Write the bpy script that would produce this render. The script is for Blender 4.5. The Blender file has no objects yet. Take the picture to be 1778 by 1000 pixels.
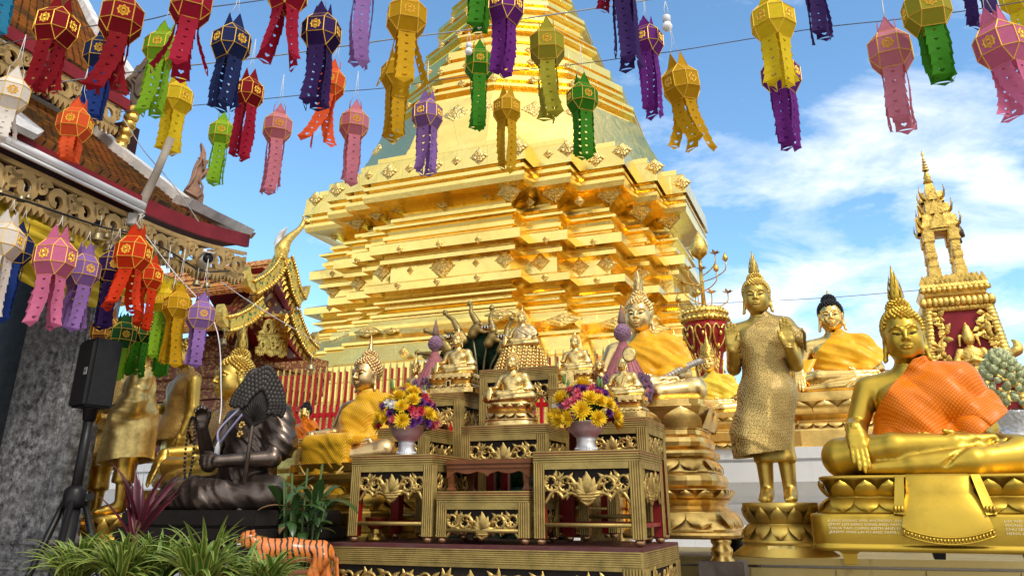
import bpy, bmesh, math, random
import numpy as np
from mathutils import Vector, Matrix, Euler, noise as mnoise
# ------------------------------------------------------------------ camera, sky, sun, exposure
SC = bpy.context.scene
COL = SC.collection
F = 1370.0
CH = 1.5
Y0 = 350.0
PITCH = math.atan(530.0 / F)
cP, sP = math.cos(PITCH), math.sin(PITCH)
GA = math.radians(22.0)
cam_d = bpy.data.cameras.new('camera')
cam_d.sensor_width = 36.0
cam_d.lens = 36.0 * F / 1778.0
cam_d.shift_y = -(500.0 - Y0) / 1778.0
cam_d.clip_end = 3000.0
cam_d.clip_start = 0.05
cam = bpy.data.objects.new('camera', cam_d)
cam.location = (0, 0, CH)
cam.rotation_euler = (math.pi / 2 + PITCH, 0, 0)
COL.objects.link(cam)
SC.camera = cam
SUN_EL = math.radians(46.0)
SUN_AZ = math.radians(145.0)
SC.view_settings.view_transform = 'Standard'
SC.view_settings.look = 'None'
SC.view_settings.exposure = 1.05
SC.view_settings.gamma = 1.0
def build_world():
	w = bpy.data.worlds.new("World")
	SC.world = w
	w.use_nodes = True
	nt = w.node_tree
	for n in list(nt.nodes):
		nt.nodes.remove(n)
	N = lambda t: nt.nodes.new(t)
	out = N('ShaderNodeOutputWorld')
	bg = N('ShaderNodeBackground'); bg.inputs['Strength'].default_value = 0.125
	sky = N('ShaderNodeTexSky'); sky.sky_type = 'NISHITA'; sky.sun_disc = False
	sky.sun_elevation = SUN_EL; sky.sun_rotation = SUN_AZ
	sky.altitude = 1000; sky.air_density = 1.0; sky.dust_density = 0.6; sky.ozone_density = 2.0
	tc = N('ShaderNodeTexCoord')
	sep = N('ShaderNodeSeparateXYZ'); nt.links.new(tc.outputs['Generated'], sep.inputs[0])
	zc = N('ShaderNodeMath'); zc.operation = 'MAXIMUM'; zc.inputs[1].default_value = 0.0
	nt.links.new(sep.outputs['Z'], zc.inputs[0])
	za = N('ShaderNodeMath'); za.operation = 'ADD'; za.inputs[1].default_value = 0.22
	nt.links.new(zc.outputs[0], za.inputs[0])
	dx = N('ShaderNodeMath'); dx.operation = 'DIVIDE'; nt.links.new(sep.outputs['X'], dx.inputs[0]); nt.links.new(za.outputs[0], dx.inputs[1])
	dy = N('ShaderNodeMath'); dy.operation = 'DIVIDE'; nt.links.new(sep.outputs['Y'], dy.inputs[0]); nt.links.new(za.outputs[0], dy.inputs[1])
	comb = N('ShaderNodeCombineXYZ'); nt.links.new(dx.outputs[0], comb.inputs[0]); nt.links.new(dy.outputs[0], comb.inputs[1])
	mp = N('ShaderNodeMapping'); mp.inputs['Location'].default_value = CLOUD_LOC
	mp.inputs['Scale'].default_value = (1.0, 1.25, 1)
	nt.links.new(comb.outputs[0], mp.inputs[0])
	n1 = N('ShaderNodeTexNoise'); n1.inputs['Scale'].default_value = 2.5; n1.inputs['Detail'].default_value = 9; n1.inputs['Roughness'].default_value = 0.60
	n1.inputs['Distortion'].default_value = 0.25
	nt.links.new(mp.outputs[0], n1.inputs['Vector'])
	gx = N('ShaderNodeMapRange'); gx.inputs[1].default_value = -0.45; gx.inputs[2].default_value = 0.45
	gx.inputs[3].default_value = -0.10; gx.inputs[4].default_value = 0.075
	nt.links.new(sep.outputs['X'], gx.inputs[0])
	gz = N('ShaderNodeMapRange'); gz.inputs[1].default_value = 0.25; gz.inputs[2].default_value = 0.68
	gz.inputs[3].default_value = 0.055; gz.inputs[4].default_value = -0.13
	nt.links.new(sep.outputs['Z'], gz.inputs[0])
	s1 = N('ShaderNodeMath'); nt.links.new(n1.outputs['Fac'], s1.inputs[0]); nt.links.new(gx.outputs[0], s1.inputs[1])
	s2 = N('ShaderNodeMath'); nt.links.new(s1.outputs[0], s2.inputs[0]); nt.links.new(gz.outputs[0], s2.inputs[1])
	gy = N('ShaderNodeMapRange'); gy.inputs[1].default_value = -0.5; gy.inputs[2].default_value = 0.2
	gy.inputs[3].default_value = 0.34; gy.inputs[4].default_value = 0.0
	nt.links.new(sep.outputs['Y'], gy.inputs[0])
	s3 = N('ShaderNodeMath'); nt.links.new(s2.outputs[0], s3.inputs[0]); nt.links.new(gy.outputs[0], s3.inputs[1])
	s2 = s3
	gu = N('ShaderNodeMapRange'); gu.inputs[1].default_value = 0.62; gu.inputs[2].default_value = 0.85
	gu.inputs[3].default_value = 0.0; gu.inputs[4].default_value = 0.30
	nt.links.new(sep.outputs['Z'], gu.inputs[0])
	s4 = N('ShaderNodeMath'); nt.links.new(s2.outputs[0], s4.inputs[0]); nt.links.new(gu.outputs[0], s4.inputs[1])
	s2 = s4
	r = N('ShaderNodeValToRGB')
	r.color_ramp.elements[0].position = 0.515; r.color_ramp.elements[0].color = (0, 0, 0, 1)
	r.color_ramp.elements[1].position = 0.80; r.color_ramp.elements[1].color = (1, 1, 1, 1)
	nt.links.new(s2.outputs[0], r.inputs[0])
	n2 = N('ShaderNodeTexNoise'); n2.inputs['Scale'].default_value = 3.4; n2.inputs['Detail'].default_value = 6
	nt.links.new(mp.outputs[0], n2.inputs['Vector'])
	cc = N('ShaderNodeValToRGB')
	cc.color_ramp.elements[0].position = 0.34; cc.color_ramp.elements[0].color = (4.1, 4.5, 5.0, 1)
	cc.color_ramp.elements[1].position = 0.62; cc.color_ramp.elements[1].color = (6.4, 6.3, 6.2, 1)
	nt.links.new(n2.outputs['Fac'], cc.inputs[0])
	tint = N('ShaderNodeMix'); tint.data_type = 'RGBA'; tint.blend_type = 'MULTIPLY'; tint.inputs[0].default_value = 1.0
	nt.links.new(sky.outputs[0], tint.inputs[6]); tint.inputs[7].default_value = SKY_TINT
	mx = N('ShaderNodeMix'); mx.data_type = 'RGBA'
	nt.links.new(r.outputs[0], mx.inputs[0]); nt.links.new(tint.outputs[2], mx.inputs[6]); nt.links.new(cc.outputs[0], mx.inputs[7])
	nt.links.new(mx.outputs[2], bg.inputs['Color'])
	nt.links.new(bg.outputs[0], out.inputs[0])
CLOUD_LOC = (3.1, 0.4, 0.0)
SKY_TINT = (0.84, 1.06, 1.08, 1.0)
build_world()
sun_d = bpy.data.lights.new('sun', 'SUN')
sun_d.energy = 1.3
sun_d.angle = math.radians(11.0)
sun_d.color = (1.0, 0.93, 0.82)
sun = bpy.data.objects.new('sun', sun_d)
sd = Vector((math.sin(SUN_AZ) * math.cos(SUN_EL), math.cos(SUN_AZ) * math.cos(SUN_EL), math.sin(SUN_EL)))
sun.rotation_euler = sd.to_track_quat('Z', 'Y').to_euler()
COL.objects.link(sun)
# ------------------------------------------------------------------ measuring helpers
def PX(px, py, D):
	"""world point that lies D metres away (along Y) in the direction of photo pixel px,py"""
	xc = (px - 889.0) / F
	yc = (Y0 - py) / F
	t = D / (cP - yc * sP)
	return Vector((xc * t, D, CH + t * (sP + yc * cP)))
def PZ(px, py, z):
	"""world point at height z in the direction of photo pixel"""
	xc = (px - 889.0) / F
	yc = (Y0 - py) / F
	t = (z - CH) / (sP + yc * cP)
	return Vector((xc * t, t * (cP - yc * sP), z))
def MPP(px, py, D):
	"""metres per photo pixel there"""
	yc = (Y0 - py) / F
	return D / (cP - yc * sP) / F
def TOPX(p):
	x, y, z = p[0], p[1], p[2] - CH
	fw = y * cP + z * sP
	up = -y * sP + z * cP
	return (889 + F * x / fw, Y0 - F * up / fw)
def RP(px, py, p0, nrm):
	"""point of the plane (p0, nrm) seen at the photo pixel"""
	xc = (px - 889.0) / F; yc = (Y0 - py) / F
	d = Vector((xc, cP - yc * sP, sP + yc * cP)); o = Vector((0, 0, CH))
	t_ = (Vector(p0) - o).dot(nrm) / d.dot(nrm)
	return o + d * t_
# ------------------------------------------------------------------ object helpers
def link(o, parent=None):
	COL.objects.link(o)
	if parent is not None:
		o.parent = parent
	return o
def mesh_obj(name, me, mat=None, parent=None, smooth=None):
	o = bpy.data.objects.new(name, me)
	if mat is not None and len(me.materials) == 0:
		if isinstance(mat, (list, tuple)):
			for m in mat: me.materials.append(m)
		else:
			me.materials.append(mat)
	if smooth is not None:
		me.polygons.foreach_set('use_smooth', [smooth] * len(me.polygons))
	return link(o, parent)
def tag(o, label=None, cat=None, group=None, kind=None):
	if label: o['label'] = label
	if cat: o['category'] = cat
	if group: o['group'] = group
	if kind: o['kind'] = kind
	return o
def empty(name, loc=(0, 0, 0), rz=0.0, sc=1.0, label=None, cat=None, group=None):
	o = bpy.data.objects.new(name, None)
	o.empty_display_size = 0.05
	o.location = loc
	o.rotation_euler = (0, 0, rz)
	o.scale = (sc, sc, sc) if not isinstance(sc, (tuple, list)) else sc
	link(o)
	return tag(o, label, cat, group)
def copy_tree(o, parent=None):
	c = o.copy()
	COL.objects.link(c)
	c.parent = parent
	for ch in list(o.children):
		copy_tree(ch, c)
	return c
class MB:
	"""collects geometry, then becomes ONE mesh object"""
	def __init__(self):
		self.v = []; self.f = []; self.m = []; self.s = []
	def add(self, verts, faces, mi=0, smooth=False, M=None):
		o = len(self.v)
		if M is not None:
			verts = [M @ Vector(p) for p in verts]
		self.v.extend([tuple(p) for p in verts])
		for f in faces:
			self.f.append(tuple(i + o for i in f)); self.m.append(mi); self.s.append(smooth)
		return self
	def box(self, c, s, mi=0, M=None, bev=0.0):
		x, y, z = c; a, b, d = s[0] / 2, s[1] / 2, s[2] / 2
		if bev <= 0:
			V = [(x + i * a, y + j * b, z + k * d) for k in (-1, 1) for j in (-1, 1) for i in (-1, 1)]
			Fc = [(0, 2, 3, 1), (4, 5, 7, 6), (0, 1, 5, 4), (2, 6, 7, 3), (0, 4, 6, 2), (1, 3, 7, 5)]
			return self.add(V, Fc, mi, False, M)
		bm = bmesh.new()
		bmesh.ops.create_cube(bm, size=1.0)
		bmesh.ops.scale(bm, vec=(s[0], s[1], s[2]), verts=bm.verts)
		bmesh.ops.bevel(bm, geom=bm.edges[:], offset=bev, segments=2, affect='EDGES')
		bmesh.ops.translate(bm, vec=c, verts=bm.verts)
		return self.bm(bm, mi, False, M)
	def bm(self, bm, mi=0, smooth=False, M=None):
		bm.verts.index_update()
		self.add([v.co.copy() for v in bm.verts], [[v.index for v in f.verts] for f in bm.faces], mi, smooth, M)
		bm.free()
		return self
	def tube(self, pts, r, n=8, mi=0, smooth=True, caps=True, M=None):
		"""pts list of points; r radius or list"""
		pts = [Vector(p) for p in pts]
		m = len(pts)
		rr = r if isinstance(r, (list, tuple)) else [r] * m
		V = []; Fc = []
		up = Vector((0, 0, 1))
		t0 = (pts[1] - pts[0]).normalized()
		if abs(t0.dot(up)) > 0.9: up = Vector((1, 0, 0))
		a = t0.cross(up).normalized()
		for i, p in enumerate(pts):
			t = (pts[min(i + 1, m - 1)] - pts[max(i - 1, 0)])
			t = t.normalized() if t.length > 1e-9 else t0
			a = (a - t * a.dot(t))
			a = a.normalized() if a.length > 1e-6 else t.orthogonal().normalized()
			b = t.cross(a)
			for k in range(n):
				w = 2 * math.pi * k / n
				V.append(p + (a * math.cos(w) + b * math.sin(w)) * rr[i])
		for i in range(m - 1):
			for k in range(n):
				k2 = (k + 1) % n
				Fc.append((i * n + k, i * n + k2, (i + 1) * n + k2, (i + 1) * n + k))
		if caps:
			Fc.append(tuple(range(n - 1, -1, -1)))
			Fc.append(tuple((m - 1) * n + k for k in range(n)))
		return self.add(V, Fc, mi, smooth, M)
	def lathe(self, prof, n=24, mi=0, smooth=True, c=(0, 0, 0), sx=1.0, sy=1.0, M=None, power=2.0, caps=True):
		"""prof list of (r, z); power > 2 makes a rounded square plan"""
		V = []; Fc = []
		for (r, z) in prof:
			for k in range(n):
				w = 2 * math.pi * (k + 0.5) / n
				cx, sy_ = math.cos(w), math.sin(w)
				q = (abs(cx) ** power + abs(sy_) ** power) ** (-1.0 / power)
				V.append((c[0] + r * cx * q * sx, c[1] + r * sy_ * q * sy, c[2] + z))
		m = len(prof)
		for i in range(m - 1):
			for k in range(n):
				k2 = (k + 1) % n
				Fc.append((i * n + k, i * n + k2, (i + 1) * n + k2, (i + 1) * n + k))
		if caps:
			Fc.append(tuple(range(n - 1, -1, -1)))
			Fc.append(tuple((m - 1) * n + k for k in range(n)))
		return self.add(V, Fc, mi, smooth, M)
	def ball(self, c, r, nu=10, nv=6, mi=0, M=None):
		rr = (r, r, r) if not isinstance(r, (tuple, list)) else r
		V = [(c[0], c[1], c[2] - rr[2])]
		for j in range(1, nv):
			ph = -math.pi / 2 + math.pi * j / nv
			for i in range(nu):
				th = 2 * math.pi * i / nu
				V.append((c[0] + rr[0] * math.cos(ph) * math.cos(th), c[1] + rr[1] * math.cos(ph) * math.sin(th), c[2] + rr[2] * math.sin(ph)))
		V.append((c[0], c[1], c[2] + rr[2]))
		Fc = []
		for i in range(nu):
			Fc.append((0, 1 + (i + 1) % nu, 1 + i))
		for j in range(nv - 2):
			for i in range(nu):
				a = 1 + j * nu + i; b = 1 + j * nu + (i + 1) % nu
				Fc.append((a, b, b + nu, a + nu))
		L = len(V) - 1
		for i in range(nu):
			Fc.append((L, L - nu + i, L - nu + (i + 1) % nu))
		return self.add(V, Fc, mi, True, M)
	def prism(self, poly, y0, y1, mi=0, M=None, smooth=False):
		"""poly: list of (x,z) counter-clockwise seen from -y; extruded y0..y1"""
		n = len(poly)
		V = [(x, y0, z) for x, z in poly] + [(x, y1, z) for x, z in poly]
		Fc = [tuple(range(n)), tuple(range(2 * n - 1, n - 1, -1))]
		for i in range(n):
			j = (i + 1) % n
			Fc.append((i, i + n, j + n, j))
		return self.add(V, Fc, mi, smooth, M)
	def mesh(self, name):
		me = bpy.data.meshes.new(name)
		me.from_pydata(self.v, [], self.f)
		if self.f:
			me.polygons.foreach_set('material_index', self.m)
			me.polygons.foreach_set('use_smooth', self.s)
		me.update()
		return me
	def build(self, name, mat, parent=None):
		me = self.mesh(name)
		return mesh_obj(name, me, mat, parent)
def bez(p0, p1, p2, p3, n=10):
	out = []
	for i in range(n + 1):
		t = i / n
		out.append(Vector(p0) * (1 - t) ** 3 + Vector(p1) * 3 * t * (1 - t) ** 2 + Vector(p2) * 3 * t * t * (1 - t) + Vector(p3) * t ** 3)
	return out
def crom(pts, n=6):
	"""catmull-rom through points"""
	P = [Vector(p) for p in pts]
	out = []
	for i in range(len(P) - 1):
		a = P[max(i - 1, 0)]; b = P[i]; c = P[i + 1]; d = P[min(i + 2, len(P) - 1)]
		for k in range(n):
			t = k / n
			out.append(0.5 * ((2 * b) + (c - a) * t + (2 * a - 5 * b + 4 * c - d) * t * t + (3 * b - a - 3 * c + d) * t ** 3))
	out.append(P[-1])
	return out
# ------------------------------------------------------------------ materials
class NT:
	def __init__(self, name):
		self.mat = bpy.data.materials.new(name)
		self.mat.use_nodes = True
		self.nt = self.mat.node_tree
		self.b = self.nt.nodes['Principled BSDF']
		self.out = self.nt.nodes['Material Output']
	def n(self, t, **kw):
		nd = self.nt.nodes.new(t)
		for k, v in kw.items():
			if k in nd.inputs.keys(): nd.inputs[k].default_value = v
			else: setattr(nd, k, v)
		return nd
	def l(self, a, b): self.nt.links.new(a, b)
	def coord(self, kind='Object', scale=(1, 1, 1), rot=(0, 0, 0)):
		tc = self.n('ShaderNodeTexCoord'); mp = self.n('ShaderNodeMapping')
		mp.inputs['Scale'].default_value = scale; mp.inputs['Rotation'].default_value = rot
		self.l(tc.outputs[kind], mp.inputs[0])
		return mp.outputs[0]
	def noise(self, scale, detail=4, rough=0.55, co=None, dist=0.0):
		nd = self.n('ShaderNodeTexNoise'); nd.inputs['Scale'].default_value = scale
		nd.inputs['Detail'].default_value = detail; nd.inputs['Roughness'].default_value = rough
		nd.inputs['Distortion'].default_value = dist
		if co is not None: self.l(co, nd.inputs['Vector'])
		return nd.outputs['Fac']
	def ramp(self, fac, stops):
		r = self.n('ShaderNodeValToRGB')
		els = r.color_ramp.elements
		while len(els) < len(stops): els.new(0.5)
		for e, (p, c) in zip(els, stops):
			e.position = p; e.color = tuple(c) + (1,) if len(c) == 3 else c
		self.l(fac, r.inputs[0])
		return r.outputs[0]
	def mix(self, fac, a, b, mode='MIX'):
		m = self.n('ShaderNodeMix', data_type='RGBA', blend_type=mode)
		for i, s in ((0, fac), (6, a), (7, b)):
			if hasattr(s, 'is_linked') or isinstance(s, bpy.types.NodeSocket): self.l(s, m.inputs[i])
			elif i == 0: m.inputs[0].default_value = s
			else: m.inputs[i].default_value = tuple(s) + ((1,) if len(s) == 3 else ())
		return m.outputs[2]
	def math(self, op, a, b=None, c=None):
		m = self.n('ShaderNodeMath', operation=op)
		for i, s in enumerate((a, b, c)):
			if s is None: continue
			if isinstance(s, bpy.types.NodeSocket): self.l(s, m.inputs[i])
			else: m.inputs[i].default_value = s
		return m.outputs[0]
	def rng(self, s, a, b, c, d):
		m = self.n('ShaderNodeMapRange')
		self.l(s, m.inputs[0])
		for i, v in enumerate((a, b, c, d)): m.inputs[i + 1].default_value = v
		return m.outputs[0]
	def bump(self, h, strength=0.3, dist=0.01, normal=None):
		b = self.n('ShaderNodeBump'); b.inputs['Strength'].default_value = strength; b.inputs['Distance'].default_value = dist
		self.l(h, b.inputs['Height'])
		if normal is not None: self.l(normal, b.inputs['Normal'])
		return b.outputs[0]
	def set(self, col=None, metal=None, rough=None, normal=None, **kw):
		for k, s in (('Base Color', col), ('Metallic', metal), ('Roughness', rough), ('Normal', normal)):
			if s is None: continue
			if isinstance(s, bpy.types.NodeSocket): self.l(s, self.b.inputs[k])
			else: self.b.inputs[k].default_value = (tuple(s) + (1,)) if isinstance(s, (tuple, list)) and len(s) == 3 else s
		for k, v in kw.items():
			k = k.replace('_', ' ')
			if isinstance(v, bpy.types.NodeSocket): self.l(v, self.b.inputs[k])
			else: self.b.inputs[k].default_value = v
		return self.mat
M_ = {}
def gold(name, col, rough, metal=1.0, dark=0.55, nsc=6.0, bump=0.15, bsc=40.0, dirt=0.5, bdist=0.004):
	if name in M_: return M_[name]
	t = NT(name)
	co = t.coord('Object')
	n1 = t.noise(nsc, 6, 0.6, co)
	n2 = t.noise(bsc, 4, 0.5, co)
	lo = tuple(c * dark for c in col)
	c = t.ramp(n1, [(0.30, lo), (0.30 + 0.35 * dirt, col), (0.8, tuple(min(1, x * 1.08) for x in col))])
	r = t.rng(n1, 0.3, 0.7, rough + 0.14, rough - 0.04)
	nm = t.bump(n2, bump, bdist)
	M_[name] = t.set(c, metal, r, nm)
	return M_[name]
def plain(name, col, rough=0.6, metal=0.0, var=0.25, nsc=8.0, bump=0.1, bsc=60.0, bdist=0.003, **kw):
	if name in M_: return M_[name]
	t = NT(name)
	co = t.coord('Object')
	t.b.inputs['Specular IOR Level'].default_value = 0.22
	n1 = t.noise(nsc, 5, 0.6, co)
	n2 = t.noise(bsc, 4, 0.6, co)
	c = t.ramp(n1, [(0.3, tuple(x * (1 - var) for x in col)), (0.7, tuple(min(1, x * (1 + var * 0.5)) for x in col))])
	M_[name] = t.set(c, metal, t.rng(n1, 0.3, 0.7, min(1, rough + 0.08), max(0, rough - 0.08)), t.bump(n2, bump, bdist), **kw)
	return M_[name]
# ------------------------------------------------------------------ implicit surfaces (for statues)
class SDF:
	def __init__(self, lo, hi, h):
		self.h = h
		self.lo = np.array(lo, float)
		self.n = np.ceil((np.array(hi, float) - self.lo) / h).astype(int) + 1
		self.d = np.full(self.n, 1.0, np.float32)
		self.ax = [self.lo[i] + h * np.arange(self.n[i]) for i in range(3)]
	def _blk(self, lo, hi, k):
		m = k + 3 * self.h
		a = np.maximum(0, np.floor((np.array(lo) - m - self.lo) / self.h).astype(int))
		b = np.minimum(self.n, np.ceil((np.array(hi) + m - self.lo) / self.h).astype(int) + 1)
		if np.any(b <= a): return None
		sl = tuple(slice(a[i], b[i]) for i in range(3))
		X = self.ax[0][sl[0]][:, None, None]; Y = self.ax[1][sl[1]][None, :, None]; Z = self.ax[2][sl[2]][None, None, :]
		return sl, X, Y, Z
	def _op(self, sl, v, k, op):
		d = self.d[sl]
		if op == 'add':
			if k > 0:
				hh = np.clip(0.5 + 0.5 * (d - v) / k, 0, 1)
				r = d * (1 - hh) + v * hh - k * hh * (1 - hh)
			else: r = np.minimum(d, v)
		else:
			if k > 0:
				hh = np.clip(0.5 - 0.5 * (d + v) / k, 0, 1)
				r = d * (1 - hh) - v * hh + k * hh * (1 - hh)
			else: r = np.maximum(d, -v)
		self.d[sl] = r.astype(np.float32)
	def cap(self, a, b, ra, rb=None, k=0.02, op='add', flat=None):
		if rb is None: rb = ra
		a = np.array(a, float); b = np.array(b, float); R = max(ra, rb)
		B = self._blk(np.minimum(a, b) - R, np.maximum(a, b) + R, k)
		if B is None: return self
		sl, X, Y, Z = B
		ab = b - a; L2 = max(ab.dot(ab), 1e-12)
		t = np.clip(((X - a[0]) * ab[0] + (Y - a[1]) * ab[1] + (Z - a[2]) * ab[2]) / L2, 0, 1)
		v = np.sqrt((X - a[0] - t * ab[0]) ** 2 + (Y - a[1] - t * ab[1]) ** 2 + (Z - a[2] - t * ab[2]) ** 2) - (ra + (rb - ra) * t)
		self._op(sl, v, k, op)
		return self
	def chain(self, pts, rs, k=0.02, op='add'):
		for i in range(len(pts) - 1):
			r0 = rs[i] if isinstance(rs, (list, tuple)) else rs
			r1 = rs[i + 1] if isinstance(rs, (list, tuple)) else rs
			self.cap(pts[i], pts[i + 1], r0, r1, k, op)
		return self
	def ell(self, c, r, k=0.02, op='add', rot=None):
		c = np.array(c, float); r = np.array(r, float); R = r.max() if rot is not None else r
		B = self._blk(c - R, c + R, k)
		if B is None: return self
		sl, X, Y, Z = B
		x, y, z = X - c[0], Y - c[1], Z - c[2]
		if rot is not None:
			m = np.array(Euler(rot).to_matrix().transposed())
			x, y, z = (m[0, 0] * x + m[0, 1] * y + m[0, 2] * z, m[1, 0] * x + m[1, 1] * y + m[1, 2] * z, m[2, 0] * x + m[2, 1] * y + m[2, 2] * z)
		k0 = np.sqrt((x / r[0]) ** 2 + (y / r[1]) ** 2 + (z / r[2]) ** 2)
		k1 = np.sqrt((x / r[0] ** 2) ** 2 + (y / r[1] ** 2) ** 2 + (z / r[2] ** 2) ** 2)
		v = np.where(k1 > 1e-9, k0 * (k0 - 1) / np.maximum(k1, 1e-9), -r.min())
		self._op(sl, v, k, op)
		return self
	def box(self, c, s, rnd=0.01, k=0.02, op='add', rot=None):
		c = np.array(c, float); s = np.array(s, float); R = np.linalg.norm(s) if rot is not None else s
		B = self._blk(c - R, c + R, k)
		if B is None: return self
		sl, X, Y, Z = B
		x, y, z = X - c[0], Y - c[1], Z - c[2]
		if rot is not None:
			m = np.array(Euler(rot).to_matrix().transposed()) if not isinstance(rot, np.ndarray) else rot
			x, y, z = (m[0, 0] * x + m[0, 1] * y + m[0, 2] * z, m[1, 0] * x + m[1, 1] * y + m[1, 2] * z, m[2, 0] * x + m[2, 1] * y + m[2, 2] * z)
		qx, qy, qz = np.abs(x) - s[0] + rnd, np.abs(y) - s[1] + rnd, np.abs(z) - s[2] + rnd
		v = np.sqrt(np.maximum(qx, 0) ** 2 + np.maximum(qy, 0) ** 2 + np.maximum(qz, 0) ** 2) + np.minimum(np.maximum(qx, np.maximum(qy, qz)), 0) - rnd
		self._op(sl, v, k, op)
		return self
	def grid(self):
		return (self.ax[0][:, None, None], self.ax[1][None, :, None], self.ax[2][None, None, :])
	def nets(self):
		d = self.d; h = self.h
		nx, ny, nz = d.shape
		ins = d < 0
		c = np.zeros((nx - 1, ny - 1, nz - 1), np.int8)
		for i in (0, 1):
			for j in (0, 1):
				for k in (0, 1):
					c += ins[i:nx - 1 + i, j:ny - 1 + j, k:nz - 1 + k]
		act = (c > 0) & (c < 8)
		idx = np.full(act.shape, -1, np.int32)
		I, J, K = np.nonzero(act)
		idx[I, J, K] = np.arange(len(I))
		P = np.zeros((len(I), 3)); W = np.zeros(len(I))
		cor = [(i, j, k) for i in (0, 1) for j in (0, 1) for k in (0, 1)]
		val = {q: d[I + q[0], J + q[1], K + q[2]] for q in cor}
		for q in cor:
			for axn in range(3):
				if q[axn] == 0:
					q2 = list(q); q2[axn] = 1; q2 = tuple(q2)
					a, b = val[q], val[q2]
					s = (a < 0) != (b < 0)
					den = np.where(np.abs(a - b) > 1e-12, a - b, 1)
					t = np.clip(a / den, 0, 1)
					for m in range(3):
						base = q[m] + (t if m == axn else 0)
						P[:, m] += np.where(s, base, 0)
					W += s
		P = P / W[:, None]
		V = np.stack([I, J, K], 1) + P
		V = self.lo + V * h
		quads = []
		for axn in range(3):
			b1, b2 = (axn + 1) % 3, (axn + 2) % 3
			sl0 = [slice(None)] * 3; sl1 = [slice(None)] * 3
			sl0[axn] = slice(0, -1); sl1[axn] = slice(1, None)
			a = ins[tuple(sl0)]; b = ins[tuple(sl1)]
			ch = a != b
			E = np.stack(np.nonzero(ch), 1)
			ok = (E[:, b1] > 0) & (E[:, b2] > 0) & (E[:, b1] < d.shape[b1] - 1) & (E[:, b2] < d.shape[b2] - 1)
			E = E[ok]
			sgn = a[E[:, 0], E[:, 1], E[:, 2]]
			def cell(o1, o2):
				q = E.copy(); q[:, b1] += o1; q[:, b2] += o2
				return idx[q[:, 0], q[:, 1], q[:, 2]]
			q = np.stack([cell(-1, -1), cell(0, -1), cell(0, 0), cell(-1, 0)], 1)
			q[~sgn] = q[~sgn][:, ::-1]
			quads.append(q)
		Q = np.concatenate(quads)
		return V, Q
def np_mesh(name, V, Q, smooth=True):
	me = bpy.data.meshes.new(name)
	nv, nf = len(V), len(Q)
	me.vertices.add(nv); me.vertices.foreach_set('co', np.asarray(V, np.float32).ravel())
	w = Q.shape[1]
	me.loops.add(nf * w); me.polygons.add(nf)
	me.loops.foreach_set('vertex_index', np.asarray(Q, np.int32).ravel())
	me.polygons.foreach_set('loop_start', np.arange(0, nf * w, w, dtype=np.int32))
	me.polygons.foreach_set('loop_total', np.full(nf, w, np.int32))
	me.polygons.foreach_set('use_smooth', np.full(nf, smooth))
	me.update(calc_edges=True)
	me.validate()
	return me
def merge_nets(parts):
	Vs, Qs, o = [], [], 0
	for V, Q in parts:
		Vs.append(V); Qs.append(Q + o); o += len(V)
	return np.concatenate(Vs), np.concatenate(Qs)
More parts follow.
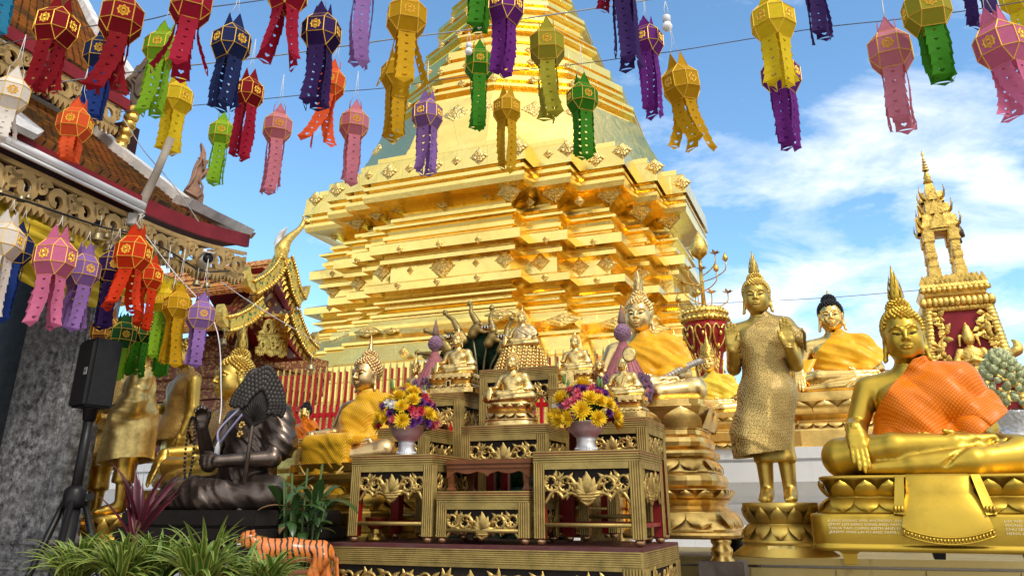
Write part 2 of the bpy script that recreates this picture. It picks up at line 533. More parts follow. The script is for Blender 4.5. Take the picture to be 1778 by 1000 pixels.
# ------------------------------------------------------------------ statues: heads, hands, bodies, robes
def head_sdf(h=0.0036, style='buddha', ear=1.0):
	S = SDF((-0.125, -0.15, -0.21), (0.125, 0.15, 0.17), h)
	S.ell((0, 0.015, 0.022), (0.083, 0.097, 0.092), 0.02)
	S.ell((0, -0.018, -0.028), (0.071, 0.073, 0.089), 0.03)
	S.ell((0, -0.048, -0.088), (0.036, 0.034, 0.030), 0.03)
	for s in (-1, 1):
		S.ell((s * 0.036, -0.052, -0.042), (0.030, 0.030, 0.036), 0.03)
		S.ell((s * 0.050, -0.01, -0.07), (0.022, 0.04, 0.03), 0.03)
	S.cap((0, 0.018, -0.06), (0, 0.03, -0.20), 0.050, 0.060, 0.025)
	for z in (-0.128, -0.150):
		S.chain([(0.052 * math.sin(a), 0.024 - 0.053 * math.cos(a), z - 0.006 * math.cos(a)) for a in np.linspace(-1.9, 1.9, 12)], 0.0022, 0.004, 'sub')
	for s in (-1, 1):
		S.ell((s * 0.033, -0.100, -0.002), (0.025, 0.016, 0.014), 0.012, 'sub')
		S.ell((s * 0.033, -0.0765, -0.004), (0.0235, 0.0150, 0.0135), 0.003)
		S.chain([(s * 0.008, -0.0945, -0.006), (s * 0.014, -0.0945, 0.010), (s * 0.030, -0.0900, 0.0205), (s * 0.048, -0.0795, 0.018), (s * 0.062, -0.0650, 0.006)],
				[0.0045, 0.005, 0.005, 0.0045, 0.003], 0.009)
		S.chain([(s * 0.0115, -0.0905, -0.0125), (s * 0.022, -0.0935, -0.0155), (s * 0.034, -0.0930, -0.0155), (s * 0.046, -0.0860, -0.0125), (s * 0.055, -0.0765, -0.008)], 0.0021, 0.003, 'sub')
		S.chain([(s * 0.012, -0.088, -0.003), (s * 0.022, -0.0905, 0.006), (s * 0.034, -0.089, 0.0095), (s * 0.047, -0.080, 0.006), (s * 0.056, -0.071, -0.002)], 0.0016, 0.003, 'sub')
	S.chain([(0, -0.088, 0.010), (0, -0.0985, -0.014), (0, -0.1095, -0.036)], [0.0075, 0.0085, 0.0105], 0.010)
	for s in (-1, 1):
		S.ell((s * 0.0115, -0.0985, -0.0395), (0.0075, 0.009, 0.0065), 0.006)
		S.ell((s * 0.006, -0.105, -0.0475), (0.0035, 0.004, 0.003), 0.002, 'sub')
	up = [(-0.029, -0.0835, -0.0635), (-0.016, -0.0935, -0.0655), (-0.006, -0.0985, -0.0625), (0, -0.0985, -0.0640), (0.006, -0.0985, -0.0625), (0.016, -0.0935, -0.0655), (0.029, -0.0835, -0.0635)]
	lo = [(-0.024, -0.0850, -0.0690), (-0.010, -0.0945, -0.0755), (0.010, -0.0945, -0.0755), (0.024, -0.0850, -0.0690)]
	S.chain(up, [0.002, 0.0042, 0.005, 0.0045, 0.005, 0.0042, 0.002], 0.005)
	S.chain(lo, [0.0025, 0.0058, 0.0058, 0.0025], 0.005)
	S.chain([(-0.033, -0.083, -0.0640), (-0.015, -0.1005, -0.0695), (0, -0.1035, -0.0690), (0.015, -0.1005, -0.0695), (0.033, -0.083, -0.0640)], 0.0017, 0.003, 'sub')
	S.chain([(-0.016, -0.0915, -0.0855), (0, -0.0955, -0.0865), (0.016, -0.0915, -0.0855)], 0.004, 0.008, 'sub')
	for s in (-1, 1):
		S.ell((s * 0.084, 0.010, -0.002), (0.009, 0.024, 0.040), 0.008, rot=(0, s * 0.12, 0))
		S.ell((s * 0.093, 0.002, 0.000), (0.006, 0.012, 0.024), 0.006, 'sub')
		if style == 'buddha':
			S.chain([(s * 0.081, 0.012, -0.03), (s * 0.085, 0.008, -0.07), (s * 0.091, 0.004, -0.108 * ear), (s * 0.096, 0.000, -0.118 * ear)], [0.012, 0.0105, 0.010, 0.006], 0.008)
	return S.nets()
def hand_sdf(S, w, f, n, side, size=0.15, curl=0.12, spread=0.10, thumb=0.6, r=0.0088, k=0.005, curls=None):
	"""w wrist point, f finger direction, n palm normal (the way the palm faces), side +1 if the thumb lies on f x n"""
	w = Vector(w); f = Vector(f).normalized(); n = Vector(n); n = (n - f * n.dot(f)).normalized()
	s = f.cross(n) * side
	q = size / 0.15
	V = lambda a, b, c: tuple(w + (f * a + s * b + n * c) * q)
	for b in (-0.020, -0.007, 0.007, 0.019):
		S.chain([V(-0.005, b * 0.6, 0), V(0.035, b * 0.95, 0.000), V(0.066, b * 1.05, -0.001)], [0.0165 * q, 0.0155 * q, 0.0120 * q], 0.010 * q)
	S.chain([V(0.010, 0.014, 0.006), V(0.036, 0.024, 0.008)], [0.016 * q, 0.013 * q], 0.010 * q)
	base = [(0.068, 0.0225, 0.040, 0.030), (0.072, 0.0075, 0.046, 0.034), (0.069, -0.0080, 0.042, 0.032), (0.062, -0.0225, 0.033, 0.026)]
	for i, (a, b, l1, l2) in enumerate(base):
		c = curl if curls is None else curls[i]
		sp = spread * b / 0.022 * 0.5
		p0 = (a - 0.012, b, 0.0)
		a1 = c; d1 = (math.cos(a1) , math.sin(sp), math.sin(a1))
		p1 = (a + l1 * d1[0], b + l1 * d1[1], l1 * d1[2])
		a2 = c * 2.2; d2 = (math.cos(a2), math.sin(sp), math.sin(a2))
		p2 = (p1[0] + l2 * 0.6 * d2[0], p1[1] + l2 * 0.6 * d2[1], p1[2] + l2 * 0.6 * d2[2])
		a3 = c * 3.2; d3 = (math.cos(a3), math.sin(sp), math.sin(a3))
		p3 = (p2[0] + l2 * 0.55 * d3[0], p2[1] + l2 * 0.55 * d3[1], p2[2] + l2 * 0.55 * d3[2])
		rr = r * (0.92 if i == 3 else 1.0)
		S.chain([V(*p0), V(a, b, 0), V(*p1), V(*p2), V(*p3)], [rr * 1.15 * q, rr * 1.1 * q, rr * q, rr * 0.92 * q, rr * 0.75 * q], k * q)
	t0 = (0.018, 0.024, 0.006)
	ca, sa = math.cos(thumb), math.sin(thumb)
	t1 = (0.018 + 0.036 * ca, 0.024 + 0.036 * sa, 0.012)
	t2 = (t1[0] + 0.032 * math.cos(thumb * 0.55), t1[1] + 0.032 * math.sin(thumb * 0.55), 0.016)
	S.chain([V(*t0), V(*t1), V(*t2)], [0.014 * q, 0.0108 * q, 0.0082 * q], 0.008 * q)
SEAT = dict(shR=(-0.192, 0.035, 0.368), shL=(0.192, 0.035, 0.368), elR=(-0.262, 0.010, 0.205), elL=(0.265, 0.045, 0.195),
			wrR=(-0.272, -0.205, 0.190), wrL=(0.135, -0.145, 0.140))
HEADZ = 0.600
def arm(S, sh, el, wr, r=(0.056, 0.047, 0.028), k=0.02):
	S.chain([sh, el], [r[0], r[1]], k)
	mid = tuple(Vector(el).lerp(Vector(wr), 0.35))
	S.chain([el, mid, wr], [r[1] * 0.98, r[1] * 0.92, r[2]], 0.012)
def torso(S):
	S.ell((0, 0.035, 0.295), (0.165, 0.105, 0.125), 0.04)
	S.ell((0, 0.030, 0.18), (0.124, 0.098, 0.12), 0.06)
	S.ell((0, 0.035, 0.075), (0.185, 0.130, 0.10), 0.06)
	S.cap((-0.160, 0.04, 0.370), (0.160, 0.04, 0.370), 0.052, 0.052, 0.05)
	for s in (-1, 1):
		S.ell((s * 0.075, -0.030, 0.310), (0.072, 0.045, 0.058), 0.035)
		S.cap((s * 0.035, 0.045, 0.425), (s * 0.15, 0.04, 0.382), 0.034, 0.046, 0.04)
	S.cap((0, 0.035, 0.38), (0, 0.03, 0.50), 0.060, 0.054, 0.04)
def legs(S):
	S.chain([(0.12, 0.02, 0.085), (0.345, -0.120, 0.075)], [0.105, 0.078], 0.03)
	S.chain([(-0.12, 0.02, 0.085), (-0.345, -0.120, 0.080)], [0.105, 0.080], 0.03)
	S.chain([(0.345, -0.125, 0.070), (0.15, -0.235, 0.050), (-0.07, -0.245, 0.040)], [0.072, 0.056, 0.038], 0.02)
	S.chain([(-0.07, -0.245, 0.038), (-0.25, -0.235, 0.030)], [0.034, 0.020], 0.015)
	S.chain([(-0.345, -0.130, 0.078), (-0.13, -0.215, 0.112), (0.10, -0.205, 0.118)], [0.074, 0.056, 0.040], 0.010)
	S.chain([(0.10, -0.205, 0.120), (0.16, -0.190, 0.126), (0.25, -0.165, 0.138)], [0.038, 0.032, 0.020], 0.012)
	S.ell((0, -0.12, 0.05), (0.25, 0.13, 0.05), 0.04)
def seated_body(name, h=0.0075, hh=0.0045, right='earth', left='lap', head_h=0.0036, head_rot=(0, 0, 0), style='buddha', flow=True):
	J = dict(SEAT)
	if right == 'lap': J['wrR'] = (-0.125, -0.150, 0.150)
	S = SDF((-0.50, -0.34, -0.012), (0.50, 0.22, 0.56), h)
	torso(S)
	legs(S)
	arm(S, J['shR'], J['elR'], J['wrR'])
	arm(S, J['shL'], J['elL'], J['wrL'])
	if flow and h < 0.009:
		for i in range(4):
			x0 = -0.02 + 0.06 * i
			S.chain([(x0, -0.305 + 0.02 * i, 0.03 + 0.004 * i), (x0 + 0.08, -0.29 + 0.025 * i, 0.095), (x0 + 0.15, -0.24 + 0.03 * i, 0.13)], 0.006, 0.012, 'sub')
		S.chain([(0.03, -0.03, 0.425), (-0.05, -0.075, 0.335), (-0.12, -0.06, 0.24), (-0.15, 0.0, 0.19)], 0.003, 0.006, 'sub')
	parts = [S.nets()]
	H = SDF((-0.50, -0.40, -0.03), (0.45, 0.05, 0.36), hh)
	if right == 'earth':
		hand_sdf(H, J['wrR'], (0.04, -0.46, -1.0), (0, 1, -0.4), 1, size=0.178, curl=0.05, spread=0.05, thumb=0.42)
	else:
		hand_sdf(H, J['wrR'], (1.0, -0.20, -0.02), (0, 0, 1), 1, size=0.165, curl=0.08, spread=0.05, thumb=0.5)
	hand_sdf(H, J['wrL'], (-1.0, -0.28, 0.05), (0, 0.1, 1), -1, size=0.165, curl=0.08, spread=0.05, thumb=0.6)
	parts.append(H.nets())
	Vh, Qh = head_sdf(head_h, style)
	R = np.array(Euler(head_rot).to_matrix())
	Vh = Vh @ R.T + np.array((0, 0.005, HEADZ))
	parts.append((Vh, Qh))
	V, Q = merge_nets(parts)
	return np_mesh(name, V, Q)
def fib_pts(n):
	g = math.pi * (3 - math.sqrt(5))
	for i in range(n):
		z = 1 - 2 * (i + 0.5) / n
		r = math.sqrt(1 - z * z)
		yield Vector((r * math.cos(g * i), r * math.sin(g * i), z))
def hair_mesh(name, curls=400, cr=0.0096, pointy=True, head_rot=(0, 0, 0), z0=HEADZ, base=True, ushn=1.0):
	"""cap of curls over skull and topknot"""
	b = MB()
	c1, r1 = Vector((0, 0.018, 0.028)), Vector((0.087, 0.101, 0.094))
	c2, r2 = Vector((0, 0.030, 0.118)), Vector((0.050 * ushn, 0.052 * ushn, 0.046 * ushn))
	def line(p):
		ang = abs(math.atan2(p.x, -(p.y)))
		z = 0.060 - 0.004 * math.cos(3 * ang) if ang < 0.9 else (0.058 - (ang - 0.9) * 0.095 if ang < 1.7 else -0.018 - (ang - 1.7) * 0.04)
		return z
	if base:
		S = SDF((-0.11, -0.11, -0.09), (0.11, 0.14, 0.19), 0.006)
		S.ell(c1, r1 * 0.992, 0.02); S.ell(c2, r2 * 0.96, 0.03)
		X, Y, Z = S.grid()
		ang = np.abs(np.arctan2(X, -Y))
		ln = np.where(ang < 0.9, 0.060 - 0.004 * np.cos(3 * ang), np.where(ang < 1.7, 0.058 - (ang - 0.9) * 0.095, -0.018 - (ang - 1.7) * 0.04))
		S.d = np.maximum(S.d, (ln + 0.002 - Z).astype(np.float32))
		V, Q = S.nets()
		b.add(V.tolist(), Q.tolist(), 0, True)
	def curl(p, nrm, r):
		q = nrm.to_track_quat('Z', 'Y').to_matrix().to_4x4()
		Mx = Matrix.Translation(p) @ q
		if pointy:
			b.lathe([(r * 0.98, -r * 0.4), (r * 1.0, r * 0.15), (r * 0.72, r * 0.62), (r * 0.36, r * 0.98), (r * 0.08, r * 1.12)], 7, 0, True, M=Mx, caps=False)
		else:
			b.ball((0, 0, 0), r, 7, 5, 0, Mx)
	for p in fib_pts(curls):
		q = c1 + Vector((p.x * r1.x, p.y * r1.y, p.z * r1.z))
		if q.z > line(q) and (Vector(((q.x - c2.x) / r2.x, (q.y - c2.y) / r2.y, (q.z - c2.z) / r2.z))).length > 0.95:
			curl(q, Vector((p.x / r1.x, p.y / r1.y, p.z / r1.z)).normalized(), cr)
	n2 = int(curls * 0.33)
	for p in fib_pts(n2):
		q = c2 + Vector((p.x * r2.x, p.y * r2.y, p.z * r2.z))
		e = Vector(((q.x - c1.x) / r1.x, (q.y - c1.y) / r1.y, (q.z - c1.z) / r1.z)).length
		if e > 1.0 and p.z > -0.75:
			curl(q, Vector((p.x, p.y, p.z)).normalized(), cr * 0.92)
	Mr = Matrix.Translation((0, 0.005, z0)) @ Euler(head_rot).to_matrix().to_4x4()
	b.v = [tuple(Mr @ Vector(p)) for p in b.v]
	return b.mesh(name)
def flame_mesh(name, hgt=0.17, r=0.027, z=0.155, head_rot=(0, 0, 0), z0=HEADZ, plainf=False):
	"""flame finial over the topknot"""
	b = MB()
	if plainf:
		b.lathe([(r * 1.1, 0), (r * 1.15, hgt * 0.06), (r * 0.9, hgt * 0.10), (r * 0.95, hgt * 0.16), (r * 0.75, hgt * 0.22), (r * 0.55, hgt * 0.5), (r * 0.25, hgt * 0.8), (0.0015, hgt)], 14)
	else:
		b.lathe([(r * 0.9, -0.008), (r * 1.0, hgt * 0.05), (r * 1.05, hgt * 0.16), (r * 0.85, hgt * 0.32), (r * 0.55, hgt * 0.55), (r * 0.28, hgt * 0.78), (0.0015, hgt)], 14)
		for row, (zz, rr, hh, n) in enumerate(((0.0, 1.08, 0.42, 9), (0.16, 0.98, 0.42, 8), (0.34, 0.72, 0.40, 7), (0.52, 0.46, 0.34, 5))):
			for i in range(n):
				a = 2 * math.pi * (i + 0.5 * (row % 2)) / n
				d = Vector((math.cos(a), math.sin(a), 0)); t = Vector((-d.y, d.x, 0))
				w = rr * r * 2.6 / n
				p0 = d * (rr * r * 1.0) + Vector((0, 0, hgt * zz))
				p1 = d * (rr * r * 1.18) + Vector((0, 0, hgt * (zz + hh * 0.45)))
				p2 = d * (rr * r * 0.95) + Vector((0, 0, hgt * (zz + hh)))
				pm = d * (rr * r * 1.30) + Vector((0, 0, hgt * (zz + hh * 0.3)))
				b.add([p0 - t * w, p0 + t * w, p1 + t * w * 0.9, p2, p1 - t * w * 0.9, pm], [(0, 1, 5), (1, 2, 5), (2, 3, 5), (3, 4, 5), (4, 0, 5)], 0, True)
	Mr = Matrix.Translation((0, 0.005, z0)) @ Euler(head_rot).to_matrix().to_4x4() @ Matrix.Translation((0, 0.030, z))
	b.v = [tuple(Mr @ Vector(p)) for p in b.v]
	return b.mesh(name)
def eyes_mesh(name, sides, head_rot=(0, 0, 0), z0=HEADZ):
	b = MB()
	for s in sides:
		pts = [(s * 0.014, -0.0895, -0.0130), (s * 0.022, -0.0918, -0.0150), (s * 0.034, -0.0910, -0.0150), (s * 0.045, -0.0846, -0.0125), (s * 0.051, -0.0790, -0.0098)]
		b.tube(pts, [0.0006, 0.0022, 0.0026, 0.0020, 0.0006], 6)
	Mr = Matrix.Translation((0, 0.005, z0)) @ Euler(head_rot).to_matrix().to_4x4()
	b.v = [tuple(Mr @ Vector(p)) for p in b.v]
	return b.mesh(name)
def clip_mesh(me, planes, thick=0.006):
	"""keep the side of each plane its normal points away from; give the cloth a thickness"""
	bm = bmesh.new(); bm.from_mesh(me)
	for co, no in planes:
		bmesh.ops.bisect_plane(bm, geom=bm.verts[:] + bm.edges[:] + bm.faces[:], plane_co=co, plane_no=no, clear_outer=True)
	bm.verts.ensure_lookup_table()
	seen = set(); best = []
	for v in bm.verts:
		if v.index in seen: continue
		st = [v]; comp = []
		seen.add(v.index)
		while st:
			q = st.pop(); comp.append(q)
			for e in q.link_edges:
				o = e.other_vert(q)
				if o.index not in seen:
					seen.add(o.index); st.append(o)
		if len(comp) > len(best): best = comp
	keep = set(v.index for v in best)
	bmesh.ops.delete(bm, geom=[v for v in bm.verts if v.index not in keep], context='VERTS')
	bm.normal_update()
	if thick:
		g = bmesh.ops.extrude_face_region(bm, geom=bm.faces[:])
		nv = [x for x in g['geom'] if isinstance(x, bmesh.types.BMVert)]
		ns = {v: v.normal.copy() for v in nv}
		for v in nv: v.co += ns[v] * thick
		bmesh.ops.recalc_face_normals(bm, faces=bm.faces[:])
	for f in bm.faces: f.smooth = True
	bm.to_mesh(me); bm.free()
	return me
def wrinkle(V, amp, seed=0, dirs=((0.7, 0.2, 0.7),), freq=42.0, warp=0.05, sharp=1.6):
	"""fold height at each point: ridged, warped waves running across dirs"""
	rng = np.random.RandomState(seed)
	out = np.zeros(len(V))
	for d in dirs:
		d = np.array(d) / np.linalg.norm(d)
		w = np.zeros(len(V))
		for _ in range(4):
			kv = rng.randn(3) * 9
			w += np.sin(V @ kv + rng.rand() * 6.28)
		ph = (V @ d) * freq + w * warp * freq * 0.25
		mod = 0.55 + 0.45 * np.sin(V @ (rng.randn(3) * 7) + rng.rand() * 6.28)
		out += ((0.5 + 0.5 * np.sin(ph)) ** sharp) * mod
	return amp * out / len(dirs)
def np_normals(V, Q):
	n = np.cross(V[Q[:, 2]] - V[Q[:, 0]], V[Q[:, 3]] - V[Q[:, 1]])
	N = np.zeros_like(V)
	for i in range(4): np.add.at(N, Q[:, i], n)
	L = np.linalg.norm(N, axis=1, keepdims=True); L[L == 0] = 1
	return N / L
def robe_mesh(name, infl=0.012, h=0.0085, amp=0.008, seed=1, low=(0.0, -0.2, 0.10), low_n=(0.05, -0.15, -1.0), fly=0.10, drop=0.0, freq=62, thick=0.005, hang=True, crease=0.0):
	"""cloth over the left shoulder and arm, under the right arm"""
	J = SEAT
	S = SDF((-0.40, -0.42, -0.35), (0.50, 0.26, 0.54), h)
	e = infl
	S.ell((0, 0.035, 0.295), (0.165 + e, 0.108 + e, 0.130 + e), 0.04)
	S.ell((0, 0.020, 0.18), (0.146 + e, 0.118 + e, 0.12 + e), 0.07)
	S.ell((0, 0.025, 0.085), (0.190 + e, 0.150 + e, 0.10 + e), 0.06)
	S.cap((-0.14, 0.04, 0.370), (0.160, 0.04, 0.370), 0.052 + e, 0.052 + e, 0.05)
	for s in (-1, 1):
		S.ell((s * 0.075, -0.030, 0.310), (0.075 + e, 0.048 + e, 0.062 + e), 0.04)
		S.cap((s * 0.035, 0.045, 0.425), (s * 0.15, 0.04, 0.382), 0.034 + e, 0.046 + e, 0.05)
	S.cap((0, 0.035, 0.38), (0, 0.03, 0.47), 0.058 + e, 0.054 + e * 0.6, 0.04)
	S.chain([J['shL'], J['elL']], [0.056 + e, 0.048 + e * 1.3], 0.05)
	m = Vector(J['elL']).lerp(Vector(J['wrL']), 0.6)
	S.chain([J['elL'], tuple(m)], [0.050 + e * 1.6, 0.040 + e * 1.8], 0.06)
	if fly > 0:
		S.chain([J['shL'], (0.295, 0.03, 0.26), (0.30 + fly, 0.00, 0.19)], [0.05, 0.045, 0.016], 0.05)
		S.chain([(0.15, -0.05, 0.28), (0.27, -0.04, 0.21), (0.30 + fly, 0.00, 0.19)], [0.04, 0.032, 0.014], 0.05)
	if drop > 0:
		S.box((-0.02, -0.285, 0.02 - drop / 2), (0.20, 0.014, 0.11 + drop / 2), 0.012, 0.06)
		S.box((0.0, -0.17, 0.15), (0.21, 0.125, 0.022), 0.02, 0.05)
	V, Q = S.nets()
	N = np_normals(V, Q)
	a = wrinkle(V, amp, seed, ((0.62, 0.1, 0.78), (0.30, 0.1, 0.95)), freq, 0.07, 2.2)
	a += wrinkle(V, amp * 0.45, seed + 7, ((0.45, 0.2, 0.88),), freq * 2.1, 0.05, 2.0)
	if crease:
		for d, fr, o in (((0.80, 0, 0.60), 5.2, 0.35), ((-0.62, 0, 0.78), 4.4, 0.1)):
			t = (V @ np.array(d)) * fr + o
			t = np.abs(t - np.round(t))
			a += crease * (1 - 2 * t) * 2.0
	V = V + N * a[:, None]
	me = np_mesh(name, V, Q)
	A = Vector((0.020, 0, 0.475)); B = Vector((-0.185, 0, 0.245))
	d = (B - A).normalized()
	no = Vector((d.z, 0.10, -d.x)); no = no if no.x < 0 else -no
	planes = [(A, no), (Vector(low), Vector(low_n)), ((0, 0, 0.475), (-0.3, 0, 1))]
	if fly > 0: planes += [((0.10, -0.1, 0.095), (0.62, 0.15, -1.0)), ((0.30 + fly, 0, 0.2), (1, 0, 0.35))]
	return clip_mesh(me, planes, thick)
def standing_body(name, h=0.009, hh=0.0048, armsp='abhaya', head_rot=(0, 0, 0)):
	"""feet at z=0, chin about 1.19; same head size as the seated figure"""
	S = SDF((-0.34, -0.30, -0.01), (0.34, 0.24, 1.32), h)
	dz = 0.70
	for s in (-1, 1):
		S.chain([(s * 0.070, 0.02, 0.035), (s * 0.072, -0.07, 0.028), (s * 0.076, -0.135, 0.018)], [0.034, 0.032, 0.020], 0.02)
		for i in range(5):
			S.cap((s * (0.052 + 0.013 * i), -0.13, 0.018), (s * (0.050 + 0.0145 * i), -0.163 + 0.006 * i, 0.014), 0.010, 0.008, 0.004)
	for s in (-1, 1):
		S.chain([(s * 0.042, 0.02, 0.275), (s * 0.048, 0.02, 0.45), (s * 0.060, 0.02, 0.66)], [0.080, 0.082, 0.090], 0.05)
		S.chain([(s * 0.045, 0.02, 0.262), (s * 0.043, 0.02, 0.278)], [0.086, 0.082], 0.012)
	S.box((0, 0.02, 0.16), (0.3, 0.3, 0.075), 0.005, 0.0, 'sub')
	for s in (-1, 1):
		S.chain([(s * 0.068, 0.03, 0.045), (s * 0.066, 0.025, 0.24)], [0.038, 0.052], 0.004)
		S.chain([(s * 0.068, 0.03, 0.06), (s * 0.070, 0.0, 0.05), (s * 0.072, -0.07, 0.028), (s * 0.076, -0.135, 0.018)], [0.036, 0.036, 0.032, 0.020], 0.02)
	S.ell((0, 0.025, 0.68), (0.150, 0.110, 0.16), 0.06)
	S.ell((0, 0.030, 0.18 + dz), (0.118, 0.090, 0.14), 0.06)
	S.ell((0, 0.035, 0.295 + dz), (0.152, 0.098, 0.125), 0.05)
	S.cap((-0.150, 0.04, 0.370 + dz), (0.150, 0.04, 0.370 + dz), 0.050, 0.050, 0.05)
	for s in (-1, 1):
		S.ell((s * 0.070, -0.028, 0.310 + dz), (0.067, 0.042, 0.056), 0.035)
		S.cap((s * 0.035, 0.045, 0.425 + dz), (s * 0.14, 0.04, 0.382 + dz), 0.033, 0.044, 0.04)
	S.cap((0, 0.035, 0.38 + dz), (0, 0.03, 0.50 + dz), 0.056, 0.052, 0.04)
	H = SDF((-0.40, -0.42, 0.60 + 0.0), (0.40, 0.12, 1.25), hh)
	if armsp == 'abhaya':
		for s in (-1, 1):
			sh = (s * 0.175, 0.04, 0.365 + dz); el = (s * 0.195, 0.02, 0.130 + dz); wr = (s * 0.172, -0.150, 0.220 + dz)
			arm(S, sh, el, wr, (0.054, 0.046, 0.030))
			hand_sdf(H, wr, (0.0, -0.10, 1.0), (0, -1, -0.05), -s, size=0.175, curl=0.07, spread=0.10, thumb=0.32)
	elif armsp == 'teach':
		sh = (-0.175, 0.04, 0.365 + dz); el = (-0.21, -0.02, 0.14 + dz); wr = (-0.20, -0.22, 0.17 + dz)
		arm(S, sh, el, wr, (0.054, 0.046, 0.030))
		hand_sdf(H, wr, (0.0, -0.12, 1.0), (0, -1, -0.05), 1, size=0.175, curl=0.07, spread=0.10, thumb=0.35)
		sh = (0.175, 0.04, 0.365 + dz); el = (0.215, 0.05, 0.13 + dz); wr = (0.205, -0.01, -0.075 + dz)
		arm(S, sh, el, wr, (0.054, 0.046, 0.030))
		H2 = SDF((0.08, -0.15, 0.42), (0.36, 0.15, 0.72), hh)
		hand_sdf(H2, wr, (0.0, -0.06, -1.0), (-1, 0, 0), -1, size=0.168, curl=0.10, spread=0.06, thumb=0.4)
	elif armsp == 'bowl':
		for s in (-1, 1):
			sh = (s * 0.175, 0.04, 0.365 + dz); el = (s * 0.215, 0.02, 0.15 + dz); wr = (s * 0.10, -0.17, 0.11 + dz)
			arm(S, sh, el, wr, (0.054, 0.046, 0.030))
			hand_sdf(H, wr, (-s * 0.8, -0.5, -0.1), (0, 0, 1), -s, size=0.16, curl=0.2, spread=0.06, thumb=0.4)
	parts = [S.nets(), H.nets()]
	if armsp == 'teach': parts.append(H2.nets())
	Vh, Qh = head_sdf(0.0040)
	R = np.array(Euler(head_rot).to_matrix())
	Vh = Vh @ R.T + np.array((0, 0.005, HEADZ + dz))
	parts.append((Vh, Qh))
	V, Q = merge_nets(parts)
	return np_mesh(name, V, Q)
def standing_robe(name, infl=0.012, h=0.0095, amp=0.006, seed=3, low=0.30, side=-0.16, wing=0.14, freq=34, both=False):
	"""sheet of patterned cloth over the left shoulder, falling to the shins on the figure's right"""
	dz = 0.70; e = infl
	S = SDF((-0.42, -0.34, 0.04), (0.48, 0.32, 1.28), h)
	S.ell((0, 0.035, 0.295 + dz), (0.152 + e, 0.102 + e, 0.130 + e), 0.05)
	S.ell((0, 0.020, 0.18 + dz), (0.126 + e, 0.100 + e, 0.15 + e), 0.07)
	S.ell((0, 0.020, 0.66), (0.155 + e, 0.120 + e, 0.18), 0.08)
	S.cap((-0.13, 0.04, 0.370 + dz), (0.150, 0.04, 0.370 + dz), 0.050 + e, 0.050 + e, 0.05)
	for s in (-1, 1):
		S.ell((s * 0.070, -0.028, 0.310 + dz), (0.070 + e, 0.046 + e, 0.060 + e), 0.04)
		S.cap((s * 0.035, 0.045, 0.425 + dz), (s * 0.14, 0.04, 0.382 + dz), 0.033 + e, 0.046 + e, 0.05)
	S.cap((0, 0.035, 0.38 + dz), (0, 0.03, 0.46 + dz), 0.056 + e, 0.052 + e * 0.6, 0.04)
	S.chain([(-0.02, 0.0, 0.62), (side * 0.55, -0.02, 0.40), (side * 0.75, -0.03, 0.12)], [0.148, 0.138, 0.142], 0.06)
	S.chain([(0.03, 0.0, 0.62), (-0.02, -0.01, 0.12)], [0.140, 0.120], 0.06)
	if both:
		for s in (-1, 1): S.chain([(s * 0.17, 0.04, 0.37 + dz), (s * 0.20, 0.02, 0.15 + dz), (s * 0.15, -0.08, 0.05 + dz)], [0.075, 0.085, 0.08], 0.05)
		S.chain([(0, 0.02, 0.75), (0, 0.02, 0.2)], [0.19, 0.21], 0.06)
	if wing > 0:
		S.box((0.20, 0.03, 0.325 + dz), (0.11, 0.052, 0.045), 0.03, 0.05, rot=(0, 0.45, 0))
		S.box((0.16, 0.09, 0.24 + dz), (0.09, 0.03, 0.13), 0.03, 0.06, rot=(0, 0.2, 0))
	V, Q = S.nets()
	N = np_normals(V, Q)
	lowf = np.clip((1.0 - V[:, 2]) / 0.8, 0.1, 1.0)
	V = V + N * (wrinkle(V, amp, seed, ((0.95, 0.3, 0.12),), freq, 0.04, 1.3) * lowf + wrinkle(V, amp * 0.4, seed + 5, ((0.5, 0.2, 0.85),), 60, 0.06, 2.0))[:, None]
	me = np_mesh(name, V, Q)
	A = Vector((0.035, 0, 0.470 + dz)); B = Vector((-0.165, 0, 0.235 + dz))
	d = (B - A).normalized()
	no = Vector((d.z, 0.10, -d.x)); no = no if no.x < 0 else -no
	planes = [(A, no), ((side, -0.1, low), (0.12, 0.0, -1)), ((0, 0, 0.470 + dz), (-0.3, 0, 1)), ((0.085, 0, 0.3), (1.0, 0.12, -0.28)), ((0.262, 0, 0.30 + dz), (0.98, 0, -0.10))]
	if both: planes = [((0, 0, low), (0.1, 0.1, -1)), ((0, 0, 0.462 + dz), (0, -0.2, 1))]
	return clip_mesh(me, planes, 0.005)
def petal_ring(b, n, fn, hgt, z, flare=0.02, mi=0, up=True, wide=1.02, ridge=0.012, tip=0.35, point=True):
	"""ring of lotus petals; fn(t)-> (point on plan outline, outward unit normal, tangent) for t in 0..1, with arc-length spacing"""
	for i in range(n):
		p, nn, tt, L = fn((i + 0.5) / n, n)
		w = L / 2 * wide
		sg = 1 if up else -1
		rows = 5
		V = []
		for r_ in range(rows + 1):
			u = r_ / rows
			ww = w * (math.sqrt(max(0, 1 - max(0, (u - tip) / (1 - tip)) ** 2)) if not point else (1 if u < tip else max(0.0, (1 - ((u - tip) / (1 - tip)) ** 1.6))))
			off = flare * math.sin(u * math.pi * 0.62)
			for c in (-1, -0.5, 0, 0.5, 1):
				V.append(p + tt * (ww * c) + nn * (off + ridge * (1 - c * c) * (1 - 0.4 * u)) + Vector((0, 0, z + sg * hgt * u)))
		Fc = []
		for r_ in range(rows):
			for c in range(4):
				a = r_ * 5 + c
				q = (a, a + 1, a + 6, a + 5)
				Fc.append(q if up else q[::-1])
		b.add(V, Fc, mi, True)
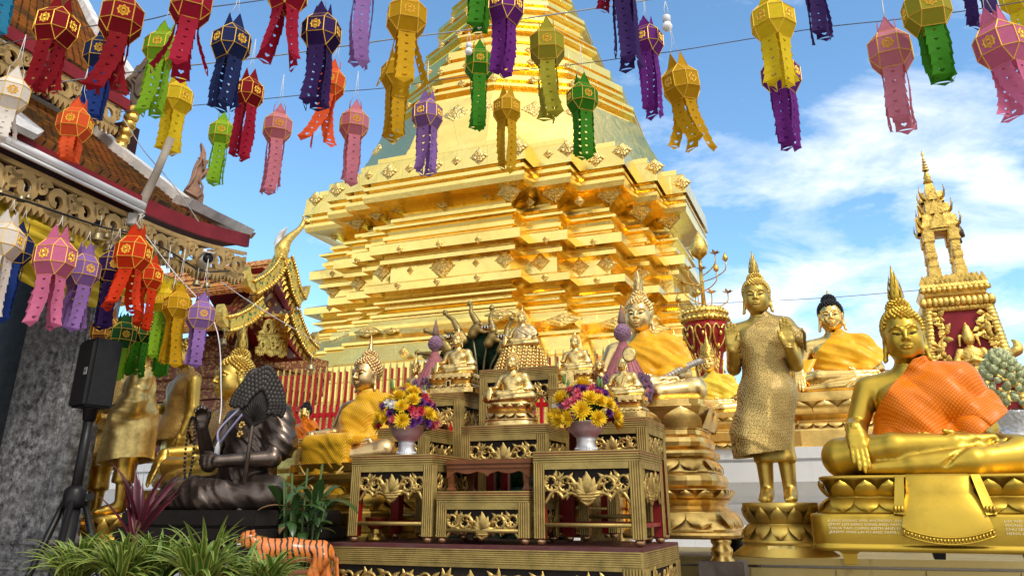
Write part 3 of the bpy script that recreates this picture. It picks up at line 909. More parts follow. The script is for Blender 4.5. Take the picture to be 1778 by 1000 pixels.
def superell(rx, ry, power):
	"""arc-length sampler of a superellipse plan"""
	N = 400
	P = []
	for k in range(N):
		w = 2 * math.pi * k / N
		cx, sy_ = math.cos(w), math.sin(w)
		q = (abs(cx) ** power + abs(sy_) ** power) ** (-1.0 / power)
		P.append(Vector((rx * cx * q, ry * sy_ * q, 0)))
	acc = [0]
	for k in range(N): acc.append(acc[-1] + (P[(k + 1) % N] - P[k]).length)
	T = acc[-1]
	def fn(t, n):
		s = (t % 1.0) * T
		k = min(N - 1, int(np.searchsorted(acc, s)) - 1); k = max(k, 0)
		u = (s - acc[k]) / max(1e-9, acc[k + 1] - acc[k])
		p = P[k].lerp(P[(k + 1) % N], u)
		tt = (P[(k + 1) % N] - P[k]).normalized()
		nn = Vector((tt.y, -tt.x, 0))
		return p, nn, tt, T / n
	return fn
# ------------------------------------------------------------------ materials shared by the whole place
G_BRASS = gold('gilt_paint_olive', (0.56, 0.36, 0.045), 0.33, 0.92, 0.72, 5.0, 0.06, 90.0, 0.6)
G_BRASS2 = gold('gilt_paint_standing', (0.60, 0.41, 0.09), 0.36, 0.92, 0.62, 5.0, 0.08, 90.0, 0.7)
G_POL = gold('polished_gold', (0.90, 0.60, 0.19), 0.20, 1.0, 0.62, 6.0, 0.06, 70.0, 0.6)
G_PALE = gold('pale_gold_statuette', (0.80, 0.56, 0.20), 0.27, 1.0, 0.50, 14.0, 0.08, 120.0, 0.7)
G_WARM = gold('warm_gold_pedestal', (0.90, 0.60, 0.18), 0.30, 1.0, 0.55, 7.0, 0.22, 60.0, 0.8)
G_LEAF = gold('gold_leaf_ornament', (0.88, 0.57, 0.13), 0.30, 1.0, 0.45, 18.0, 0.5, 55.0, 0.8, 0.012)
G_TABLE = gold('old_gilt_wood', (0.40, 0.285, 0.085), 0.45, 0.65, 0.55, 12.0, 0.18, 130.0, 0.8)
G_CARVE = gold('gilt_carving', (0.62, 0.42, 0.13), 0.36, 0.85, 0.50, 16.0, 0.2, 120.0, 0.8)
G_DARK = gold('dull_gold', (0.58, 0.36, 0.07), 0.34, 1.0, 0.45, 6.0, 0.12, 60.0, 0.8)  # darker dull gold for left-hand statues and one pedestal
BRONZE = gold('dark_bronze', (0.145, 0.11, 0.088), 0.30, 0.9, 0.4, 7.0, 0.15, 80.0, 0.7)
RED_LAC = plain('red_lacquer', (0.20, 0.008, 0.006), 0.38, 0, 0.35, 9, 0.05)
DARK_RED = plain('dark_red_board', (0.07, 0.008, 0.007), 0.45, 0, 0.35, 9, 0.05)
BLACK = plain('black_paint', (0.012, 0.011, 0.011), 0.4, 0, 0.3)
WHITE = plain('white_plaster', (0.70, 0.69, 0.67), 0.6, 0, 0.14, 2.5, 0.05, 30)
WOOD = plain('brown_wood', (0.17, 0.058, 0.018), 0.42, 0, 0.35, 6, 0.1, 60)
SILVER = gold('dull_silver', (0.70, 0.69, 0.67), 0.52, 1.0, 0.55, 10.0, 0.1, 80.0, 0.6)
EYE = plain('eye_black', (0.012, 0.012, 0.012), 0.25)
HAIRBLK = plain('black_hair_paint', (0.016, 0.015, 0.016), 0.4)
def cloth(name, col, col2, scale=90.0, kind='diamond', rough=0.42, sheen=0.0, metal=0.0, bumps=0.25):
	"""satin with a small woven pattern"""
	t = NT(name)
	co = t.coord('Object', (scale, scale, scale))
	if kind == 'plain':
		f = t.noise(3.0, 3, 0.5, co)
		c = t.mix(t.rng(f, 0.35, 0.65, 0, 1), col, col2)
		h = t.noise(14.0, 3, 0.6, co)
	elif kind == 'diamond':
		sp = t.n('ShaderNodeSeparateXYZ'); t.l(co, sp.inputs[0])
		a = t.math('ADD', sp.outputs[0], sp.outputs[2]); b = t.math('SUBTRACT', sp.outputs[0], sp.outputs[2])
		y = t.math('MULTIPLY', sp.outputs[1], 0.6)
		a = t.math('ADD', a, y); b = t.math('SUBTRACT', b, y)
		fa = t.math('PINGPONG', a, 1.0); fb = t.math('PINGPONG', b, 1.0)
		m = t.math('MULTIPLY', fa, fb)
		f = t.rng(m, 0.28, 0.42, 0, 1)
		c = t.mix(f, col, col2); h = f
	else:
		v = t.n('ShaderNodeTexVoronoi'); v.feature = 'F1'; v.inputs['Randomness'].default_value = 0.30; v.voronoi_dimensions = '2D'
		sp = t.n('ShaderNodeSeparateXYZ'); t.l(co, sp.inputs[0]); cb = t.n('ShaderNodeCombineXYZ')
		t.l(t.math('ADD', sp.outputs[0], t.math('MULTIPLY', sp.outputs[1], 0.6)), cb.inputs[0]); t.l(sp.outputs[2], cb.inputs[1]); t.l(cb.outputs[0], v.inputs['Vector'])
		r = t.n('ShaderNodeValToRGB'); r.color_ramp.interpolation = 'LINEAR'
		els = r.color_ramp.elements
		for _ in range(4): els.new(0.5)
		for e, (p, q) in zip(els, ((0.0, 0.9), (0.08, 0.8), (0.15, 0.25), (0.24, 1.0), (0.36, 0.95), (0.44, 0.0))):
			e.position = p; e.color = (q, q, q, 1)
		t.l(v.outputs['Distance'], r.inputs[0])
		f = r.outputs[0]
		c = t.mix(f, col, col2); h = f
	nz = t.noise(0.12 * 90 / scale, 5, 0.6, co)
	c = t.mix(t.rng(nz, 0.3, 0.7, 0.0, 0.35), c, tuple(x * 0.55 for x in col))
	t.set(c, metal, rough, t.bump(h, bumps, 0.002))
	if metal > 0 and kind == 'ring':
		t.l(t.math('MULTIPLY', f, metal), t.b.inputs['Metallic'])
	t.b.inputs['Sheen Weight'].default_value = sheen
	t.b.inputs['Sheen Roughness'].default_value = 0.35; t.b.inputs['Specular IOR Level'].default_value = 0.22
	return t.mat
C_ORANGE = cloth('orange_brocade', (0.68, 0.135, 0.002), (0.84, 0.28, 0.008), 120.0, 'diamond', 0.36)
C_YELLOW = cloth('yellow_brocade', (0.64, 0.31, 0.010), (0.86, 0.54, 0.05), 100.0, 'diamond', 0.36)
C_SATIN = cloth('yellow_satin', (0.84, 0.40, 0.010), (0.90, 0.47, 0.02), 12.0, 'plain', 0.33)
C_SATIN2 = cloth('lemon_satin', (0.80, 0.52, 0.03), (0.86, 0.60, 0.06), 12.0, 'plain', 0.33)
C_RING = cloth('gold_sequin_cloth', (0.13, 0.07, 0.012), (0.96, 0.70, 0.24), 25.0, 'ring', 0.36, 0.1, 0.8, 0.5)
C_GAUZE = cloth('pale_gold_gauze', (0.60, 0.43, 0.14), (0.78, 0.58, 0.22), 12.0, 'plain', 0.36, 0.0, 0.85)
C_EMBR = cloth('embroidered_gold_sash', (0.10, 0.035, 0.008), (0.80, 0.50, 0.12), 21.0, 'ring', 0.4, 0.1, 0.8, 0.7)
FRINGE = plain('gold_fringe', (0.62, 0.42, 0.13), 0.6, 0.3, 0.3, 40, 0.4, 90)
FRINGE2 = plain('silver_fringe', (0.42, 0.38, 0.32), 0.5, 0.5, 0.3, 40, 0.4, 90)
ME = {}
ME['seat'] = seated_body('seated_body')
ME['seat_lo'] = seated_body('seated_body_small', h=0.012, hh=0.0075, head_h=0.0058)
ME['hair'] = hair_mesh('curled_hair')
ME['hair_ball'] = hair_mesh('snail_hair', 260, 0.0112, False)
ME['hair_lo'] = hair_mesh('small_hair', 130, 0.015, False)
ME['flame'] = flame_mesh('flame_finial')
ME['flame_lo'] = flame_mesh('spire_finial', 0.13, 0.022, 0.150, plainf=True)
ME['eye_r'] = eyes_mesh('eye_inlay', (-1,)); ME['eye_l'] = eyes_mesh('eye_inlay', (1,))
def inst(name, me, mat, parent, loc=None):
	"""a part that shares its mesh but has its own material"""
	if len(me.materials) == 0: me.materials.append(mat)
	o = bpy.data.objects.new(name, me)
	link(o, parent)
	if len(o.material_slots):
		o.material_slots[0].link = 'OBJECT'
		o.material_slots[0].material = mat
	if loc: o.location = loc
	return o
# ------------------------------------------------------------------ pedestals (unit: metres in the parent's frame, top at z=0)
def ped_round(rx, ry, hgt, mat, parent, power=2.0, n=40, petals=16, rows=2, base_h=0.0, flare=1.12, name='lotus_pedestal', top=0.16):
	"""double lotus: a ring of petals up, a ring of petals down, moulded plinth below"""
	b = MB()
	k = hgt
	prof = [(0.02, -0.004), (0.90, -0.004), (0.94, -0.02 * k), (0.95, -top * k), (0.86, -(top + .04) * k), (0.84, -0.30 * k), (0.80, -0.40 * k), (0.84, -0.46 * k), (0.97, -0.66 * k), (1.00, -0.70 * k), (1.04, -0.72 * k), (1.04, -0.76 * k), (1.00, -0.78 * k), (1.02, -0.82 * k), (flare, -0.98 * k), (flare, -1.0 * k)]
	V = MB()
	prof2 = [(r, z) for r, z in prof]
	b.lathe(prof2[::-1], n, 0, True, sx=rx, sy=ry, power=power)
	petal_ring(b, petals, superell(rx * 0.80, ry * 0.80, power), 0.30 * k, -0.40 * k, 0.16 * rx, 0, True, 1.05, 0.03 * rx)
	petal_ring(b, petals, superell(rx * 0.82, ry * 0.82, power), 0.27 * k, -0.42 * k, 0.20 * rx, 0, False, 1.05, 0.03 * rx)
	return b.build(name, mat, parent)
def ped_tier(w, d, tiers, mat, parent, name='pedestal', power=9.0, n=48, carve=True):
	"""stack of mouldings: tiers list of (half-width factor, z top, z bottom, profile kind)"""
	b = MB()
	for (f, z1, z0, kind) in tiers:
		hh = z1 - z0
		if kind == 'flat':
			pr = [(f * 0.985, 0), (f, hh * 0.08), (f, hh * 0.92), (f * 0.985, hh)]
		elif kind == 'ovolo':
			pr = [(f * 0.93, 0), (f * 0.985, hh * 0.2), (f, hh * 0.5), (f * 0.985, hh * 0.8), (f * 0.93, hh)]
		elif kind == 'cove':
			pr = [(f, 0), (f * 0.955, hh * 0.25), (f * 0.93, hh * 0.5), (f * 0.955, hh * 0.75), (f, hh)]
		elif kind == 'out':
			pr = [(f * 0.90, 0), (f * 0.92, hh * 0.35), (f * 0.97, hh * 0.75), (f, hh * 0.93), (f, hh)]
		else:
			pr = [(f, 0), (f, hh * 0.08), (f * 0.97, hh * 0.3), (f * 0.92, hh * 0.7), (f * 0.90, hh)]
		b.lathe([(0.01, z0)] + [(r, z0 + z) for r, z in pr] + [(0.01, z1)], n, 0, False, sx=w, sy=d, power=power, caps=False)
		if kind in ('out', 'in') and carve:
			npet = max(10, int((w + d) * 2 * f / (hh * 0.95)))
			fn = superell(w * f * 0.915, d * f * 0.915, power)
			petal_ring(b, npet, fn, hh * 0.86, z0 + hh * 0.05 if kind == 'out' else z1 - hh * 0.05, w * f * 0.085, 0, kind == 'out', 1.0, hh * 0.12)
	return b.build(name, mat, parent)
# ------------------------------------------------------------------ setting: court, terrace, bench
cg, sg = math.cos(GA), math.sin(GA)
U_ = Vector((cg, -sg, 0))
V_ = Vector((sg, cg, 0))
def GRID(o, u, v, z): return Vector(o) + U_ * u + V_ * v + Vector((0, 0, z))
b = MB()
R = 700
b.add([(-R, -R, 0), (R, -R, 0), (R, R, 0), (-R, R, 0)], [(0, 1, 2, 3)])
t = NT('court_tiles')
br = t.n('ShaderNodeTexBrick'); br.offset = 0
br.inputs['Scale'].default_value = 1.0; br.inputs['Brick Width'].default_value = 0.6; br.inputs['Row Height'].default_value = 0.6; br.inputs['Mortar Size'].default_value = 0.006
br.inputs['Color1'].default_value = (0.30, 0.26, 0.22, 1); br.inputs['Color2'].default_value = (0.25, 0.21, 0.18, 1); br.inputs['Mortar'].default_value = (0.18, 0.17, 0.16, 1)
t.l(t.coord('Object', (1, 1, 1), (0, 0, GA)), br.inputs['Vector'])
t.set(t.mix(t.rng(t.noise(0.7, 5), 0.3, 0.7, 0, 0.4), br.outputs['Color'], (0.18, 0.16, 0.14)), 0, 0.4)
g = b.build('court_ground', t.mat); tag(g, kind='structure')
TT = PX(1330, 777, 6.0)
TZ = TT.z
TO = Vector((TT.x, TT.y, 0))
t = NT('terrace_plaster')
co = t.coord('Object')
n1 = t.noise(1.6, 6, 0.6, co); n2 = t.noise(25, 4, 0.6, co)
st = t.noise(5.0, 5, 0.6, t.coord('Object', (3.0, 3.0, 0.35)))
c = t.mix(t.rng(n1, 0.35, 0.7, 0, 1), (0.74, 0.73, 0.71), (0.63, 0.62, 0.60))
c = t.mix(t.rng(st, 0.55, 0.75, 0, 0.35), c, (0.36, 0.34, 0.31))
t.set(c, 0, t.rng(n1, 0.3, 0.7, 0.65, 0.4), t.bump(n2, 0.12, 0.004))
M_PLASTER = t.mat
def terrace():
	prof = [(0.0, TZ), (0.0, TZ - 0.075), (0.035, TZ - 0.085), (0.035, TZ - 0.10), (-0.02, TZ - 0.10), (-0.02, TZ - 0.235), (0.03, TZ - 0.245), (0.085, TZ - 0.29), (0.12, TZ - 0.335), (0.125, TZ - 0.375), (0.10, TZ - 0.385),
			(0.10, TZ - 0.40), (0.16, TZ - 0.43), (0.17, TZ - 0.52), (0.05, TZ - 0.53), (0.05, TZ - 0.585), (-0.01, TZ - 0.60), (-0.02, TZ - 0.68), (-0.07, TZ - 0.70), (-0.07, TZ - 0.86), (-0.16, TZ - 0.90), (-0.16, 0.0)]
	b = MB()
	u0, u1 = -9.0, 7.5
	V = []
	for (v, z) in prof:
		V.append(GRID(TO, u0, v, z)); V.append(GRID(TO, u1, v, z))
	n = len(prof)
	V += [GRID(TO, u0, 30, TZ), GRID(TO, u1, 30, TZ), GRID(TO, u0, 30, 0), GRID(TO, u1, 30, 0)]
	Fc = [(2 * i, 2 * i + 1, 2 * i + 3, 2 * i + 2)[::-1] for i in range(n - 1)]
	Fc += [(0, 1, 2 * n + 1, 2 * n), (2 * n, 2 * n + 1, 2 * n + 3, 2 * n + 2)]
	Fc.append(tuple([2 * i + 1 for i in range(n)] + [2 * n + 3, 2 * n + 1]))
	Fc.append(tuple([2 * i for i in range(n)][::-1] + [2 * n, 2 * n + 2]))
	b.add(V, Fc)
	o = b.build('terrace_wall', M_PLASTER)
	tag(o, 'white plastered terrace wall with stepped mouldings under the gold statues', 'terrace wall')
terrace()
b = MB()
V = [GRID(TO, u, v, TZ + 0.004) for (u, v) in ((-8.9, 0.30), (7.4, 0.30), (7.4, 29.5), (-8.9, 29.5))]
b.add(V, [(0, 1, 2, 3)])
o = b.build('terrace_bounce_sheet', plain('dark_bounce_sheet', (0.17, 0.10, 0.06), 0.5, 0, 0.3, 2.0)); tag(o, kind='structure')  # dark sheet added over the terrace top to cut light bouncing up the chedi
LEDGE_Z = 1.20
b = MB()
o0 = GRID(TO, 0, 0, 0)
def slab(b, u0, u1, v0, v1, z0, z1, mi=0):
	V = [GRID(TO, u, v, z) for z in (z0, z1) for (u, v) in ((u0, v0), (u1, v0), (u1, v1), (u0, v1))]
	b.add(V, [(3, 2, 1, 0), (4, 5, 6, 7), (0, 1, 5, 4), (1, 2, 6, 5), (2, 3, 7, 6), (3, 0, 4, 7)], mi)
slab(b, -8.5, 6.5, -0.95, -0.165, 0.0, LEDGE_Z - 0.06)
slab(b, -8.55, 6.55, -1.0, -0.163, LEDGE_Z - 0.057, LEDGE_Z)
o = b.build('statue_ledge', M_PLASTER); tag(o, 'low white ledge along the foot of the terrace wall', 'ledge')
BZ = CH - 0.245
pA = PZ(1178, 965, BZ); pB = PZ(1778, 974, BZ)
t = NT('gilt_bench_metal')
co = t.coord('Object')
n1 = t.noise(2.2, 6, 0.65, co); n3 = t.noise(30, 4, 0.6, co)
c = t.ramp(n1, [(0.30, (0.10, 0.075, 0.03)), (0.45, (0.33, 0.25, 0.085)), (0.75, (0.40, 0.31, 0.12))])
rust = t.noise(7.0, 6, 0.7, t.coord('Object', (1, 1, 0.4)))
c = t.mix(t.rng(rust, 0.60, 0.70, 0, 0.8), c, (0.09, 0.04, 0.02))
t.set(c, 0.55, t.rng(n1, 0.3, 0.7, 0.55, 0.36), t.bump(n3, 0.15, 0.003))
M_BENCH = t.mat
def bench():
	d = (pB - pA); d.z = 0; d.normalize()
	back = Vector((-d.y, d.x, 0))
	L = (pB - pA).length
	r = empty('metal_bench', (pA.x, pA.y, 0), math.atan2(d.y, d.x), 1, 'long gilded metal bench with a ribbed front rail under the big statues', 'bench')
	b = MB()
	L0, L1 = -0.25, L + 1.1
	b.box(((L0 + L1) / 2, 0.55, BZ - 0.012), (L1 - L0, 1.09, 0.024))
	b.build('bench_top', M_BENCH, r)
	b = MB()
	for z, h, y in ((BZ - 0.022, 0.018, -0.006), (BZ - 0.072, 0.058, 0.004), (BZ - 0.112, 0.018, -0.006)):
		b.box(((L0 + L1) / 2, y + 0.012, z - 0.004), (L1 - L0, 0.03, h), 0, None, 0.003)
	for k in range(int((L1 - L0) / 0.42)):
		x = L0 + 0.2 + 0.42 * k
		b.box((x, 0.0, BZ - 0.076), (0.006, 0.014, 0.05))
	b.build('front_rail', M_BENCH, r)
	for x in (L0 + 0.12, L0 + 0.34, L * 0.5, L + 0.9):
		for y in (0.05, 1.02):
			b = MB(); b.box((x, y, (BZ - 0.125) / 2), (0.07, 0.06, BZ - 0.126), 0, None, 0.004)
			b.build('leg', M_BENCH, r)
bench()
def pickets():
	M_PKG = gold('gilded_picket', (0.85, 0.55, 0.13), 0.3, 1.0, 0.5, 12, 0.4, 60, 0.7, 0.01)
	M_RED = plain('fence_red', (0.48, 0.006, 0.006), 0.4, 0, 0.25, 6)
	def run(label, x0, x1, v, step, ztop, group=None):
		r = empty('railing', (0, 0, 0), 0, 1, label, 'railing')
		k = 0
		u = x0
		r.location = GRID(TO, x0, v, TZ); r.rotation_euler = (0, 0, -GA)
		L = x1 - x0
		hz = ztop - TZ
		for zz in (0.10, hz * 0.50):
			b = MB(); b.box((L / 2, 0, zz), (L, 0.035, 0.045), 0, None, 0.004); b.build('rail', M_RED, r)
		n = int(L / step)
		b = MB()
		w = step * 0.27
		b.box((0, 0.008, hz * 0.47), (w * 1.5, 0.03, hz * 0.94), 1)
		b.prism([(-w * 0.25, hz * 0.60), (w * 0.25, hz * 0.60), (w * 0.36, hz * 0.68), (w * 0.45, hz * 0.93), (0, hz), (-w * 0.45, hz * 0.93), (-w * 0.36, hz * 0.68)], -0.028, -0.008, 0)
		b.prism([(-w * 0.45, 0.14), (w * 0.45, 0.14), (w * 0.35, hz * 0.2), (0, hz * 0.30), (-w * 0.35, hz * 0.2)], -0.02, -0.008, 0)
		me = b.mesh('picket')
		me.materials.append(M_PKG); me.materials.append(M_RED)
		for k in range(min(n, 60)):
			o = bpy.data.objects.new('picket', me); link(o, r)
			o.location = (step * (k + 0.5), -0.02, 0)
		return r
	pl = PX(470, 640, 7.3)
	run('red railing with gilded leaf-tipped pickets left of the altar', -5.6, -0.9, 0.9, 0.078, RP(620, 634, GRID(TO, 0, 0.9, 0), V_).z)
	run('low stretch of red railing right of the robed statue', -0.9, 1.6, 1.3, 0.30, RP(1280, 655, GRID(TO, 0, 1.3, 0), V_).z)
pickets()
# ------------------------------------------------------------------ the large statues
RZ = -GA
SCALE_TAKEN = {}
def seated(name, label, px, py, D, ppu, mat, rz=RZ, hi=True, robe=None, robe_mat=None, hair='hair', hair_mat=None, fin='flame', fin_mat=None, eyes=True, cat='buddha statue', sx=1.0, group=None, fringe=None):
	s = ppu * MPP(px, py, D)
	r = empty(name, PX(px, py, D), rz, (s * sx, s, s), label, cat, group)
	inst('body', ME['seat'] if hi else ME['seat_lo'], mat, r)
	if hair: inst('hair', ME[hair], hair_mat or mat, r)
	if fin: inst('finial', ME[fin], fin_mat or mat, r)
	if eyes and hi:
		for k in ('eye_r', 'eye_l'): inst('eye', ME[k], EYE, r)
	if robe: inst('robe', ME[robe], robe_mat, r)
	return r, s
ME['robe1'] = robe_mesh('robe_big', amp=0.010, crease=0.011, seed=4, freq=52, h=0.006, infl=0.008, fly=0.06)
ME['robe2'] = robe_mesh('robe_satin', amp=0.012, seed=11, freq=55, infl=0.010)
ME['robe3'] = robe_mesh('robe_satin', amp=0.013, seed=23, freq=60, infl=0.012, fly=0.06)
ME['robe4'] = robe_mesh('robe_hanging', amp=0.010, crease=0.004, seed=31, freq=50, infl=0.012, fly=0.0, drop=0.22, low=(-0.02, -0.30, -0.20), low_n=(0.0, 0, -1.0))
ME['robe_thin'] = robe_mesh('robe_thin', amp=0.004, seed=41, freq=70, infl=0.004, fly=0.0, low=(0, -0.2, 0.16), low_n=(0.2, -0.2, -1), thick=0.003)
r, s = seated('seated_buddha', 'large olive gold seated buddha wearing an orange brocade robe, on the bench at right', 1613, 829, 3.60, 418, G_BRASS, robe='robe1', robe_mat=C_ORANGE, sx=0.955)
b = MB()
eL, wL = Vector(SEAT['elL']), Vector(SEAT['wrL'])
for k in range(4):
	c = eL.lerp(wL, 0.42 + 0.11 * k); d = (wL - eL).normalized(); a1 = d.orthogonal().normalized(); a2 = d.cross(a1)
	rr = 0.046 - 0.003 * k
	ring = [c + (a1 * math.cos(w) + a2 * math.sin(w)) * rr + d * 0.010 * math.sin(w * 1) for w in np.linspace(0, 2 * math.pi, 18)]
	b.tube(ring, 0.0035, 5)
b.build('armband', G_BRASS, r)
def big_pedestal(r, s):
	W, Dp = 0.455, 0.315
	p = empty('pedestal', (0.0, -0.02, 0)); p.parent = r
	def sup(b, w, d, prof, power=10, n=72):
		b.lathe(prof, n, 0, True, sx=w, sy=d, power=power)
	b = MB()
	sup(b, W, Dp, [(0.02, 0.004), (0.95, 0.004), (0.975, 0.0), (0.98, -0.012), (0.955, -0.020), (0.90, -0.10), (0.885, -0.104), (0.93, -0.115), (0.94, -0.125), (1.0, -0.185), (1.0, -0.193), (0.985, -0.197), (0.02, -0.197)][::-1])
	petal_ring(b, 30, superell(W * 0.905, Dp * 0.905, 10), 0.085, -0.105, 0.034, 0, True, 1.0, 0.012)
	petal_ring(b, 30, superell(W * 0.925, Dp * 0.925, 10), 0.072, -0.118, 0.040, 0, False, 1.0, 0.008)
	b.build('lotus_tier', G_BRASS, p)
	b = MB()
	sup(b, W * 1.09, Dp * 1.10, [(0.02, -0.195), (0.975, -0.195), (0.995, -0.20), (1.0, -0.212), (1.0, -0.345), (0.995, -0.352), (1.01, -0.356), (1.01, -0.385), (0.02, -0.386)][::-1], 12)
	b.build('base_box', G_BRASS, p)
	b = MB()
	n = 16
	rows = [(0.125, -0.315, 0.004), (0.125, -0.335, -0.012), (0.135, -0.325, -0.10), (0.150, -0.340, -0.12), (0.170, -0.352, -0.21)]
	V = []
	yb = -Dp * 1.10
	def pt(u, k):
		prof = [(-0.30, 0.006, 0.110), (-0.322, -0.010, 0.112), (-0.318, -0.09, 0.120), (-0.335, -0.125, 0.130), (-0.362, -0.20, 0.145), (-0.366, -0.265, 0.158)]
		y, z, w = prof[k]
		sag = -0.045 * (1 - u * u) if k == 5 else (-0.012 * (1 - u * u) if k == 4 else 0)
		return (u * w, y - 0.010 * (1 - u ** 4), z + sag)
	us = np.linspace(-1, 1, n + 1)
	for k in range(6):
		for u in us: V.append(pt(u, k))
	Fc = [(k * (n + 1) + i, (k + 1) * (n + 1) + i, (k + 1) * (n + 1) + i + 1, k * (n + 1) + i + 1) for k in range(5) for i in range(n)]
	b.add(V, Fc, 0, True)
	for dz, rr in ((0.0, 0.006), (-0.032, 0.006)):
		b.tube([Vector(pt(u, 5)) + Vector((0, -0.004, dz)) for u in us], rr, 6)
	V = [Vector(pt(u, 5)) + Vector((0, -0.002, dz)) for dz in (0, -0.032) for u in us]
	b.add(V, [(i, n + 1 + i, n + 2 + i, i + 1) for i in range(n)], 0, True)
	for i in range(26):
		u = -0.96 + 1.92 * i / 25
		q = Vector(pt(u, 5)) + Vector((0, -0.006, -0.016))
		b.ball(q, (0.0052, 0.005, 0.010 if i % 2 else 0.012), 6, 4)
	for sd in (-1, 1):
		q = [(sd * 0.118, -0.318, 0.0), (sd * 0.150, -0.312, 0.0), (sd * 0.178, -0.352, -0.195), (sd * 0.140, -0.362, -0.20)]
		V = [Vector(x) + Vector((0, -0.010, 0)) for x in q] + [Vector(x) + Vector((0, 0.03, 0)) for x in q]
		b.add(V, [(0, 1, 2, 3), (4, 7, 6, 5), (0, 4, 5, 1), (1, 5, 6, 2), (2, 6, 7, 3), (3, 7, 4, 0)])
		for k in range(3):
			b.ball((sd * 0.158 + (k - 1) * 0.012, -0.366, -0.172), (0.008, 0.008, 0.018), 6, 4)
	b.build('cloth_apron', G_BRASS, p)
	for (x, y) in ((-0.36, -0.27), (0.36, -0.27), (-0.36, 0.27), (0.36, 0.27), (0.0, 0.20)):
		b = MB()
		b.lathe([(0.028, -0.455), (0.032, -0.45), (0.040, -0.40), (0.062, -0.384)], 4, 0, False, c=(x, y, 0), power=2)
		o = b.build('foot', G_BRASS if y < 0 else BLACK, p)
	INK = plain('pale_lettering', (0.80, 0.70, 0.42), 0.4, 0.4, 0.05)
	def text_block(lines, x, z, size, name):
		cu = bpy.data.curves.new(name, 'FONT')
		cu.body = "\n".join(lines); cu.size = size; cu.space_line = 1.12; cu.extrude = 0.0008; cu.shear = 0.1
		cu.resolution_u = 2
		tmp = bpy.data.objects.new(name, cu); COL.objects.link(tmp)
		dg = bpy.context.evaluated_depsgraph_get()
		me = bpy.data.meshes.new_from_object(tmp.evaluated_get(dg))
		bpy.data.objects.remove(tmp)
		o = mesh_obj(name, me, None, p); me.materials.clear(); me.materials.append(INK)
		o.location = (x, -Dp * 1.10 - 0.0022, z); o.rotation_euler = (math.pi / 2, 0, 0)
		return o
	text_block(['KANG KIONG WEI, ANTHONY AND FAMILY', 'JIMMY LIM KENG SONG AND FAMILY', 'CHUA TAO CHING KEITH AND FAMILY', 'JEREMY ONG LAI FU AND FAMILY'], -0.425, -0.236, 0.0172, 'inscription')
	text_block(['LIM WEI LIANG ALVIN AND FAMILY', 'WONG KAH BOON AND FAMILY', 'CHU SEE TENG AND FAMILY', 'HENG LEE CONG AND FAMILY'], 0.195, -0.236, 0.0172, 'inscription')
big_pedestal(r, s)
[c for c in r.children if c.name.startswith('pedestal')][0].scale = (1, 1, 0.70)
r2, s2 = seated('seated_buddha', 'bright gold seated buddha with black curled hair and yellow satin robe, on the terrace', 1463, 688, 6.35, 238, G_POL, robe='robe2', robe_mat=C_SATIN, hair='hair_ball', hair_mat=HAIRBLK, fin=None)
b = MB(); b.lathe([(0.004, 0.20), (0.018, 0.155), (0.020, 0.145), (0.012, 0.14)][::-1], 12, c=(0, 0.035, HEADZ)); b.build('finial', G_POL, r2)
p = empty('pedestal', (0, -0.02, 0)); p.parent = r2
ped_tier(0.44, 0.31, [(0.95, 0.004, -0.05, 'flat'), (1.0, -0.05, -0.15, 'out'), (0.86, -0.15, -0.19, 'cove'), (1.04, -0.19, -0.25, 'in'), (1.07, -0.25, -0.37, 'flat')], G_WARM, p, 'lotus_tier', 5.0)
b = MB()
rows = [(-0.30, -0.12, 0.26), (-0.345, -0.20, 0.14), (-0.40, -0.27, 0.02), (-0.445, -0.30, -0.12), (-0.46, -0.31, -0.23)]
V = []
for k, (x, y, z) in enumerate(rows):
	for j in range(7):
		u = j / 6
		V.append((x + u * (0.16 - 0.015 * k), y - 0.02 * math.sin(u * 9 + k), z))
n_ = 7
top = [(k * n_ + j, (k + 1) * n_ + j, (k + 1) * n_ + j + 1, k * n_ + j + 1) for k in range(4) for j in range(6)]
V2 = [(x, y + 0.008, z) for (x, y, z) in V]
b.add(V, top, 0, True); b.add(V2, [f[::-1] for f in top], 0, True)
b.build('robe_end', C_SATIN, r2)
r3, s3 = seated('seated_buddha', 'pale gold seated buddha in yellow robe with grey braid, behind the altar', 1118, 706, 4.75, 272, gold('silver_gold', (0.80, 0.57, 0.23), 0.26, 1.0, 0.5, 8, 0.1, 80), robe='robe3', robe_mat=C_SATIN, hair='hair_ball', fin='flame', eyes=True)
b = MB()
pts = crom([(0.10, -0.155, 0.115), (0.20, -0.13, 0.165), (0.30, -0.07, 0.225), (0.375, 0.0, 0.265)], 6)
for i, q in enumerate(pts): b.ball(q, (0.022, 0.020, 0.020), 8, 5)
b.tube(pts, 0.017, 8)
b.build('robe_braid', FRINGE2, r3)
p = empty('pedestal', (0, -0.01, 0)); p.parent = r3
ped_tier(0.42, 0.32, [(0.98, 0.004, -0.03, 'flat'), (1.02, -0.03, -0.17, 'out'), (0.90, -0.17, -0.20, 'flat'), (0.96, -0.20, -0.28, 'ovolo'), (1.02, -0.28, -0.33, 'ovolo'), (1.04, -0.33, -0.41, 'in'), (1.10, -0.41, -0.50, 'ovolo'), (1.17, -0.50, -0.56, 'out'), (1.12, -0.56, -0.62, 'cove'), (1.24, -0.62, -0.72, 'in'), (1.36, -0.72, -0.76, 'ovolo')], G_WARM, p, 'moulded_tiers', 6.0, carve=True)
for x in (-0.46, 0.46):
	for y in (-0.34, 0.3):
		b = MB()
		b.lathe([(0.05, -0.90), (0.062, -0.885), (0.066, -0.865), (0.05, -0.85), (0.058, -0.83), (0.06, -0.81), (0.045, -0.79), (0.055, -0.775), (0.055, -0.76)], 14, c=(x, y, 0))
		b.build('foot', G_WARM if (x > 0 and y < 0) else BLACK, p)
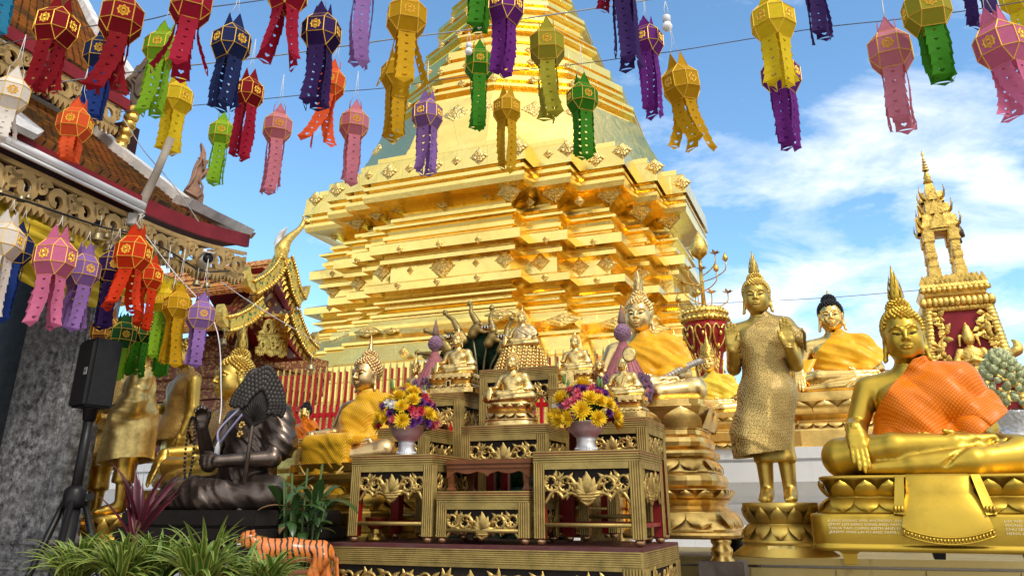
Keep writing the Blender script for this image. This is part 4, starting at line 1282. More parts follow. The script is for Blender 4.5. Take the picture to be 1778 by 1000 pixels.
zb = r3.location.z - 0.90 * s3
bk = MB()
for x in (-0.46, 0.46):
	for y in (-0.34, 0.3):
		q = r3.matrix_basis @ Vector((x, y, -0.90))
		h_ = zb - LEDGE_Z
BLK = plain('grey_concrete_block', (0.19, 0.15, 0.12), 0.8, 0, 0.4, 12, 0.4, 50)
Mr3 = Matrix.Translation(r3.location) @ Matrix.Rotation(RZ, 4, 'Z') @ Matrix.Scale(s3, 4)
for k, (x, y) in enumerate(((-0.46, -0.34), (0.46, -0.34), (-0.46, 0.3), (0.46, 0.3))):
	q = Mr3 @ Vector((x, y, -0.90))
	base = LEDGE_Z if q.y > 4.9 else 0
	b = MB(); hh = q.z - BZ + 0.002
	b.box((0, 0, -hh / 2), (0.21, 0.17, hh), 0, None, 0.004)
	b.box((0, 0, -hh - (BZ - 0.03) / 2 + 0.0), (0.22, 0.18, BZ - 0.034), 0, None, 0.004)
	o = b.build('concrete_block', BLK); o.location = q; o.rotation_euler = (0, 0, RZ)
	tag(o, 'grey concrete block propping up a foot of the robed statue pedestal', 'block', 'concrete blocks under the pedestal feet')
r4, s4 = seated('crowned_buddha', 'small crowned gold buddha wrapped in shiny yellow satin, on the terrace by the red jar', 1238, 722, 6.35, 156, G_POL, robe='robe2', robe_mat=C_SATIN2, hair='hair_ball', fin=None, hi=True)
def crown(parent, mat, z0=HEADZ, tall=0.24):
	b = MB()
	b.lathe([(0.093, 0.035), (0.098, 0.045), (0.098, 0.06), (0.090, 0.068), (0.094, 0.078), (0.082, 0.10), (0.085, 0.11), (0.066, 0.135), (0.069, 0.145), (0.048, 0.17), (0.050, 0.18), (0.030, 0.205), (0.018, 0.245), (0.009, 0.30), (0.001, 0.30 + tall * 0.4)], 18, c=(0, 0.01, z0))
	for row, (zz, rr, n, hh) in enumerate(((0.055, 0.097, 11, 0.085), (0.10, 0.080, 9, 0.07), (0.145, 0.06, 7, 0.06), (0.18, 0.042, 6, 0.05))):
		for i in range(n):
			a = 2 * math.pi * i / n - math.pi / 2
			d = Vector((math.cos(a), math.sin(a), 0)); t = Vector((-d.y, d.x, 0))
			c = Vector((0, 0.01, z0 + zz)) + d * rr
			w = rr * 2.4 / n
			b.add([c - t * w, c + d * 0.012 + Vector((0, 0, hh * 0.3)), c + t * w, c + d * 0.02 + Vector((0, 0, hh))], [(0, 1, 3), (1, 2, 3), (0, 3, 2)], 0, False)
	b.build('crown', mat, parent)
	for sd in (-1, 1):
		b = MB()
		for k in range(5):
			q = Vector((sd * (0.098 + 0.010 * k), 0.0, z0 - 0.10 + 0.045 * k))
			b.ball(q, (0.012, 0.010, 0.030), 7, 5)
		b.build('ear_ornament', mat, parent)
crown(r4, G_LEAF)
for sd in (-1, 1):
	b = MB()
	for k in range(7): b.ball((sd * (0.255 - 0.002 * k), 0.12, 0.10 + 0.075 * k), (0.036 - 0.002 * k, 0.03, 0.045), 8, 5)
	b.lathe([(0.02, 0), (0.028, 0.02), (0.014, 0.05), (0.002, 0.10)], 8, c=(sd * 0.24, 0.12, 0.60))
	b.build('throne_finial', G_LEAF, r4)
p = empty('pedestal', (0, 0, 0)); p.parent = r4
ped_tier(0.52, 0.34, [(0.96, 0.004, -0.05, 'flat'), (1.0, -0.05, -0.14, 'out'), (0.94, -0.14, -0.20, 'cove'), (0.98, -0.20, -0.30, 'flat'), (1.02, -0.30, -0.37, 'in')], G_WARM, p, 'moulded_tiers', 8.0)
ME['stand'] = standing_body('standing_body')
s5 = 283 * MPP(1352, 873, 3.95)
r5 = empty('standing_buddha', PX(1354, 872, 3.95), RZ, s5, 'slender gold standing buddha with both palms raised, draped in sequinned gold cloth', 'buddha statue')
inst('body', ME['stand'], G_BRASS2, r5)
for nm, k, m in (('hair', 'hair', G_BRASS2), ('finial', 'flame', G_BRASS2), ('eye', 'eye_r', EYE), ('eye', 'eye_l', EYE)):
	inst(nm, ME[k], m, r5, (0, 0, 0.70))
mesh_obj('robe', standing_robe('robe_sequins', amp=0.015, infl=0.014, low=0.27, seed=8), C_RING, r5)
b = MB()
rng = random.Random(5)
for i in range(22):
	u = i / 21
	q = Vector((0.262 - 0.012 * u, -0.03 + 0.13 * u, 1.055 - 0.10 * u))
	b.tube([q, q + Vector((0.020, 0.0, -0.035 - 0.01 * rng.random()))], [0.005, 0.003], 5)
b.build('tassel_fringe', FRINGE, r5)
b = MB()
for sd in (1,):
	c = Vector((0.172, -0.148, 0.912)); b.tube([c + Vector((0.031 * math.cos(w), 0.031 * math.sin(w), 0.004 * math.sin(2 * w))) for w in np.linspace(0, 2 * math.pi, 16)], 0.004, 5)
b.build('bracelet', G_POL, r5)
p = empty('pedestal', (0, -0.03, 0.004)); p.parent = r5
ped_round(0.235, 0.235, 0.30, G_BRASS2, p, 2.0, 40, 14, flare=1.30, name='lotus_base')
b = MB(); b.box((0, 0, 0), (0.15, 0.004, 0.055), 0, Matrix.Translation((0, -0.247, -0.262)) @ Matrix.Rotation(-0.42, 4, 'X'), 0.002); b.build('name_plate', gold('plate_gold', (0.62, 0.45, 0.14), 0.5, 0.8, 0.6, 40, 0.5, 150), p)
r6, s6 = seated('seated_buddha', 'gold seated buddha in yellow brocade with a fringed hanging end, left of the altar', 624, 808, 4.55, 262, gold('worn_gold', (0.66, 0.45, 0.20), 0.30, 1.0, 0.5, 8, 0.1, 80), robe='robe4', robe_mat=C_YELLOW, hair='hair_ball', fin='flame_lo', rz=RZ - math.radians(14))
b = MB()
rng = random.Random(7)
for (a, c) in (((-0.22, -0.305, -0.02), (-0.02, -0.315, -0.205)), ((-0.02, -0.315, -0.205), (0.19, -0.305, -0.03))):
	for i in range(34):
		q = Vector(a).lerp(Vector(c), i / 33)
		b.tube([q + Vector((0, 0, 0.02)), q + Vector((0.006 * rng.uniform(-1, 1), -0.012, -0.05 - 0.02 * rng.random()))], [0.006, 0.004], 4)
	b.tube([Vector(a) + Vector((0, -0.006, 0.01)), Vector(c) + Vector((0, -0.006, 0.01))], 0.009, 6)
b.build('fringe', FRINGE, r6)
p = empty('pedestal', (0, -0.01, 0)); p.parent = r6
ped_tier(0.42, 0.32, [(0.96, 0.004, -0.05, 'flat'), (1.0, -0.05, -0.14, 'ovolo'), (0.92, -0.14, -0.18, 'cove'), (1.04, -0.18, -0.28, 'in'), (1.12, -0.28, -0.40, 'flat'), (1.18, -0.40, -0.62, 'flat')], G_DARK, p, 'moulded_tiers', 6.0)
r7, s7 = seated('seated_buddha', 'large gold seated buddha with an embroidered sash behind the dark bronze monk', 378, 850, 4.95, 322, G_BRASS2, robe='robe_thin', robe_mat=C_EMBR, rz=RZ - math.radians(22))
p = empty('pedestal', (0, -0.01, 0)); p.parent = r7
ped_round(0.44, 0.33, 0.26, G_BRASS2, p, 4.0, 56, 26, flare=1.12)
ME['stand_t'] = standing_body('standing_teaching', h=0.011, hh=0.006, armsp='teach')
ME['stand_b'] = standing_body('standing_bowl', h=0.011, hh=0.006, armsp='bowl')
ME['srobe'] = standing_robe('sash_robe', infl=0.008, amp=0.008, low=0.55, side=-0.13, wing=0.0, seed=12, h=0.011)
ME['srobe2'] = standing_robe('gauze_robe', infl=0.014, amp=0.020, low=0.40, side=-0.05, wing=0.0, seed=19, h=0.011, both=True, freq=30)
def standing(label, px, py, D, ppu, body, mat, robe, rmat, rz, hair='hair_lo'):
	s = ppu * MPP(px, py, D)
	r = empty('standing_buddha', PX(px, py, D), rz, s, label, 'buddha statue')
	inst('body', ME[body], mat, r)
	inst('hair', ME[hair], mat, r, (0, 0, 0.70)); inst('finial', ME['flame_lo'], mat, r, (0, 0, 0.70))
	if robe: inst('robe', ME[robe], rmat, r)
	p = empty('pedestal', (0, 0, 0.004)); p.parent = r
	hp = max(0.12, (r.location.z - LEDGE_Z) / s)
	ped_round(0.21, 0.21, hp, mat, p, 2.0, 32, 12, flare=1.2)
	return r
standing('gold standing buddha with one palm raised and an embroidered sash, left of the seated one', 281, 893, 5.35, 212, 'stand_t', G_BRASS2, 'srobe', C_EMBR, RZ - math.radians(25))
standing('gold standing buddha wrapped in pale gauze cloth, behind the loudspeaker', 200, 892, 4.85, 214, 'stand_b', G_DARK, 'srobe2', C_GAUZE, RZ - math.radians(50))
standing('gold standing buddha in sequinned cloth half hidden by the speaker pole', 152, 905, 5.2, 215, 'stand_b', G_DARK, 'srobe2', C_RING, RZ - math.radians(30))
standing('polished gold standing buddha between stone column and speaker pole', 104, 905, 5.0, 205, 'stand_t', gold('deep_gold', (0.85, 0.48, 0.06), 0.2, 1.0, 0.6, 6, 0.05, 60), None, None, RZ - math.radians(20))
r12, s12 = seated('seated_buddha', 'small black-haired buddha in an orange robe beside the red railing', 523, 782, 5.75, 108, G_POL, hi=False, robe='robe3', robe_mat=C_ORANGE, hair='hair_lo', hair_mat=HAIRBLK, fin=None, rz=RZ - math.radians(15))
p = empty('pedestal', (0, 0, 0)); p.parent = r12
ped_tier(0.42, 0.32, [(0.96, 0.004, -0.06, 'flat'), (1.1, -0.06, -0.30, 'flat'), (0.95, -0.30, -0.36, 'cove'), (1.2, -0.36, -1.3, 'flat')], G_WARM, p, 'moulded_tiers', 8.0, carve=False)
# ------------------------------------------------------------------ the altar: platform, tables and what stands on them
AC = PX(1118, 952, 3.25)
AZ = AC.z
def AL(u, v, z=0.0):
	"""altar coordinates: u from the right front corner to the left is negative, v to the back, z above the platform top"""
	return Vector((AC.x, AC.y, AZ)) + U_ * u + V_ * v + Vector((0, 0, z))
def alt_u(px, v, z):
	"""u at which a point (v, z) shows at photo column px"""
	lo, hi = -3.0, 1.0
	for _ in range(50):
		m = (lo + hi) / 2
		if TOPX(AL(m, v, z))[0] < px: lo = m
		else: hi = m
	return (lo + hi) / 2
PW = -alt_u(560, 0, 0)
PD = 0.3
while TOPX(AL(0, PD, 0))[0] < 1178 and PD < 1.45: PD += 0.005
def alt_z(px, py, v):
	"""height above the platform of the point seen at px,py on the plane v"""
	lo, hi = -0.6, 2.5
	for _ in range(50):
		m = (lo + hi) / 2
		if TOPX(AL(alt_u(px, v, m), v, m))[1] > py: lo = m
		else: hi = m
	return (lo + hi) / 2
def reeds(b, p0, p1, width, nrm, n=5, r=None, mi=0):
	"""n half-round reeds from p0 to p1 side by side over width, standing off along nrm"""
	p0, p1, nrm = Vector(p0), Vector(p1), Vector(nrm)
	d = (p1 - p0).normalized(); s = d.cross(nrm).normalized()
	r = r or width / n / 2
	for k in range(n):
		o = s * ((k + 0.5) / n - 0.5) * width
		V = []
		for q in (p0 + o, p1 + o):
			for a in (-90, -45, 0, 45, 90):
				w = math.radians(a)
				V.append(q + s * math.sin(w) * r * 0.92 + nrm * math.cos(w) * r * 0.7)
		b.add(V, [(i, i + 1, i + 6, i + 5) for i in range(4)], mi, True)
def leaf(b, c, ang, L, W, y, mi=0, curl=0.0, rise=0.006):
	"""carved leaf in the xz plane, pointing along ang"""
	dx, dz = math.cos(ang), math.sin(ang)
	nx, nz = -dz, dx
	st = [(0, 0.10), (0.22, 0.72), (0.48, 1.0), (0.75, 0.62), (1.0, 0.02)]
	V = []
	for t, w in st:
		bend = curl * t * t * L
		cx = c[0] + dx * L * t + nx * bend; cz = c[1] + dz * L * t + nz * bend
		V += [(cx - nx * W * w / 2, y + 0.0015, cz - nz * W * w / 2), (cx, y - rise * (1 - 0.4 * t), cz), (cx + nx * W * w / 2, y + 0.0015, cz + nz * W * w / 2)]
	Fc = []
	for i in range(len(st) - 1):
		for j in range(2):
			a = i * 3 + j
			Fc.append((a, a + 1, a + 4, a + 3))
	b.add(V, [f for f in Fc], mi, True)
def carving(b, W, H, y, mi=0, scallop=True, seed=0):
	"""openwork lotus-and-scroll panel, centred at x=0, top z=0, down to -H"""
	rng = random.Random(seed)
	def border(u):
		"""lower edge of the panel for u in -1..1"""
		a = abs(u)
		if not scallop: return -H
		if a < 0.16: return -H * (1.0 - a / 0.16 * 0.14)
		if a < 0.55: return -H * (0.80 - 0.06 * math.sin((a - 0.16) / 0.39 * math.pi) * 2)
		if a < 0.60: return -H * 0.82
		if a < 0.88: return -H * (0.74 - 0.06 * math.sin((a - 0.60) / 0.28 * math.pi) * 2)
		return -H * (0.76 + 0.22 * (a - 0.88) / 0.12)
	for k, (an, L, wd) in enumerate(((90, 0.62, 0.26), (62, 0.52, 0.22), (118, 0.52, 0.22), (38, 0.44, 0.2), (142, 0.44, 0.2), (14, 0.40, 0.16), (166, 0.40, 0.16))):
		leaf(b, (0, -H * 0.70), math.radians(an), L * H, wd * H * 1.5, y - 0.002 * (3 - k % 3), mi, 0, 0.010)
	for z, w in ((-0.70, 0.50), (-0.78, 0.44), (-0.86, 0.30)):
		b.tube([(-w * H * 0.9, y, H * (z + 0.05)), (-w * H * 0.4, y - 0.006, H * z), (w * H * 0.4, y - 0.006, H * z), (w * H * 0.9, y, H * (z + 0.05))], 0.006 + 0.010 * H, 6, mi)
	leaf(b, (0, -H * 0.82), math.radians(-90), H * 0.18, H * 0.24, y - 0.004, mi)
	n = max(2, int(round((W / 2 - 0.5 * H) / (H * 0.62))))
	step = (W / 2 - 0.42 * H) / n
	for sd in (-1, 1):
		for k in range(n):
			cx = sd * (0.42 * H + step * (k + 0.5))
			up = 1 if k % 2 == 0 else -1
			cz = -H * (0.42 + 0.05 * up)
			pts = []
			for i in range(15):
				a = i / 14
				w = math.radians(200 - 480 * a) * up
				rr = H * 0.30 * (1 - 0.72 * a)
				pts.append((cx + sd * rr * math.cos(w), y - 0.004 * math.sin(a * 3), cz + rr * math.sin(w)))
			b.tube(pts, [0.008 * (1 - 0.5 * i / 14) + 0.008 * H for i in range(15)], 6, mi)
			last = k == n - 1
			m = 9 if last else 7
			for j in range(m):
				an = math.radians(360 * j / m + 20 * rng.random() + (0 if sd > 0 else 13))
				if cz + math.sin(an) * H * 0.4 > -H * 0.02: continue
				leaf(b, (cx + math.cos(an) * H * 0.10, cz + math.sin(an) * H * 0.10), an, H * rng.uniform(0.27, 0.38), H * 0.16, y - rng.random() * 0.004, mi, 0.25 * sd * up, 0.008)
	us = np.linspace(-1, 1, 61)
	b.tube([(u * W / 2, y - 0.001, border(u)) for u in us], 0.0055 + 0.018 * H, 6, mi)
	return border
def carved_part(name, W, H, y, parent, x=0, z=0, rot=0, scallop=True, seed=0):
	b = MB()
	bd = carving(b, W, H, 0.0, 0, scallop, seed)
	us = np.linspace(-1, 1, 41)
	V = []
	for u in us: V += [(u * W / 2, 0.008, 0.0), (u * W / 2, 0.008, bd(u))]
	b.add(V, [(2 * i, 2 * i + 1, 2 * i + 3, 2 * i + 2) for i in range(40)], 1)
	me = b.mesh(name); me.materials.append(G_CARVE); me.materials.append(BACKB)
	o = mesh_obj(name, me, None, parent)
	o.location = (x, y, z); o.rotation_euler = (0, 0, rot)
	return o
BACKB = plain('black_backing', (0.018, 0.013, 0.010), 0.7, 0, 0.3)
def altar_table(label, u0, u1, v, ztop, zbot=0.0, depth=None, apron=0.30, leg=0.050, name='altar_table', side=True, rail=True, group=None):
	"""carved gilt stand: u0..u1 front, v front plane, ztop..zbot above the platform"""
	w = u1 - u0; d = depth or w * 0.95; h = ztop - zbot
	r = empty(name, AL((u0 + u1) / 2, v + d / 2, zbot), -GA, 1, label, 'altar table', group)
	ft = 0.026
	for sx in (-1, 1):
		for sy in (-1, 1):
			cx, cy = sx * (w / 2 - leg / 2), sy * (d / 2 - leg / 2)
			b = MB()
			b.box((cx, cy, (h - 0.012 + ft) / 2), (leg - 0.008, leg - 0.008, h - 0.012 - ft), 1)
			reeds(b, (cx, sy * d / 2 - sy * 0.004, ft + 0.002), (cx, sy * d / 2 - sy * 0.004, h - leg * 0.9), leg, (0, sy, 0), 5)
			reeds(b, (sx * w / 2 - sx * 0.004, cy, ft + 0.002), (sx * w / 2 - sx * 0.004, cy, h - leg * 0.9), leg, (sx, 0, 0), 5)
			me = b.mesh('leg'); me.materials.append(G_TABLE); me.materials.append(RED_LAC)
			lo = mesh_obj('leg', me, None, r)
			b = MB(); b.ball((cx, cy, ft * 0.62), (leg * 0.42, leg * 0.42, ft * 0.62), 12, 7); b.build('ball_foot', gold('copper_ball', (0.50, 0.30, 0.15), 0.32, 0.9, 0.5, 20), lo)
	b = MB()
	b.box((0, 0, h - 0.010), (w - 0.004, d - 0.004, 0.018), 1)
	b.box((0, 0, h - 0.045), (w - 0.012, d - 0.012, 0.050), 1)
	for sy in (-1, 1):
		reeds(b, (-w / 2, sy * (d / 2 - 0.004), h - leg * 0.48), (w / 2, sy * (d / 2 - 0.004), h - leg * 0.48), leg * 0.96, (0, sy, 0), 5)
		b.box((0, sy * (d / 2 - 0.006), h - leg * 0.96 - 0.012), (w - 2 * leg, 0.010, 0.026), 0)
	for sx in (-1, 1):
		reeds(b, (sx * (w / 2 - 0.004), -d / 2, h - leg * 0.48), (sx * (w / 2 - 0.004), d / 2, h - leg * 0.48), leg * 0.96, (sx, 0, 0), 5)
		b.box((sx * (w / 2 - 0.006), 0, h - leg * 0.96 - 0.012), (0.010, d - 2 * leg, 0.026), 0)
	b.box((0, 0, h - leg * 0.5), (w - 0.009, d - 0.009, leg * 0.8), 0)
	me = b.mesh('table_top'); me.materials.append(G_TABLE); me.materials.append(RED_LAC)
	mesh_obj('table_top', me, None, r)
	H = min(apron * w, h * 0.55)
	zt = h - leg * 0.96 - 0.024
	carved_part('carved_apron', w - 2 * leg + 0.006, H, -d / 2 + 0.014, r, 0, zt, 0, True, 1)
	carved_part('carved_apron', d - 2 * leg + 0.006, H, 0, r, w / 2 - 0.014, zt, math.pi / 2, True, 2).location = (w / 2 - 0.014, 0, zt)
	if rail and h > 0.2:
		b = MB()
		zr = h * 0.16 + 0.02
		for sy in (-1, 1):
			b.box((0, sy * (d / 2 - leg / 2), zr), (w - 2 * leg + 0.01, leg * 0.6, 0.016), 1)
			b.tube([(-w / 2 + leg, sy * (d / 2 - leg / 2) + sy * leg * 0.32, zr), (w / 2 - leg, sy * (d / 2 - leg / 2) + sy * leg * 0.32, zr)], 0.009, 6, 0)
		for sx in (-1, 1):
			b.box((sx * (w / 2 - leg / 2), 0, zr - 0.001), (leg * 0.6, d - 2 * leg + 0.01, 0.015), 1)
		me = b.mesh('stretcher'); me.materials.append(G_TABLE); me.materials.append(RED_LAC)
		mesh_obj('stretcher', me, None, r)
	return r
r = empty('altar_platform', AL(-PW / 2, PD / 2, 0), -GA, 1, 'broad low altar platform with reeded gilt frame, carved panel and dark red top', 'altar platform')
b = MB()
HH = AZ - 0.02
b.box((0, 0, -0.012), (PW - 0.004, PD - 0.004, 0.024), 0)
top_m = NT('dusty_red_top'); co = top_m.coord('Object')
top_m.set(top_m.mix(top_m.rng(top_m.noise(9, 6, 0.7, co), 0.45, 0.7, 0, 0.6), (0.085, 0.014, 0.014), (0.10, 0.065, 0.055)), 0, 0.55)
b.build('top_board', top_m.mat, r)
b = MB()
fb = 0.085
b.box((0, 0, -HH / 2 - 0.02), (PW - 0.03, PD - 0.03, HH - 0.06), 1)
b.box((0, -PD / 2 + 0.008, -0.012 - fb * 0.45), (PW, 0.012, fb * 0.75), 0)
reeds(b, (-PW / 2, -PD / 2 + 0.003, -0.012 - 0.029), (PW / 2, -PD / 2 + 0.003, -0.012 - 0.029), 0.056, (0, -1, 0), 7)
reeds(b, (PW / 2 - 0.003, -PD / 2, -0.012 - 0.029), (PW / 2 - 0.003, PD / 2, -0.012 - 0.029), 0.056, (1, 0, 0), 7)
reeds(b, (-PW / 2 + 0.003, -PD / 2, -0.014 - 0.045), (-PW / 2 + 0.003, PD / 2, -0.014 - 0.045), 0.088, (-1, 0, 0), 8)
b.box((PW / 2 - 0.008, 0, -0.012 - fb * 0.45), (0.012, PD, fb * 0.75), 0)
for sx in (-1, 1):
	reeds(b, (sx * (PW / 2 - 0.045), -PD / 2 + 0.001, -0.071), (sx * (PW / 2 - 0.045), -PD / 2 + 0.001, -HH), 0.085, (0, -1, 0), 7)
	reeds(b, (PW / 2 - 0.001, sx * (PD / 2 - 0.045), -0.071), (PW / 2 - 0.001, sx * (PD / 2 - 0.045), -HH), 0.085, (1, 0, 0), 7)
me = b.mesh('frame'); me.materials.append(G_TABLE); me.materials.append(DARK_RED)
mesh_obj('frame', me, None, r)
o = carved_part('carved_panel', PW - 0.20, 0.15, -PD / 2 + 0.006, r, 0, -0.079, 0, False, 5)
o = carved_part('carved_panel', PD - 0.20, 0.15, 0, r, 0, 0, math.pi / 2, False, 6); o.location = (PW / 2 - 0.006, 0, -0.079)
def tab(label, xl, xr, ytop, v, zbot=0.0, **kw):
	z = alt_z((xl + xr) / 2, ytop, v)
	u0, u1 = alt_u(xl, v, z - 0.05), alt_u(xr, v, z - 0.05)
	r = altar_table(label, u0, u1, v, z, zbot, **kw)
	return r, (u0, u1, v, z)
GRP = 'carved gilt stands of the altar'
T1, t1 = tab('front left carved gilt stand, its opening holding a small red offering bowl', 610, 752, 789, 0.07, depth=0.42, group=GRP)
T2, t2 = tab('low front middle carved gilt stand carrying the brown wooden stand', 757, 918, 852, 0.07, depth=0.40, group=GRP)
T3, t3 = tab('front right carved gilt stand, the tallest of the front row', 925, 1112, 781, 0.07, depth=0.42, group=GRP)
T5, t5 = tab('carved gilt stand behind the left flower bowl, second row', 656, 740, 741, 0.56, depth=0.40, apron=0.42, group=GRP)
T7, t7 = tab('middle carved gilt stand carrying the seated buddha on a lotus', 800, 948, 737, 0.50, depth=0.36, group=GRP)
T10, t10 = tab('carved gilt stand behind the right flower bowl carrying the fan-holding statuette', 1000, 1122, 725, 0.52, depth=0.42, group=GRP)
T6, t6 = tab('tall carved gilt stand at back left carrying a crowned statuette', 716, 801, 682, 0.88, depth=0.36, apron=0.42, group=GRP)
T8, t8 = tab('tallest carved gilt stand at the back carrying the sequinned mound', 832, 966, 638, 0.90, depth=0.36, group=GRP)
T9, t9 = tab('tall carved gilt stand at back right carrying a seated statuette', 951, 1062, 671, 0.89, depth=0.36, group=GRP)
v4 = 0.16
z4b = t2[3]
z4 = alt_z(846, 797, v4)
u0, u1 = alt_u(772, v4, z4), alt_u(921, v4, z4)
w, d, h = u1 - u0, 0.26, z4 - z4b
r = empty('wooden_stand', AL((u0 + u1) / 2, v4 + d / 2, z4b + 0.001), -GA, 1, 'low brown wooden stand with a wavy apron on the front middle table', 'wooden stand')
b = MB()
b.box((0, 0, h - 0.011), (w, d, 0.022), 0, None, 0.004)
b.box((0, 0, h - 0.030), (w * 0.975, d * 0.96, 0.018), 0, None, 0.003)
b.build('stand_top', WOOD, r)
us = np.linspace(-1, 1, 49)
def wav(u):
	a = abs(u)
	return -0.012 - 0.010 * abs(math.cos(a * math.pi * 2.0)) - (0.020 * max(0, (a - 0.82) / 0.18)) - (0.012 * max(0, 1 - a / 0.06))
for (yy, ln, rot) in ((-d / 2 + 0.010, w * 0.96, 0), (0, d * 0.92, 1)):
	b = MB()
	poly = [(u * ln / 2, wav(u)) for u in us] + [(ln / 2, 0), (-ln / 2, 0)]
	V = [(x, 0, z) for x, z in poly[:49]] + [(u * ln / 2, 0, 0) for u in us]
	V += [(x, 0.012, z) for x, y, z in V]
	m = 49
	Fc = [(i, i + 1, m + i + 1, m + i) for i in range(48)] + [(2 * m + i, 3 * m + i, 3 * m + i + 1, 2 * m + i + 1) for i in range(48)] + [(i, 2 * m + i, 2 * m + i + 1, i + 1) for i in range(48)]
	b.add(V, Fc, 0)
	o = b.build('wavy_apron', WOOD, r)
	o.location = (0, yy, h - 0.038) if not rot else (w / 2 - 0.012, 0, h - 0.038)
	if rot: o.rotation_euler = (0, 0, math.pi / 2)
for sx in (-1, 1):
	for sy in (-1, 1):
		b = MB()
		b.lathe([(0.022, 0), (0.026, 0.006), (0.018, 0.016), (0.015, 0.03), (0.020, h * 0.55), (0.026, h - 0.038)], 4, 0, False, c=(sx * (w / 2 - 0.026), sy * (d / 2 - 0.026), 0))
		b.build('leg', WOOD, r)
# ------------------------------------------------------------------ statuettes on the stands
def on_table(px, v, z):
	return AL(alt_u(px, v, z), v, z + 0.001)
def statuette(label, px, v, z, ppu, mat, ph, hair='hair_lo', fin='flame_lo', rz=RZ, robe=None, rmat=None, name='buddha_statuette', lotus=False, wx=0.40, tiers=None):
	p = on_table(px, v, z)
	s = ppu * MPP(px, 660, p.y)
	r = empty(name, p, rz, s, label, 'statuette')
	q = ph / s
	body = inst('body', ME['seat_lo'], mat, r, (0, 0, q))
	if hair: inst('hair', ME[hair], mat, r, (0, 0, q))
	if fin: inst('finial', ME[fin], mat, r, (0, 0, q))
	inst('robe', ME['robe_thin'], rmat or mat, r, (0, 0, q))
	pd = empty('pedestal', (0, -0.02, q)); pd.parent = r
	if lotus:
		ped_round(wx, wx * 0.72, q, mat, pd, 3.0, 40, 12, flare=1.05, name='lotus_base')
	else:
		ped_tier(wx, wx * 0.72, tiers or [(0.95, 0.004, -q * .2, 'flat'), (1.0, -q * .2, -q * .42, 'out'), (0.9, -q * .42, -q * .52, 'cove'), (1.02, -q * .52, -q * .74, 'in'), (1.12, -q * .74, -q, 'flat')], mat, pd, 'stepped_base', 6.0)
	return r, s, q
def height_px(px, v, z, dy):
	"""metres that dy photo pixels span there"""
	p = AL(alt_u(px, v, z), v, z)
	y0 = TOPX(p)[1]
	lo, hi = 0, 1.5
	for _ in range(40):
		m = (lo + hi) / 2
		if y0 - TOPX(p + Vector((0, 0, m)))[1] < dy: lo = m
		else: hi = m
	return lo
statuette('pale gold seated buddha on a lotus base, centre of the altar', 889, t7[2] + 0.16, t7[3], 116, G_PALE, height_px(889, t7[2] + .16, t7[3], 42), lotus=True, wx=0.37, fin='flame_lo')
rS, sS, qS = statuette('gold statuette with a tall spire on a wide stepped base, altar left', 792, t6[2] + 0.15, t6[3], 103, G_PALE, height_px(792, t6[2] + .15, t6[3], 34), wx=0.42)
b = MB(); b.box((0.02, -0.345, qS * 0.45), (0.09, 0.012, 0.12), 0, None, 0.004); b.box((0.02, -0.353, qS * 0.45), (0.05, 0.006, 0.085), 1)
me = b.mesh('emblem'); me.materials.append(G_PALE); me.materials.append(BLACK); mesh_obj('emblem', me, None, rS)
rS, sS, qS = statuette('gold statuette sitting on a tiered base with a cloth front, back right of altar', 1000, t9[2] + 0.14, t9[3], 88, G_PALE, height_px(1000, t9[2] + .14, t9[3], 31), wx=0.46)
b = MB(); b.box((0, -0.36, qS * 0.62), (0.16, 0.02, qS * 0.7), 0, None, 0.006); b.build('cloth_front', G_PALE, rS)
rS, sS, qS = statuette('gold monk statuette holding a round fan, right of the right flower bowl', 1085, t10[2] + 0.12, t10[3], 97, G_PALE, height_px(1085, t10[2] + .12, t10[3], 38), hair=None, fin=None, wx=0.42)
b = MB()
b.tube([(-0.02, -0.20, qS + 0.10), (0.16, -0.22, qS + 0.62)], 0.010, 6)
b.lathe([(0.001, -0.012), (0.10, -0.008), (0.13, 0), (0.10, 0.008), (0.001, 0.012)], 18, c=(0, 0, 0), M=Matrix.Translation((0.19, -0.22, qS + 0.72)) @ Matrix.Rotation(math.radians(80), 4, 'X') @ Matrix.Scale(1.15, 4, (0, 1, 0)))
b.build('fan', G_PALE, rS)
b = MB(); b.box((-0.10, -0.335, qS * 0.70), (0.13, 0.012, 0.19), 0, None, 0.004); b.ball((-0.10, -0.343, qS * 0.66), (0.02, 0.006, 0.05), 8, 6, 1); b.ball((-0.10, -0.343, qS * 0.82), (0.016, 0.006, 0.018), 8, 6, 1)
me = b.mesh('framed_picture'); me.materials.append(BLACK); me.materials.append(G_PALE); mesh_obj('framed_picture', me, None, rS)
pm = on_table(906, t8[2] + 0.17, t8[3])
hm = height_px(906, t8[2] + .17, t8[3], 42)
wm = 50 * MPP(906, 620, pm.y)
r = empty('sequinned_mound', pm, RZ, 1, 'mound of pale gold scale tiers on the tallest altar stand', 'offering mound')
b = MB()
for k in range(7):
	z0 = hm * k / 7; rr = wm * (1.0 - 0.40 * k / 7)
	b.lathe([(rr * 0.94, z0), (rr, z0 + hm * 0.02), (rr * 0.90, z0 + hm / 7)], 28, 0, False, sy=0.8)
	n = int(34 - 2 * k)
	for i in range(n):
		a = 2 * math.pi * (i + 0.5 * (k % 2)) / n
		b.ball((rr * math.cos(a), 0.8 * rr * math.sin(a), z0 + hm * 0.06), (0.010, 0.008, 0.012), 6, 4)
b.build('tier', G_PALE, r)
sM = 87 * MPP(906, 590, pm.y)
r = empty('buddha_statuette', pm + Vector((0, 0, hm)), RZ, sM, 'pale gold seated buddha on top of the sequinned mound', 'statuette')
inst('body', ME['seat_lo'], G_PALE, r); inst('hair', ME['hair_lo'], G_PALE, r); inst('finial', ME['flame_lo'], G_PALE, r)
